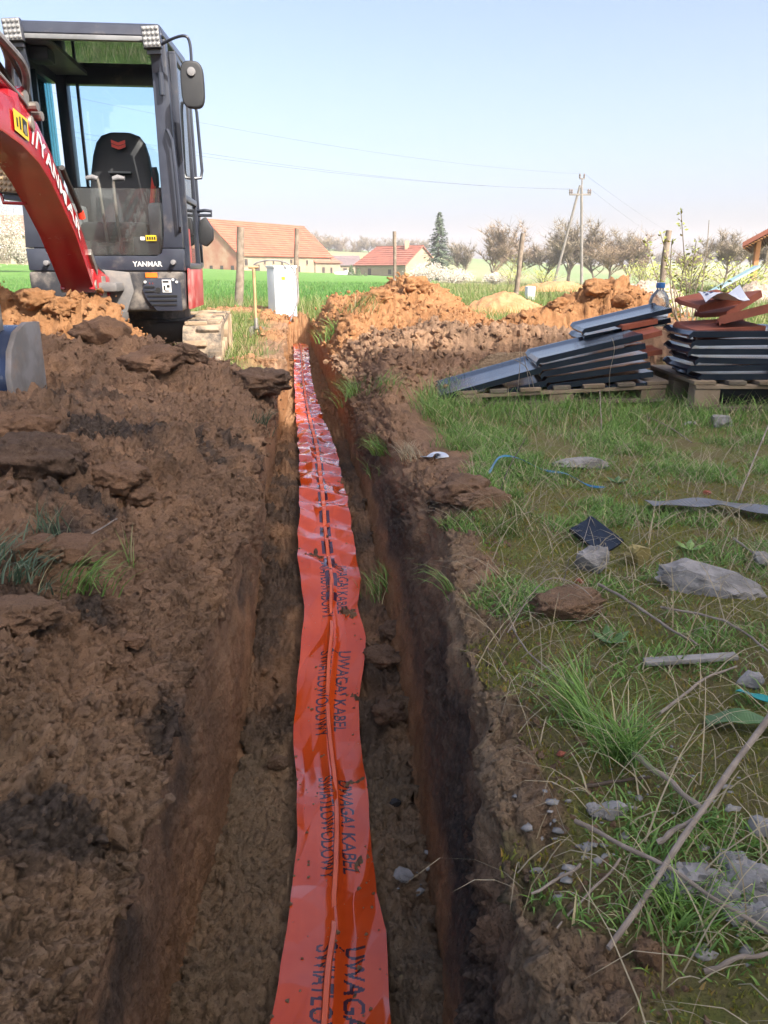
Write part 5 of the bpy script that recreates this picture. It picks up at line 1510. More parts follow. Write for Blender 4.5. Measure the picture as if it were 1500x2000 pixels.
def bare_tree_meshes(seed, h=9.0, spread=.55, levels=5, trunk_r=.16, low=.2, twigs=7):
    rnd = random.Random(seed)
    trunk = MB(); crown = MB(); slv = []
    def grow(p, d, ln, r, lv):
        nseg = 3; pts = [p]; rad = [r]; q = p; dd = d
        for i in range(nseg):
            dd = (dd + Vector((rnd.uniform(-1, 1), rnd.uniform(-1, 1), rnd.uniform(-.3, .7))) * .16).normalized()
            q = q + dd * ln / nseg; pts.append(q); rad.append(r * (1 - .45 * (i + 1) / nseg))
        (trunk if lv == 0 else crown).tube(pts, rad, 6 if lv == 0 else (4 if lv < 3 else 3), caps=False)
        if lv >= levels:
            return
        nb = rnd.randint(3, 5) if lv > 0 else rnd.randint(8, 10)
        for k in range(nb):
            f = rnd.uniform(.30 if lv == 0 else .2, 1.0) if k else 1.0
            j = min(nseg - 1, int(f * nseg)); base = pts[j].lerp(pts[j + 1], f * nseg - j) if j < nseg else pts[-1]
            side = Vector((rnd.uniform(-1, 1), rnd.uniform(-1, 1), rnd.uniform(-.1, .6))).normalized()
            nd = (dd * (1 - spread) + side * spread + Vector((0, 0, .12))).normalized()
            grow(base, nd, ln * (rnd.uniform(.70, 1.0) if lv == 0 else rnd.uniform(.55, .80)), r * rnd.uniform(.42, .58), lv + 1)
        if lv >= levels - 2:
            for k in range(twigs):
                f = rnd.random(); j = min(nseg - 1, int(f * nseg)); base = pts[j]
                side = Vector((rnd.uniform(-1, 1), rnd.uniform(-1, 1), rnd.uniform(-.2, .9))).normalized()
                e_ = base + (dd * .5 + side).normalized() * rnd.uniform(.35, 1.1) * h / 9
                w_ = Vector((rnd.uniform(-1, 1), rnd.uniform(-1, 1), 0)).normalized() * .034 * h / 9
                slv.append((base - w_, base + w_, e_))
    grow(Vector((0, 0, -.3)), Vector((0, 0, 1)), h * .34, trunk_r, 0)
    for a, b_, c in slv: crown.add([a, b_, c], [(0, 1, 2)])
    return trunk, crown
def norm_tree(t_, c_):
    zs = max(v[2] for v in c_.v); k = 9.4 / zs
    for m_ in (t_, c_): m_.v = [(v[0] * k, v[1] * k, v[2] * k) for v in m_.v]
def mesh_of(mb, name, mat):
    me = bpy.data.meshes.new(name); me.from_pydata(mb.v, [], mb.f); me.materials.append(mat); return me
TREES = []
for sd, hh, sp, lv, tr_, mt in ((1, 9, .50, 4, .17, M_TWIGR), (2, 9, .55, 4, .13, M_TWIG), (5, 9, .45, 4, .15, M_TWIG), (9, 9, .62, 4, .12, M_TWIGR)):
    t_, c_ = bare_tree_meshes(sd, hh, sp, lv, tr_, twigs=26)
    norm_tree(t_, c_)
    TREES.append((mesh_of(t_, 'trunk', M_BARK), mesh_of(c_, 'crown', mt)))
def put_tree(px, pbase, ptop, Y, kind, label, group, wide=1.0, name='bare_tree'):
    b_ = P(px, pbase, Y); t_ = P(px, ptop, Y); s = (t_.z - b_.z) / 9.4
    o = thing(name, label, 'tree', tuple(b_), group); o.rotation_euler = (0, 0, random.uniform(0, 6.28)); o.scale = (s * wide, s * wide, s)
    for me, nm in zip(TREES[kind], ('trunk', 'crown')):
        c = bpy.data.objects.new(nm, me); COL.objects.link(c); c.parent = o
MID = [(962, 548, 432, 110, 0, 1.25, 'large round bare tree right of the spruce'), (905, 545, 480, 125, 2, 1.1, 'small bare tree just right of the spruce, behind the white bushes'), (1010, 548, 465, 120, 3, 1.2, 'bare tree behind the leaning post between the orange heaps'),
       (1062, 550, 470, 118, 1, 1.2, 'low bare tree left of the power pole prop'), (1108, 552, 428, 100, 2, 1.35, 'tall pale bare tree behind the power pole'), (1160, 552, 468, 112, 1, 1.3, 'bare tree just right of the power pole mast'),
       (1190, 552, 452, 98, 3, 1.25, 'bushy bare tree second to the right of the power pole'), (1228, 552, 455, 100, 2, 1.1, 'bushy bare tree third to the right of the power pole'), (1255, 550, 478, 108, 0, 1.0, 'low bare tree left of the budding sapling'),
       (1415, 545, 455, 75, 1, 1.2, 'bare tree between the sapling and the new house'), (1470, 545, 468, 80, 2, 1.2, 'bare tree partly behind the new house corner'), (1345, 545, 492, 110, 3, 1.2, 'low bare tree behind the sapling')]
for px, pb_, pt2, Y, k, wd, lb in MID: put_tree(px, pb_, pt2 - 18, Y, k, lb, 'bare trees beyond the heaps', wd * 1.25)
hillx = [(566, 490, 452, 2), (600, 492, 450, 0), (622, 492, 455, 3), (646, 494, 462, 1), (668, 515, 458, 0), (700, 496, 468, 2), (722, 494, 463, 1), (745, 493, 465, 3), (768, 493, 466, 2), (790, 492, 468, 1), (808, 492, 468, 0), (824, 492, 470, 2), (893, 496, 478, 1), (1285, 520, 492, 2), (1375, 518, 490, 1), (1440, 515, 487, 3)]
names = ['first', 'second', 'third', 'fourth', 'fifth', 'sixth', 'seventh', 'eighth', 'ninth', 'tenth', 'eleventh', 'twelfth', 'thirteenth', 'fourteenth', 'fifteenth', 'sixteenth']
for i, (px, pb_, pt2, k) in enumerate(hillx):
    put_tree(px, pb_ + 6, pt2 - 6, 330 if px > 640 else 260, k, 'distant bare tree on the skyline, %s from the left' % names[i], 'distant skyline trees', 1.5)

def spruce(px, pbase, ptop, Y, label):
    b_, t_ = P(px, pbase, Y), P(px, ptop, Y); h = t_.z - b_.z
    o = thing('spruce_tree', label, 'tree', tuple(b_))
    rnd = random.Random(4); tr_ = MB().tube([b_ + Vector((0, 0, -.5)), t_], [.2, .02], 8).build('trunk', M_BARK, o)
    cr = MB()
    nl = 42
    for i in range(nl):
        f = .08 + .91 * i / (nl - 1); z = b_.z + h * f; L = (1 - f) ** .85 * h * .33 * rnd.uniform(.75, 1.15) + .12
        for k in range(rnd.randint(8, 11)):
            a = rnd.uniform(0, 6.28); dr = Vector((math.cos(a), math.sin(a), rnd.uniform(-.35, .05))); ll = L * rnd.uniform(.6, 1.1)
            base = Vector((b_.x, b_.y, z)); tip = base + dr * ll
            cr.tube([base, tip], [.02, .008], 3, caps=False)
            sd = Vector((-math.sin(a), math.cos(a), 0))
            for q in range(int(8 + ll * 9)):
                g = rnd.uniform(.15, 1); m_ = base.lerp(tip, g)
                e_ = m_ + dr * rnd.uniform(.05, .25) + sd * rnd.uniform(-.28, .28) + Vector((0, 0, rnd.uniform(-.32, .02)))
                w_ = sd * rnd.uniform(.05, .10) + Vector((0, 0, rnd.uniform(-.04, .04)))
                cr.add([m_ - w_, m_ + w_, e_], [(0, 1, 2)])
    cr.build('crown', pmat('spruce_needles', (.060, .090, .055), (.095, .125, .08), 1.2, .9), o)
spruce(856, 548, 413, 118, 'tall dark spruce tree standing right of the cottage')

M_BLOSSOM = pmat('white_blossom', (.48, .45, .39), (.34, .31, .25), 1.5, .9); M_BUD = pmat('yellow_green_buds', (.30, .33, .06), (.22, .27, .06), 2, .8); M_THUJA = pmat('thuja_green', (.05, .085, .03), (.08, .12, .04), 2, .9)
def leafy_bush(name, label, c, rx, rz, n, leaf, mat, cat='bush', seed=1, stems=14, stemmat=None, group=None, fill=.55, shape='dome'):
    rnd = random.Random(seed); c = Vector(c)
    o = thing(name, label, cat, tuple(c), group)
    st_ = MB(); lf = MB(); tips = []
    for k in range(stems):
        a = rnd.uniform(0, 6.28); f = rnd.random() ** .5
        if shape == 'cone': tip = c + Vector((0, 0, rz * 2 * rnd.uniform(.3, 1)))
        else: tip = c + Vector((math.cos(a) * rx * f, math.sin(a) * rx * f, rz * 2 * (.35 + .65 * rnd.random() * math.sqrt(max(0, 1 - f * f * .7)))))
        base = c + Vector((rnd.uniform(-.2, .2) * rx, rnd.uniform(-.2, .2) * rx, -.1)); mid = base.lerp(tip, .5) + Vector((rnd.uniform(-.1, .1), rnd.uniform(-.1, .1), .05)) * rx
        st_.tube([base, mid, tip], [rx * .012 + .004, rx * .008 + .003, .003], 4, caps=False); tips.append((base, mid, tip))
    st_.build('stems', stemmat or M_TWIG, o)
    for k in range(n):
        if shape == 'cone':
            h_ = rnd.random(); a = rnd.uniform(0, 6.28); r_ = rx * (1 - h_) ** .7 * (.6 + .4 * rnd.random()); p = c + Vector((math.cos(a) * r_, math.sin(a) * r_, h_ * rz * 2))
        elif rnd.random() < fill:
            b0, m0_, t0_ = rnd.choice(tips); g = rnd.random() ** .6; p = (b0.lerp(m0_, g * 2) if g < .5 else m0_.lerp(t0_, g * 2 - 1)) + Vector((rnd.gauss(0, 1), rnd.gauss(0, 1), rnd.gauss(0, 1))) * rx * .08
        else:
            a = rnd.uniform(0, 6.28); f = rnd.random() ** .5; cl = math.sin(a * 3 + seed) * .15 + .9; p = c + Vector((math.cos(a) * rx * f * cl, math.sin(a) * rx * f * cl, rz * 2 * (.25 + .75 * rnd.random()) * math.sqrt(max(.05, 1 - f * f * .8))))
        u = Vector((rnd.gauss(0, 1), rnd.gauss(0, 1), rnd.gauss(0, 1))).normalized(); v = u.orthogonal().normalized(); s = leaf * rnd.uniform(.6, 1.3)
        lf.add([p - u * s, p + v * s * .6, p + u * s, p - v * s * .6], [(0, 1, 2, 3)])
    lf.build('foliage', mat, o)
    return o
for px, py, top, Y, rx, lb, sd in ((835, 548, 510, 95, 2.6, 'white blossoming bush at the foot of the spruce', 1), (888, 555, 522, 90, 2.4, 'white blossoming bush right of the spruce', 2), (965, 553, 532, 88, 1.5, 'small white blossoming bush below the large round tree', 3)):
    b_ = P(px, py, Y); t_ = P(px, top, Y); leafy_bush('blossom_bush', lb, b_, rx, (t_.z - b_.z) / 2, 2600, .075, M_BLOSSOM, 'bush', sd, 26, None, 'blossoming bushes', .75)
for px, top, Y, lb, sd in ((8, 385, 70, 'white blossoming tree at the left picture edge', 5), (42, 470, 72, 'low blossoming tree beside the excavator cab', 6)):
    b_ = P(px, 512, Y); t_ = P(px, top, Y); leafy_bush('blossom_tree', lb, b_, 2.6 if sd == 5 else 1.6, (t_.z - b_.z) / 2, 3600, .06, M_BLOSSOM, 'tree', sd, 40, None, 'blossoming trees', .8)
for px, py, top, rx, lb, sd in ((686, 546, 518, .9, 'conical evergreen left of the pair by the cottage', 7), (700, 547, 524, .8, 'conical evergreen right of the pair by the cottage', 8), (714, 547, 534, .5, 'tiny conical evergreen in front of the cottage wall', 9)):
    b_ = P(px, py, 138); t_ = P(px, top, 138); leafy_bush('thuja', lb, b_, rx, (t_.z - b_.z) / 2, 1400, .11, M_THUJA, 'evergreen', sd, 4, None, 'evergreens by the cottage', .3, 'cone')
for px, py, top, Y, rx, lb, sd in ((1000, 556, 500, 60, 1.6, 'thin budding shrub left of the power pole', 11), (1065, 556, 512, 55, 1.5, 'thin budding shrub under the power pole prop', 12), (1345, 560, 490, 30, 1.6, 'yellow-green budding shrub behind the sapling', 13), (1440, 575, 500, 24, 1.3, 'yellow-green budding shrub by the teal board', 14), (1262, 556, 505, 40, 1.4, 'pale budding shrub left of the leaning post', 15)):
    b_ = P(px, py, Y); t_ = P(px, top, Y); leafy_bush('budding_shrub', lb, b_, rx, (t_.z - b_.z) / 2, 700, .045, M_BUD, 'shrub', sd, 30, None, 'budding shrubs', .9)

# sapling behind the stacks: upright shoots with small fresh leaves
def sapling():
    base = P(1345, 640, 6.6); base.z = gz(base.x, base.y) - .05
    o = thing('sapling', 'tall budding sapling with yellow-green leaves behind the tile stacks', 'shrub', tuple(base))
    rnd = random.Random(21); st_ = MB(); lf = MB()
    tops = [(1330, 412), (1290, 455), (1360, 470), (1312, 470), (1395, 465), (1262, 470), (1375, 520), (1300, 510), (1340, 500), (1420, 540), (1278, 530), (1385, 430)]
    for k, (px, py) in enumerate(tops):
        t_ = P(px, py, 6.6 + rnd.uniform(-.3, .3)); m_ = base.lerp(t_, .55) + Vector((rnd.uniform(-.06, .06), 0, 0)); b_ = base + Vector((rnd.uniform(-.12, .12), rnd.uniform(-.1, .1), 0))
        pts = smooth_pts([b_, m_, t_], 5); st_.tube(pts, [.007 - .0045 * i / len(pts) for i in range(len(pts))], 5, caps=False)
        bare = k in (4, 11)
        for q in range(0 if bare else 42):
            g = rnd.uniform(.25, 1) ** .8; j = min(len(pts) - 2, int(g * (len(pts) - 1))); p = pts[j].lerp(pts[j + 1], rnd.random())
            u = Vector((rnd.uniform(-1, 1), rnd.uniform(-1, 1), rnd.uniform(-.2, 1))).normalized(); v = u.cross(Vector((rnd.uniform(-1, 1), rnd.uniform(-1, 1), .3))).normalized(); s = rnd.uniform(.010, .022)
            p = p + u * .012; lf.add([p, p + u * s + v * s * .5, p + u * s * 2.1, p + u * s - v * s * .5], [(0, 1, 2, 3)])
    st_.build('stems', M_TWIG, o); lf.build('leaves', pmat('fresh_leaves', (.34, .36, .10), (.26, .31, .07), 9, .7), o)
sapling()

# gravel and soil piles in the distance
def pile(name, label, px, py, top, Y, wpx, mat, seed, cat):
    b_ = P(px, py, Y); t_ = P(px, top, Y); w_ = wpx / FPX * Y * .96; h = t_.z - b_.z + .1
    n = 46; xs = np.linspace(-1, 1, n); X, Yg = np.meshgrid(xs, xs); r = np.sqrt(X ** 2 + Yg ** 2)
    p = np.stack([X.ravel() * w_ / 2 + seed * 9, Yg.ravel() * w_ / 2, X.ravel() * 0], 1)
    z = np.maximum(0, 1 - r.ravel() ** 1.5) * h * (1 + .25 * fbm(p, 1.4, 2)) + .10 * h * billow(p, 5, 3) * (r.ravel() < 1)
    V = np.stack([b_.x + X.ravel() * w_ / 2, Y + Yg.ravel() * w_ / 2, b_.z - .1 + z - .08 * (r.ravel() > 1)], 1)
    i = np.arange(n * n).reshape(n, n); f = np.stack([i[:-1, :-1], i[:-1, 1:], i[1:, 1:], i[1:, :-1]], -1).reshape(-1, 4)
    o = link(name, np_mesh(name, V, f, True), mat); tag(o, label, cat); return o
M_GRAVEL = pmat('pale_gravel', (.50, .42, .34), (.36, .28, .21), 18, .95, bmp=1, bdist=.05, bscale=30)
M_FARSOIL = pmat('far_orange_soil', (.46, .25, .12), (.36, .18, .08), 4, .95, bmp=.8, bdist=.05, bscale=12)
pile('gravel_pile', 'pale gravel pile behind the water bottle', 1268, 600, 545, 13.5, 190, M_GRAVEL, 1, 'gravel pile')
pile('soil_pile', 'low distant orange soil bank under the power pole', 1085, 575, 550, 30, 230, M_FARSOIL, 2, 'soil pile')
pile('soil_pile', 'small pointed orange soil pile right of the power pole', 1190, 570, 543, 28, 90, M_FARSOIL, 3, 'soil pile')
pile('soil_pile', 'pale sand pile near the new house', 1470, 600, 548, 17, 150, M_GRAVEL, 4, 'sand pile')
pile('soil_pile', 'flat orange soil patch in front of the leaning post', 985, 600, 572, 13.5, 190, M_FARSOIL, 5, 'soil pile')

# ================================================================ grass
def grass_material(name, dry=.15, base=(.075, .135, .028), tip=(.14, .22, .05), dryc=(.34, .28, .13)):
    m, nt, b = newmat(name)
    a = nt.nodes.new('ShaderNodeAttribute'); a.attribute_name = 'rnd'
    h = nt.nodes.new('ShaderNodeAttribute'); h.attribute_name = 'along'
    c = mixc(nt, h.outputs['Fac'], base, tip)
    c = mixc(nt, ramp(nt, a.outputs['Fac'], .0, 1.0), c, mixc(nt, .5, c, (.045, .12, .045)))
    c = mixc(nt, ramp(nt, a.outputs['Fac'], 1 - dry - .03, 1 - dry + .03), c, dryc)
    nt.links.new(c, b.inputs['Base Color']); b.inputs['Roughness'].default_value = .5; b.inputs['Specular IOR Level'].default_value = .35
    # a little light shines through a blade
    out = nt.nodes['Material Output']; tl = nt.nodes.new('ShaderNodeBsdfTranslucent'); nt.links.new(c, tl.inputs[0])
    mx = nt.nodes.new('ShaderNodeMixShader'); mx.inputs[0].default_value = .28
    nt.links.new(b.outputs[0], mx.inputs[1]); nt.links.new(tl.outputs[0], mx.inputs[2]); nt.links.new(mx.outputs[0], out.inputs[0])
    return m
M_GRASS = grass_material('grass_near', .10, (.16, .29, .06), (.29, .48, .12), (.52, .45, .26)); M_GRASSVERGE = grass_material('grass_verge', .16, (.10, .16, .03), (.19, .26, .06), (.40, .34, .18))  # verge grass has its own duller, drier blade colours
M_CROP = grass_material('crop_blades', .02, (.06, .16, .03), (.11, .25, .045)); M_DRY = grass_material('dry_stalks', .85, (.24, .19, .10), (.30, .25, .15), (.42, .36, .24)); M_MOSS = grass_material('moss', .2, (.19, .19, .03), (.36, .34, .06), (.34, .23, .06))

def blades(name, pos, hgt, wid, lean, mat, curve=.5, seed=0, az=None, segs=3):
    """thin curved blades, one ribbon of segs pieces per position"""
    g = np.random.default_rng(seed); n = len(pos)
    az = g.random(n) * 2 * np.pi if az is None else az
    d = np.stack([np.cos(az), np.sin(az), np.zeros(n)], 1)
    fa = g.random(n) * 2 * np.pi; s = np.stack([np.cos(fa), np.sin(fa), np.zeros(n)], 1)
    V = []; AL = []
    for k in range(segs + 1):
        t = k / segs
        off = lean * (t ** (1 + curve))
        up = t * np.sqrt(np.maximum(.05, 1 - (lean * t * .8) ** 2)) if True else t
        c = pos + d * (hgt * off)[:, None] + np.array([0, 0, 1]) * (hgt * up)[:, None]
        w = wid * (1 - t) ** .6 if k < segs else wid * 0
        if k < segs: V += [c - s * w[:, None], c + s * w[:, None]]; AL += [t, t]
        else: V.append(c); AL.append(1.0)
    m = 2 * segs + 1
    V = np.stack(V, 1).reshape(-1, 3)
    b0 = np.arange(n)[:, None] * m
    F = []
    for k in range(segs - 1):
        a = 2 * k
        F += [b0 + np.array([a, a + 1, a + 3]), b0 + np.array([a, a + 3, a + 2])]
    a = 2 * (segs - 1); F.append(b0 + np.array([a, a + 1, a + 2]))
    me = np_mesh(name, V, np.concatenate(F), smooth=True)
    point_attr(me, 'rnd', np.repeat(g.random(n), m)); point_attr(me, 'along', np.tile(np.array(AL), n))
    return link(name, me, mat)

def pick(mask, n, seed, weight=None):
    g = np.random.default_rng(seed); k = np.nonzero(mask)[0]
    if weight is not None:
        w = weight[k] * 1.0; w /= w.sum(); j = g.choice(k, n, p=w)
    else: j = g.choice(k, n)
    p = GV[j] + g.normal(0, 1, (n, 3)) * np.array([.006, .006, 0]) * np.maximum(.5, GV[j, 1:2] * .8)
    p[:, 2] -= .004
    return p, j
right = (GA['seg'] == 4); left = (GA['seg'] == 0); gy = GA['y']
inview = (GPX > -350) & (GPX < 2150) & (gy > .3)
cl = fbm(np.stack([GV[:, 0], GV[:, 1], GV[:, 0] * 0], 1), 3.2, 3) if True else None
area = np.maximum(.25, gy) ** 1.2            # mesh points thin out with distance; even the cover a little
# short turf on the right of the trench
mk = right & inview & (GA['gras'] > .45) & (gy < 5.6) & (cl > -.17)
p, j = pick(mk, 88000, 1, area * (.6 + .6 * sstep(1.6, 3.2, gy)) * (.25 + sstep(-.2, .4, cl)))
g = np.random.default_rng(2)
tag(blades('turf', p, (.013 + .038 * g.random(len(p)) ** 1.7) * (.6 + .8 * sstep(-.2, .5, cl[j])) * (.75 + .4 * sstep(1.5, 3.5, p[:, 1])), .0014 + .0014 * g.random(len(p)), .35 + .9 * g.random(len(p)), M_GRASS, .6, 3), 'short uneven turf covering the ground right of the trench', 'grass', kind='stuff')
# moss and tiny herbs
mk2 = right & inview & (GA['gras'] > .3) & (gy < 3.2)
p, j = pick(mk2, 38000, 5, area * (.08 + sstep(-.05, .45, -cl + .22)))
g = np.random.default_rng(6)
tag(blades('moss', p, .004 + .010 * g.random(len(p)), .0016 + .0016 * g.random(len(p)), .8 * g.random(len(p)), M_MOSS, .3, 7, segs=2), 'yellow-green moss between the grass right of the trench', 'moss', kind='stuff')
# dry straw lying about
p, j = pick(mk2 | (right & (gy < 5) & (GA['gras'] > .3) & inview), 4600, 8, area)
g = np.random.default_rng(9); p[:, 2] += .012
tag(blades('dry_straw', p, .05 + .16 * g.random(len(p)) ** 2, .0009 + .0007 * g.random(len(p)), 1.05 + .2 * g.random(len(p)), M_DRY, .25, 10, segs=4), 'dry pale straw lying in the grass right of the trench', 'straw', kind='stuff')
# longer grass round the pallets
mk3 = right & inview & (gy > 3.5) & (gy < 5.2) & (GA['gras'] > .35) & (GA['x'] > .1)
p, j = pick(mk3, 9000, 12, sstep(3.5, 4.3, gy) * area); g = np.random.default_rng(13)
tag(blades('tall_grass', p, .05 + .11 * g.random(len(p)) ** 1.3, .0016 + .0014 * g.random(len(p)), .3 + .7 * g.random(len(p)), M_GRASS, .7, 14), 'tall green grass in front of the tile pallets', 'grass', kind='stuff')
# sunlit verge left of the trench and beyond the heaps
mk4 = left & inview & (GA['gras'] > .4) & (gy > 5.5)
p, j = pick(mk4, 16000, 15, area); g = np.random.default_rng(16)
tag(blades('verge_grass', p, .05 + .16 * g.random(len(p)) ** 1.4, .0022 + .0022 * g.random(len(p)), .3 + .7 * g.random(len(p)), M_GRASSVERGE, .7, 17), 'sunlit long grass between the excavator and the white cabinet', 'grass', kind='stuff')
mk5 = right & inview & (GA['gras'] > .4) & (gy > 6.2)
p, j = pick(mk5, 18000, 18, area); g = np.random.default_rng(19)
tag(blades('rough_grass', p, .06 + .22 * g.random(len(p)) ** 1.6, .0025 + .0025 * g.random(len(p)), .2 + .6 * g.random(len(p)), M_GRASSVERGE, .7, 20), 'rough sunlit grass between and behind the orange heaps', 'grass', kind='stuff')
# verge and crop further out
g = np.random.default_rng(21)
def strew(n, y0, y1, xf, seed):
    g = np.random.default_rng(seed); y = y0 + (y1 - y0) * g.random(n) ** 1.5; x = xf(y, g.random(n)); return np.stack([x, y, land_z(x, y) - .01], 1)
p = strew(30000, 13.6, 18.5, lambda y, r: (-.62 + 1.24 * r) * y, 22)
tag(blades('field_edge_grass', p, .08 + .26 * g.random(len(p)) ** 1.8, .004 + .003 * g.random(len(p)), .2 + .6 * g.random(len(p)), M_GRASSVERGE, .7, 23, segs=2), 'dry and green grass along the old fence line', 'grass', kind='stuff')
g = np.random.default_rng(24)
p = strew(26000, 18, 55, lambda y, r: -.62 * y + (.62 * y + .05 * y) * r, 25)
tag(blades('crop', p, .10 + .10 * g.random(len(p)), .006 + .005 * g.random(len(p)), .2 + .4 * g.random(len(p)), M_CROP, .5, 26, segs=2), 'young green cereal crop in the field beyond the fence', 'crop', kind='stuff')
g = np.random.default_rng(27)
p = strew(16000, 14, 45, lambda y, r: .02 * y + .62 * y * r, 28)
tag(blades('meadow_grass', p, .10 + .30 * g.random(len(p)) ** 2, .005 + .004 * g.random(len(p)), .2 + .6 * g.random(len(p)), M_GRASSVERGE, .6, 29, segs=2), 'rough meadow grass right of the crop field', 'grass', kind='stuff')

# single grass tufts one can point at
def tuft(label, px, py, n, h, spread, seed, mat=M_GRASS, lean=(.3, 1.0), az=None, azs=.6, w=.0016, name='grass_tuft', group='grass tufts on the spoil', flat=0.0, cat='grass tuft'):
    c = spot(px, py); g = np.random.default_rng(seed)
    pos = np.array(c)[None] + g.normal(0, 1, (n, 3)) * np.array([spread, spread, spread * .2]); pos[:, 2] = c.z - .006
    for k in range(n): pos[k, 2] = min(c.z + .05, max(c.z - .06, gz(pos[k, 0], pos[k, 1]) - .008))
    a = None if az is None else az + g.normal(0, azs, n)
    o = blades(name, pos, h * (.5 + .6 * g.random(n)), w * (.7 + .6 * g.random(n)), lean[0] + (lean[1] - lean[0]) * g.random(n), mat, .5, seed, a, 4)
    tag(o, label, cat, group); return o
M_GRASSB = grass_material('bluish_grass', .08, (.10, .15, .10), (.17, .23, .15), (.36, .34, .22))
tuft('upright bluish grass tuft on the left spoil beside the long twig', 100, 1058, 40, .085, .018, 31, M_GRASSB, (.1, .6))
tuft('flattened grass tuft at the left picture edge on the spoil', 30, 1140, 110, .10, .035, 32, M_GRASSB, (.8, 1.2), .3, .9)
tuft('flattened bright grass tuft lying on the left spoil', 160, 1150, 70, .11, .028, 33, M_GRASS, (.8, 1.2), -.1, .7)
tuft('single thin grass shoot on the left spoil', 255, 1105, 7, .10, .010, 34, M_GRASS, (.1, .4))
tuft('small grass tuft hanging in the left trench wall', 515, 830, 46, .12, .022, 35, M_GRASSB, (.8, 1.2), -1.0, .6)
tuft('grass tuft on the dark clod corner left of the sunlit trench wall', 500, 722, 90, .08, .07, 36, M_GRASS, (.5, 1.1))
tuft('grass tuft drooping over the right trench edge below the heap', 690, 775, 120, .16, .035, 37, M_GRASS, (.8, 1.2), 2.6, .7)
tuft('flat green grass tuft on the dark heap right of the trench', 750, 748, 80, .12, .05, 38, M_GRASS, (.9, 1.2), 0, 1.2)
tuft('dark grass tuft at the top of the right trench wall', 640, 655, 90, .22, .06, 39, M_GRASS, (.6, 1.2), 2.4, .9, w=.003)
tuft('bright grass clump on the orange heap', 705, 598, 120, .22, .09, 40, M_GRASSVERGE, (.7, 1.2), 0, 1.2, w=.003)
tuft('grass clump hanging over the right trench edge', 745, 905, 130, .12, .035, 41, M_GRASS, (.7, 1.2), 2.9, .8)
tuft('dry pale grass clump on the right trench rim', 800, 900, 90, .10, .03, 42, M_DRY, (.6, 1.2), 2.6, .9)
tuft('grass tuft growing at the foot of the right trench wall', 745, 1170, 70, .11, .028, 43, M_GRASS, (.4, 1.1), 2.2, 1.0)
tuft('thin grass strand hanging down the right trench wall', 880, 1190, 14, .12, .008, 44, M_GRASS, (.9, 1.2), 3.0, .3)
tuft('large tufted grass spreading over stones in the right foreground', 1210, 1480, 210, .13, .018, 45, M_GRASS, (.5, 1.15), None, 1, .0016, group='grass tufts on the right')
tuft('long green grass leaning left beside the large tuft', 1150, 1420, 120, .15, .016, 46, M_GRASS, (.5, 1.1), 2.4, .5, .0014, group='grass tufts on the right')
tuft('grass shoots between sticks at the lower right', 1330, 1790, 90, .08, .022, 47, M_GRASS, (.4, 1.1), group='grass tufts on the right')
tuft('feathery green weed beside the leaning tile stack', 890, 870, 150, .09, .05, 48, M_GRASS, (.3, 1.0), group='grass tufts on the right')
tuft('bright grass clump below the blue strap', 985, 1040, 160, .07, .035, 49, M_GRASSVERGE, (.3, 1.0), group='grass tufts on the right', w=.0014)
tuft('bright grass clump on the rim left of the grey rock', 1010, 1010, 140, .06, .032, 50, M_GRASSVERGE, (.3, 1.0), 2.9, 1.2, group='grass tufts on the right', w=.0014)
tuft('fresh grass at the lower edge of the tile pallet', 860, 815, 160, .16, .06, 51, M_GRASS, (.4, 1.1), 3.0, 1.0, group='grass tufts on the right')
tuft('green grass between the two tile stacks', 1325, 760, 220, .24, .05, 52, M_GRASS, (.2, .7), group='grass tufts on the right')
# dry upright stalks by the pallet
def stalk(label, pts_px, Y0, r=.0016, name='dry_stalk', mat=None, group='dry weed stalks'):
    pts = []
    for i, (px, py) in enumerate(pts_px): pts.append(P(px, py, Y0 - .03 * i))
    o = MB().tube(smooth_pts(pts, 4), r, 5).build(name, mat or M_DRYSTEM, smooth=True); tag(o, label, 'stalk', group); return o
M_DRYSTEM = pmat('dry_stem', (.30, .25, .19), (.20, .16, .12), 20, .8)
stalk('dry forked stalk standing in front of the leaning tiles, left one', [(1040, 850), (1035, 760), (1022, 690)], 3.9)
stalk('dry stalk with side twigs in front of the leaning tiles, middle one', [(1052, 850), (1045, 770), (1030, 720), (1000, 700)], 3.85)
stalk('dry upright stalk against the dark pile of tiles', [(1195, 830), (1190, 740), (1200, 685), (1195, 660)], 3.95)
stalk('thin dry stalk on the dark heap left of the tiles', [(812, 775), (808, 720), (806, 670)], 5.0, .003)
stalk('thin dry stem rising beside the leftmost tile', [(985, 830), (1010, 770), (1018, 655)], 4.1)

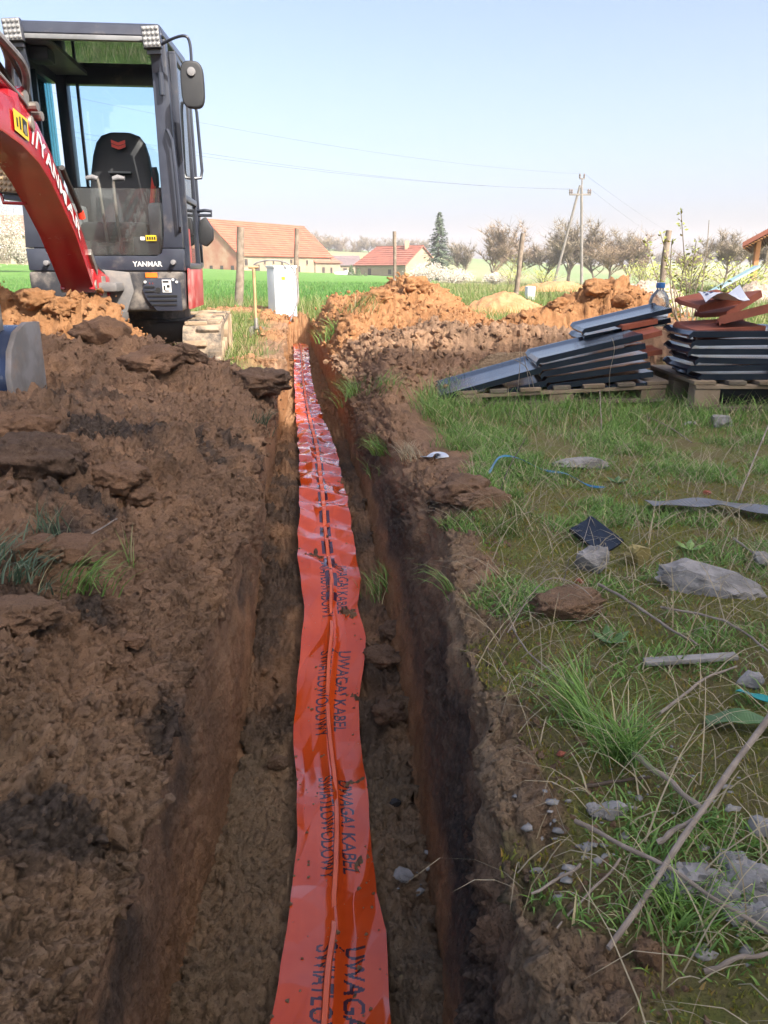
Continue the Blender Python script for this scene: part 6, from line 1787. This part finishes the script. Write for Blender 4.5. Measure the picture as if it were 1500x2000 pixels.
# ================================================================ clods, stones, sticks
def lump_arrays(sub, seed, rough=.35):
    bm = bmesh.new(); bmesh.ops.create_icosphere(bm, subdivisions=sub, radius=1.0)
    v = np.array([q.co[:] for q in bm.verts]); f = np.array([[q.index for q in t.verts] for t in bm.faces]); bm.free()
    n_ = 1 + rough * fbm(v + seed * 3.7, 1.0, 4 if sub > 2 else 2, .55) + (.40 * rough * billow(v + seed, 3.0, 3) + .30 * rough * fbm(v + seed, 7.0, 3, .6) if sub > 2 else .5 * rough * billow(v + seed, 1.8, 2))
    return v * n_[:, None], f
CL = CL_BIG = [lump_arrays(1, k, .75) for k in range(6)]
def ico20(seed):
    bm = bmesh.new(); bmesh.ops.create_icosphere(bm, subdivisions=1, radius=1.0)
    bm.free(); t = (1 + 5 ** .5) / 2
    v = np.array([(-1, t, 0), (1, t, 0), (-1, -t, 0), (1, -t, 0), (0, -1, t), (0, 1, t), (0, -1, -t), (0, 1, -t), (t, 0, -1), (t, 0, 1), (-t, 0, -1), (-t, 0, 1)]) / 1.9
    f = np.array([(0, 11, 5), (0, 5, 1), (0, 1, 7), (0, 7, 10), (0, 10, 11), (1, 5, 9), (5, 11, 4), (11, 10, 2), (10, 7, 6), (7, 1, 8), (3, 9, 4), (3, 4, 2), (3, 2, 6), (3, 6, 8), (3, 8, 9), (4, 9, 5), (2, 4, 11), (6, 2, 10), (8, 6, 7), (9, 8, 1)])
    g = np.random.default_rng(seed); return v * (.55 + .75 * g.random((12, 1))), f
CS = [ico20(k) for k in range(6)]
def scatter_clods(name, label, mask, n, smin, smax, seed, mat, weight=None, power=2.5, small=False):
    CL = CS if small else CL_BIG
    g = np.random.default_rng(seed); p, j = pick(mask, n, seed, weight)
    V = []; F = []; base = 0; MX = []
    var = g.integers(0, len(CL), n); s = smin + (smax - smin) * g.random(n) ** power
    for k in range(len(CL)):
        sel = np.nonzero(var == k)[0]; v, f = CL[k]; m = len(sel)
        if not m: continue
        q = g.normal(size=(m, 4)); q /= np.linalg.norm(q, axis=1)[:, None]; w, x, y, z = q.T
        Rm = np.stack([np.stack([1 - 2 * (y * y + z * z), 2 * (x * y - z * w), 2 * (x * z + y * w)], -1), np.stack([2 * (x * y + z * w), 1 - 2 * (x * x + z * z), 2 * (y * z - x * w)], -1), np.stack([2 * (x * z - y * w), 2 * (y * z + x * w), 1 - 2 * (x * x + y * y)], -1)], 1)
        sc = s[sel][:, None, None] * np.stack([.8 + .5 * g.random(m), .8 + .5 * g.random(m), .55 + .4 * g.random(m)], 1)[:, None, :]
        vv = np.einsum('mij,mkj->mki', Rm, v[None] * sc) + p[sel][:, None, :] + GN[j[sel]][:, None, :] * (s[sel] * .25)[:, None, None]
        V.append(vv.reshape(-1, 3)); F.append((f[None] + (base + np.arange(m) * len(v))[:, None, None]).reshape(-1, 3)); base += m * len(v)
        mx = MIX[j[sel]].copy(); mx[:, 2] = 0; mx[:, 1] = np.clip(mx[:, 1] * .7 + .25 * (g.random(m) > .8), 0, 1)
        MX.append(np.repeat(mx, len(v), 0))
    me = np_mesh(name, np.concatenate(V), np.concatenate(F), smooth=False); col_attr(me, 'mix', np.concatenate(MX))
    o = link(name, me, mat); tag(o, label, 'soil', kind='stuff'); return o
MIX = np.zeros(len(GV) * 4, dtype=np.float32); g_me.attributes['mix'].data.foreach_get('color', MIX); MIX = MIX.reshape(-1, 4)
soilL = left & inview & (GA['gras'] < .4) & (gy < 5.6)
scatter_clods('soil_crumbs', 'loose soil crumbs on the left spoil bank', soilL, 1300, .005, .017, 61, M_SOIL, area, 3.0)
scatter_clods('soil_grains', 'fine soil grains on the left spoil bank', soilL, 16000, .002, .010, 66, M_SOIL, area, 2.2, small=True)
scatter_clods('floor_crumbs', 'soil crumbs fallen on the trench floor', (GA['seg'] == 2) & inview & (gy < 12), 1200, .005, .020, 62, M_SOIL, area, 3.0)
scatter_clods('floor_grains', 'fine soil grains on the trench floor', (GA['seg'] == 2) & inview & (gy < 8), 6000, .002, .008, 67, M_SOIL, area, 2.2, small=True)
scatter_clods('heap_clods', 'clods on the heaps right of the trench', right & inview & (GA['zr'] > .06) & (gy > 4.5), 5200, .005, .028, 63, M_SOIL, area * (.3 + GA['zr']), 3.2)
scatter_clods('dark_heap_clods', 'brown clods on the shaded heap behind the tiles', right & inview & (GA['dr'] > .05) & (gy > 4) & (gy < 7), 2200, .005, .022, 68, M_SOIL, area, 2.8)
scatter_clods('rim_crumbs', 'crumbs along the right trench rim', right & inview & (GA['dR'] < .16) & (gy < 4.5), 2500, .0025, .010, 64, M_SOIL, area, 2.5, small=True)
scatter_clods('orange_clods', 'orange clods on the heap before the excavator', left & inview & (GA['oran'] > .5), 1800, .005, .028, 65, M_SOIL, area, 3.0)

def lump(name, label, cat, px, py, sx, sy, sz, mat, seed, rough=.3, rot=(0, 0, 0), sink=.3, group=None, sub=4, flat=None, mixv=None, at=None):
    c = spot(px, py) if at is None else Vector(at)
    v, f = lump_arrays(sub, seed, rough)
    if flat is not None:
        g = random.Random(seed)
        for k in range(flat):        # break faces: cut the lump with planes
            n_ = np.array([g.gauss(0, 1), g.gauss(0, 1), g.gauss(0, 1)]); n_ /= np.linalg.norm(n_); d = g.uniform(.45, .75)
            e_ = v @ n_ - d; v = v - np.maximum(0, e_)[:, None] * n_[None] * .92
        v = v + (.035 * fbm(v * 1.0 + seed, 4, 4, .6) + .03 * billow(v + seed, 9, 2))[:, None] * v
    v = v * np.array([sx, sy, sz]) / 2
    M_ = np.array(Matrix.Rotation(rot[2], 3, 'Z') @ Matrix.Rotation(rot[1], 3, 'Y') @ Matrix.Rotation(rot[0], 3, 'X'))
    v = v @ M_.T
    me = np_mesh(name, v, f, smooth=True)
    if flat is not None:
        try: me.set_sharp_from_angle(angle=R(28))
        except Exception: pass
    if mixv is not None: col_attr(me, 'mix', np.tile(np.array(mixv), (len(v), 1)))
    o = link(name, me, mat); o.location = c + Vector((0, 0, sz * (.5 - sink))); tag(o, label, cat, group); return o
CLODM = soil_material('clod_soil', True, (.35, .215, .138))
def clod(label, px, py, sx, sy, sz, seed, mixv=(0, .0, 0, 0), **kw): return lump('soil_clod', label, 'clod', px, py, sx, sy, sz, CLODM, seed, kw.pop('rough', .34), group='large clods of soil', mixv=mixv, **kw)
clod('big black clod with a hollow below at the left edge of the spoil', 75, 915, .25, .17, .12, 1, (0, .6, 0, 0), rot=(.2, .1, .2), sink=.25)
clod('large dark clod overhanging the heap crest before the track', 300, 715, .30, .24, .14, 2, (0, .12, 0, 0), rot=(.1, -.1, .1), sink=.35)
clod('black clod beside the muddy right track', 372, 700, .16, .15, .10, 3, (0, .5, 0, 0), rot=(0, .4, .3), sink=.35)
clod('rounded brown clod on the heap crest below the orange soil', 200, 668, .28, .20, .17, 4, (.05, .1, 0, 0), sink=.3)
clod('flat reddish clod lying under the long twig', 150, 1085, .14, .10, .06, 5, (.12, .1, 0, 0), rot=(.2, .1, .5), flat=4)
clod('brown clod beside the bluish grass tuft', 70, 1085, .10, .09, .055, 6, (.05, 0, 0, 0))
clod('brown clod at the left picture edge below the flattened tuft', 45, 1215, .13, .10, .06, 7, (.05, .1, 0, .1))
clod('angular reddish clod on the slope above the dark hollow', 255, 1255, .075, .06, .045, 8, (.15, .05, 0, 0), flat=4)
clod('knobbly brown clod in the middle of the left slope', 225, 950, .17, .12, .09, 9, (.04, 0, 0, 0))
clod('small clod right of the knobbly one on the left slope', 280, 975, .10, .08, .06, 10, (.03, .05, 0, 0))
clod('clod lying where the left slope meets the bucket', 40, 855, .20, .15, .12, 11, (.15, .05, 0, 0))
clod('grass-topped dark clod at the corner of the sunlit trench wall', 505, 752, .34, .34, .16, 12, (0, .55, 0, 0), sink=.4)
clod('dark clod fallen on the trench floor right of the tape', 770, 1240, .10, .10, .07, 13, (0, .55, 0, 0))
clod('dark clod below the grass tuft on the trench floor', 745, 1290, .12, .10, .07, 14, (0, .45, 0, 0))
clod('lowest dark clod in the heap right of the tape', 755, 1395, .10, .09, .06, 15, (0, .5, 0, 0))
clod('rounded clod on the floor left of the tape', 545, 1495, .055, .05, .04, 16, (0, .4, 0, .2))
clod('jagged brown clod on the right trench rim', 905, 960, .20, .16, .10, 17, (.05, .15, 0, .1), sink=.35)
clod('smooth sliced clod on the right rim below the black twig', 945, 985, .16, .12, .07, 18, (.03, .0, 0, .2), flat=3)
clod('brown root clump in the grass above the sticks', 1110, 1185, .16, .11, .06, 19, (.12, 0, 0, .25), sink=.35)
clod('orange rusty clod at the lower right rim', 1265, 1870, .032, .03, .04, 20, (.4, 0, 0, .3), sink=.3)
clod('pinnacle of orange soil on top of the far heap', 815, 562, .30, .28, .20, 21, (1, 0, 0, 0), sink=.4)
clod('rounded orange clod on the far heap left shoulder', 745, 578, .24, .22, .14, 22, (.95, 0, 0, 0), sink=.4)
clod('rounded top of the second orange heap', 1165, 572, .26, .24, .17, 23, (1, 0, 0, 0), sink=.4)
clod('orange clod left of the second heap top', 1090, 602, .20, .18, .12, 24, (1, 0, 0, 0), sink=.4)
clod('orange clod right of the second heap top', 1215, 590, .18, .18, .13, 25, (1, 0, 0, 0), sink=.4)
clod('orange clod on the crest before the excavator body', 70, 595, .22, .2, .13, 26, (1, 0, 0, 0), sink=.4)
clod('second orange clod on the crest before the boom foot', 125, 600, .18, .17, .11, 27, (1, 0, 0, 0), sink=.4)
clod('sandy slab of soil behind the leftmost tile', 960, 715, .40, .22, .12, 28, (.1, 0, 0, .9), sink=.3, flat=3, at=(.78, 4.95, .16))

M_CONCR = pmat('grey_concrete', (.30, .29, .28), (.17, .165, .155), 22, .92, bmp=1.0, bdist=.006, bscale=60, dust=(.20, .17, .12), dlo=.62, dhi=.85, dscale=6)
M_PALEC = pmat('pale_mortar', (.29, .285, .28), (.17, .168, .165), 24, .92, bmp=.6, bdist=.005, bscale=70)
M_SANDST = pmat('yellow_stone', (.34, .28, .11), (.24, .20, .075), 7, .85, bmp=.4, bdist=.004)
def rock(label, px, py, sx, sy, sz, mat, seed, **kw): return lump('rubble_stone', label, 'stone', px, py, sx, sy, sz, mat, seed, kw.pop('rough', .22), flat=kw.pop('flat', 6), group='rubble stones in the grass', **kw)
rock('large flat grey concrete slab in the grass on the right', 1380, 1150, .26, .16, .085, M_CONCR, 1, rot=(.25, .06, -.35), sink=.28, flat=5)
rock('rough grey concrete lump in front of the black tile fragment', 1160, 1115, .105, .09, .085, M_CONCR, 2, sink=.2)
rock('yellowish stone block right of the black tile fragment', 1245, 1100, .075, .075, .075, M_SANDST, 3, sink=.15, rot=(.3, .4, .5), flat=8)
rock('grey flat stone in the grass below the tile stacks', 1135, 912, .21, .13, .06, M_CONCR, 4, sink=.3)
rock('grey and orange stone in front of the right pallet', 1410, 832, .15, .11, .085, M_CONCR, 5, sink=.2)
rock('small pale stone left of the one before the right pallet', 1350, 832, .08, .06, .03, M_PALEC, 6)
rock('largest crumbling mortar lump at the lower right picture edge', 1455, 1735, .07, .055, .045, M_PALEC, 7, rough=.40, flat=2)
rock('mortar lump just left of the largest one at the lower right edge', 1405, 1760, .045, .04, .03, M_PALEC, 27, rough=.40, flat=2)
rock('mortar lump below the largest one at the lower right edge', 1465, 1800, .05, .04, .035, M_PALEC, 28, rough=.40, flat=2)
rock('mortar lump above the largest one at the lower right edge', 1430, 1690, .04, .035, .03, M_PALEC, 29, rough=.40, flat=2)
rock('mortar crumb right of the largest one, cut by the picture edge', 1495, 1755, .045, .04, .03, M_PALEC, 30, rough=.40, flat=2)
rock('crumbling mortar lump left of the one at the lower right edge', 1340, 1725, .07, .06, .045, M_PALEC, 8, rough=.40, flat=1)
rock('pale stone in the gravelly grass under the big stick', 1195, 1590, .045, .035, .028, M_PALEC, 9)
rock('grey pebble beside the pale stone under the big stick', 1160, 1590, .032, .028, .022, M_CONCR, 10)
rock('pale broken stone at the right edge above the teal ring', 1460, 1335, .065, .05, .035, M_PALEC, 11)
rock('grey stone at the far right edge beside the slab', 1490, 1105, .09, .08, .06, M_CONCR, 12)
rock('small stone right of the big stick at the picture edge', 1485, 1625, .05, .04, .03, M_PALEC, 13)
rock('pale rubble fragment right of the trench floor centre', 785, 1718, .045, .04, .03, M_PALEC, 14, sink=.2)
rock('orange brick crumb in the grass above the sticks', 1130, 1140, .03, .03, .02, M_TERRA, 15)
rock('orange brick crumb near the perforated strip', 1378, 965, .03, .03, .02, M_TERRA, 16)
rock('reddish pebble on the moss below the large tuft', 1095, 1475, .018, .014, .012, M_TERRA, 17)
rock('black stone chip on the sandy trench floor', 770, 1572, .035, .03, .02, pmat('black_chip', (.02, .02, .022), None, 8, .6), 18, sink=.2)
# small pebbles
def pebble_mesh(n, seed, centers, spread, s0, s1):
    g = np.random.default_rng(seed); V = []; F = []; b0 = 0
    for k in range(n):
        px, py = centers[k % len(centers)]; c = spot(px + g.normal(0, spread), py + g.normal(0, spread), 9); v, f = CL[k % 6]; s = s0 + (s1 - s0) * g.random() ** 2
        V.append(v * np.array([s, s * .8, s * .6]) + np.array(c)); F.append(f + b0); b0 += len(v)
    return np_mesh('gravel', np.concatenate(V), np.concatenate(F), True)
o = link('gravel', pebble_mesh(110, 5, [(1110, 1640), (1180, 1620), (1240, 1560), (1390, 1690), (1130, 1690), (1080, 1560), (1280, 1500), (1420, 1830), (1440, 1580), (790, 1710)], 42, .0025, .011), M_PALEC)
tag(o, 'pale gravel and pebbles among the moss in the right foreground', 'gravel', kind='stuff')
# black tile fragment, plank chip, perforated strip, blue strap, teal pieces
fr = tile_mesh(.30, .16, .012, .02); fr.materials.clear(); fr.materials.append(M_TILE); fr.materials.append(M_TILE)
o = bpy.data.objects.new('tile_fragment', fr); COL.objects.link(o); c = spot(1165, 1075); o.location = c + Vector((-.06, .10, .035)); o.rotation_euler = (R(22), R(14), R(-62)); o.scale = (.5, .5, .5)
tag(o, 'curved black roof tile fragment stuck in the grass above the grey lump', 'roof tile')
a = spot(1258, 1305); b_ = spot(1435, 1297)
o = MB().bar(a + Vector((0, 0, .012)), b_ + Vector((0, 0, .016)), .022, .010).build('plank_chip', pmat('bleached_wood', (.30, .29, .28), (.22, .21, .20), 14, .9, bmp=.8, bdist=.004), bevel=.003); tag(o, 'bleached wooden chip lying on moss in the right foreground', 'wood chip')
def ribbon(name, label, cat, pts, wid, mat, tilt=.2, thick=.0015):
    pts = smooth_pts(pts, 8); vs = []; fs = []
    for i, p in enumerate(pts):
        t = (pts[min(i + 1, len(pts) - 1)] - pts[max(0, i - 1)]).normalized(); s = t.cross(Vector((0, 0, 1))).normalized(); s = (s + Vector((0, 0, tilt * math.sin(i * .4)))).normalized() * wid / 2
        n_ = s.cross(t).normalized() * thick
        vs += [p - s, p + s, p + s + n_, p - s + n_]
    for i in range(len(pts) - 1):
        for k in range(4): fs.append((4 * i + k, 4 * i + (k + 1) % 4, 4 * i + 4 + (k + 1) % 4, 4 * i + 4 + k))
    fs += [(3, 2, 1, 0), tuple(4 * (len(pts) - 1) + k for k in range(4))]
    o = MB().add(vs, fs).build(name, mat, smooth=False); tag(o, label, cat); return o
def perf_mat():
    m, nt, b = newmat('perforated_grey'); v = nt.nodes.new('ShaderNodeTexVoronoi'); v.inputs['Scale'].default_value = 130; v.inputs['Randomness'].default_value = 0
    tc = nt.nodes.new('ShaderNodeTexCoord'); nt.links.new(tc.outputs['Object'], v.inputs['Vector'])
    c = mixc(nt, ramp(nt, v.outputs['Distance'], .22, .34), (.02, .02, .022), (.15, .155, .165)); nt.links.new(c, b.inputs['Base Color']); b.inputs['Roughness'].default_value = .35; return m
ribbon('perforated_strip', 'grey perforated metal strip lying in the grass at the right', 'metal strip', [spot(x, y) + Vector((0, 0, .03)) for x, y in ((1265, 1000), (1330, 1000), (1390, 998), (1450, 1008), (1530, 1018))], .075, perf_mat(), .12)
M_STRAP = pmat('blue_strap', (.02, .16, .30), (.03, .20, .30), 9, .35)
ribbon('packing_strap', 'blue plastic packing strap curling over the right trench rim', 'strap', [spot(955, 940) + Vector((0, 0, .03)), spot(975, 922) + Vector((0, 0, .06)), spot(1010, 915) + Vector((0, 0, .045)), spot(1060, 928) + Vector((0, 0, .02)), spot(1105, 935) + Vector((0, 0, .018)), spot(1150, 955) + Vector((0, 0, .014)), spot(1180, 962) + Vector((0, 0, .02))], .011, M_STRAP, .6)
ribbon('plastic_ring', 'teal plastic band bent in the grass at the right edge', 'plastic band', [spot(1440, 1360) + Vector((0, 0, .012)), spot(1470, 1378) + Vector((0, 0, .02)), spot(1505, 1385) + Vector((0, 0, .018))], .016, pmat('teal_plastic', (.02, .30, .30), None, 5, .4), .3)
ribbon('plastic_scrap', 'small pale plastic scrap on the right trench rim', 'plastic scrap', [spot(832, 897) + Vector((0, 0, .012)), spot(850, 893) + Vector((0, 0, .018)), spot(868, 899) + Vector((0, 0, .01))], .05, pmat('pale_plastic', (.55, .60, .70), None, 5, .4), .4)
ribbon('dark_leaf', 'broad green dock leaf at the right picture edge', 'leaf', [spot(1375, 1420) + Vector((0, 0, .01)), spot(1420, 1425) + Vector((0, 0, .025)), spot(1470, 1428) + Vector((0, 0, .025)), spot(1520, 1440) + Vector((0, 0, .02))], .038, pmat('dock_leaf', (.09, .17, .05), (.06, .13, .04), 9, .5), .2)
for i, (px, py, an) in enumerate(((1010, 935, .4), (1205, 945, 2.5), (1345, 1075, 1.2), (1190, 1255, .3))):
    c = spot(px, py); lf = MB()
    for k in range(5):
        a_ = an + k * 1.25; d = Vector((math.cos(a_), math.sin(a_), .45)).normalized(); s = Vector((-math.sin(a_), math.cos(a_), 0)); L = .05
        lf.add([c, c + d * L * .5 + s * .013, c + d * L, c + d * L * .5 - s * .013, c + d * L * .5 + Vector((0, 0, .006))], [(0, 1, 4), (1, 2, 4), (2, 3, 4), (3, 0, 4)])
    o = lf.build('broadleaf_weed', bpy.data.materials['dock_leaf'] if i % 2 else pmat('light_leaf', (.16, .27, .06), (.12, .22, .05), 9, .5)); tag(o, ['bright broadleaf weed beside the black twig on the rim', 'pale broadleaf weed below the flat grey stone', 'dark broadleaf weed above the yellow stone', 'small broadleaf weed among the sticks'][i], 'weed', 'broadleaf weeds')

M_STICK = pmat('bleached_stick', (.30, .255, .21), (.19, .155, .125), 18, .85, bmp=.5, bdist=.003)
M_STICKD = pmat('dark_stick', (.10, .075, .055), (.06, .045, .035), 18, .85, bmp=.5, bdist=.003)
def stick(label, pts, r0, r1, mat=M_STICK, name='stick', group='sticks in the grass'):
    q = [spot(px, py) + Vector((0, 0, h)) for px, py, h in pts]; r0 *= .62; r1 *= .62
    z0, z1 = q[0].z, q[-1].z
    for i_, v_ in enumerate(q): v_.z = max(v_.z, .35 * v_.z + .65 * (z0 + (z1 - z0) * i_ / (len(q) - 1)))
    # keep a stick straight: heights blend between its ends
    out = smooth_pts(q, 5); n_ = len(out)
    g = random.Random(len(label)); out = [p + Vector((g.uniform(-1, 1), g.uniform(-1, 1), g.uniform(-1, 1))) * r0 * .35 for p in out]
    o = MB().tube(out, [(r0 + (r1 - r0) * i / (n_ - 1)) * (1 + .12 * math.sin(i * 2.1)) for i in range(n_)], 8).build(name, mat, smooth=True); tag(o, label, 'stick', group); return o
def free_stick(label, a, b_, r0, r1, sag=.0, mat=M_STICK, name='stick'):
    a, b_ = Vector(a), Vector(b_); r0 *= .8; r1 *= .8; pts = [a.lerp(b_, i / 14) + Vector((.002 * math.sin(i * 1.1), .002 * math.cos(i * .9), sag * math.sin(math.pi * i / 14))) for i in range(15)]
    o = MB().tube(pts, [(r0 + (r1 - r0) * i / 14) * (1 + .10 * math.sin(i * 1.7)) for i in range(15)], 9).build(name, mat, smooth=True); tag(o, label, 'stick', 'sticks in the grass'); return o
# the big forked stick in the right foreground
s1a = spot(1188, 1885) + Vector((0, 0, .02)); s1b = P(1520, 1375, 1.10)
free_stick('long thick bleached stick slanting up to the right edge in the foreground', s1a, s1b, .0042, .0065, .008)
free_stick('long thin pale stick crossing under the thick one in the foreground', spot(1120, 1640) + Vector((0, 0, .03)), spot(1500, 1870) + Vector((0, 0, .03)), .0042, .003, .01)
free_stick('split flat stick pointing left above the crossing', spot(1235, 1505) + Vector((0, 0, .03)), spot(1375, 1620) + Vector((0, 0, .03)), .006, .005, .004)
free_stick('short pale twig overhanging the trench rim, upper one', spot(1130, 1715) + Vector((0, 0, .02)), spot(1130, 1715) + Vector((-.07, -.03, .0)), .0026, .0022, .0)
free_stick('long pale twig overhanging the trench rim, lower one', spot(1205, 1715) + Vector((0, 0, .03)), spot(1205, 1715) + Vector((-.125, -.10, -.01)), .0022, .0018, .0)
free_stick('curved pale twig at the lower right picture edge', spot(1375, 1915) + Vector((0, 0, .01)), spot(1500, 1890) + Vector((0, 0, .02)), .004, .003, .008)
free_stick('bent twig branching off the thick stick', spot(1280, 1680) + Vector((0, 0, .03)), spot(1345, 1660) + Vector((0, 0, .05)), .005, .004, .004)
stick('grey branched stick lying below the concrete slab', [(1170, 1155, .02), (1230, 1190, .02), (1300, 1240, .02), (1360, 1270, .015)], .0065, .004)
stick('long grey stick running from the root clump to the right edge', [(1290, 1200, .02), (1380, 1230, .03), (1440, 1250, .03), (1500, 1300, .03)], .005, .004)
stick('long thin stick lying right of the slab', [(1430, 1060, .015), (1460, 1085, .015), (1510, 1120, .015)], .006, .004)
stick('leaning pale stick at the right edge above the perforated strip', [(1440, 985, .01), (1470, 930, .08), (1505, 870, .18)], .004, .005)
stick('long pale stick slanting through the grass before the right pallet', [(1230, 808, .015), (1290, 835, .02), (1350, 870, .015)], .006, .004)
stick('upright broken stick before the leaning pallet', [(1175, 850, .0), (1172, 825, .05), (1170, 800, .11)], .005, .004)
stick('pale stick leaning against the right pallet', [(1500, 800, .03), (1475, 775, .09), (1455, 752, .15)], .007, .006)
stick('thin arched stalk crossing the root clump', [(990, 1250, .02), (1060, 1190, .07), (1140, 1195, .05), (1190, 1230, .01)], .0022, .0018)
stick('thin pale stalk arching above the moss on the rim', [(1000, 1235, .01), (1030, 1290, .02), (1075, 1320, .01), (1120, 1345, .01)], .0030, .0022)
stick('thin straw stalk standing before the grey lump', [(1120, 1140, .0), (1135, 1090, .03), (1150, 1050, .07)], .0014, .0012)
stick('black twig leaning on the right trench rim', [(965, 1000, .0), (990, 950, .05), (1025, 905, .11)], .004, .003, M_STICKD)
stick('long thin twig lying across the left spoil', [(115, 1110, .02), (170, 1070, .025), (230, 1028, .02)], .0042, .003)
stick('thin dark stalk below the slab in the sticks', [(1090, 1210, .03), (1105, 1150, .05), (1110, 1130, .06)], .002, .0015, M_STICKD)
stick('grey twig in the moss right of the large tuft', [(1290, 1400, .01), (1380, 1340, .02), (1440, 1320, .02)], .005, .003)
stick('short dark twig below the large tuft', [(1140, 1545, .008), (1200, 1540, .01), (1270, 1530, .012)], .005, .003, M_STICKD)

# soil crumbs spilled on the tape
def tape_crumbs():
    g = np.random.default_rng(91); k = g.choice(np.nonzero((TAPE_PTS[:, 1] < 6) & (TAPE_PTS[:, 1] > .95))[0], 260); V = []; F = []; b0 = 0
    for i, j in enumerate(k):
        v, f = CS[i % 6]; s = .0012 + .005 * g.random() ** 3; V.append(v * np.array([s, s, s * .7]) + TAPE_PTS[j] + np.array([0, 0, s * .3])); F.append(f + b0); b0 += len(v)
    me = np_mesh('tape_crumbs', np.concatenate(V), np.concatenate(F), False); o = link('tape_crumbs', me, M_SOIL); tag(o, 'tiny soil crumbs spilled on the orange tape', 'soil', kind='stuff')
tape_crumbs()

# ================================================================ spring haze
def make_haze():
    m = bpy.data.materials.new('haze_air'); m.use_nodes = True; nt = m.node_tree; nt.nodes.clear()
    out = nt.nodes.new('ShaderNodeOutputMaterial'); pv = nt.nodes.new('ShaderNodeVolumePrincipled')
    pv.inputs['Color'].default_value = (.97, .96, 1.0, 1); pv.inputs['Density'].default_value = .0007; pv.inputs['Anisotropy'].default_value = 0.0
    nt.links.new(pv.outputs[0], out.inputs['Volume'])
    m.cycles.homogeneous_volume = True
    o = MB().mm(-900, 900, -60, 1100, -8, 42).build('haze', m); tag(o, 'thin pale spring haze over fields and village', 'haze', kind='stuff')
make_haze()
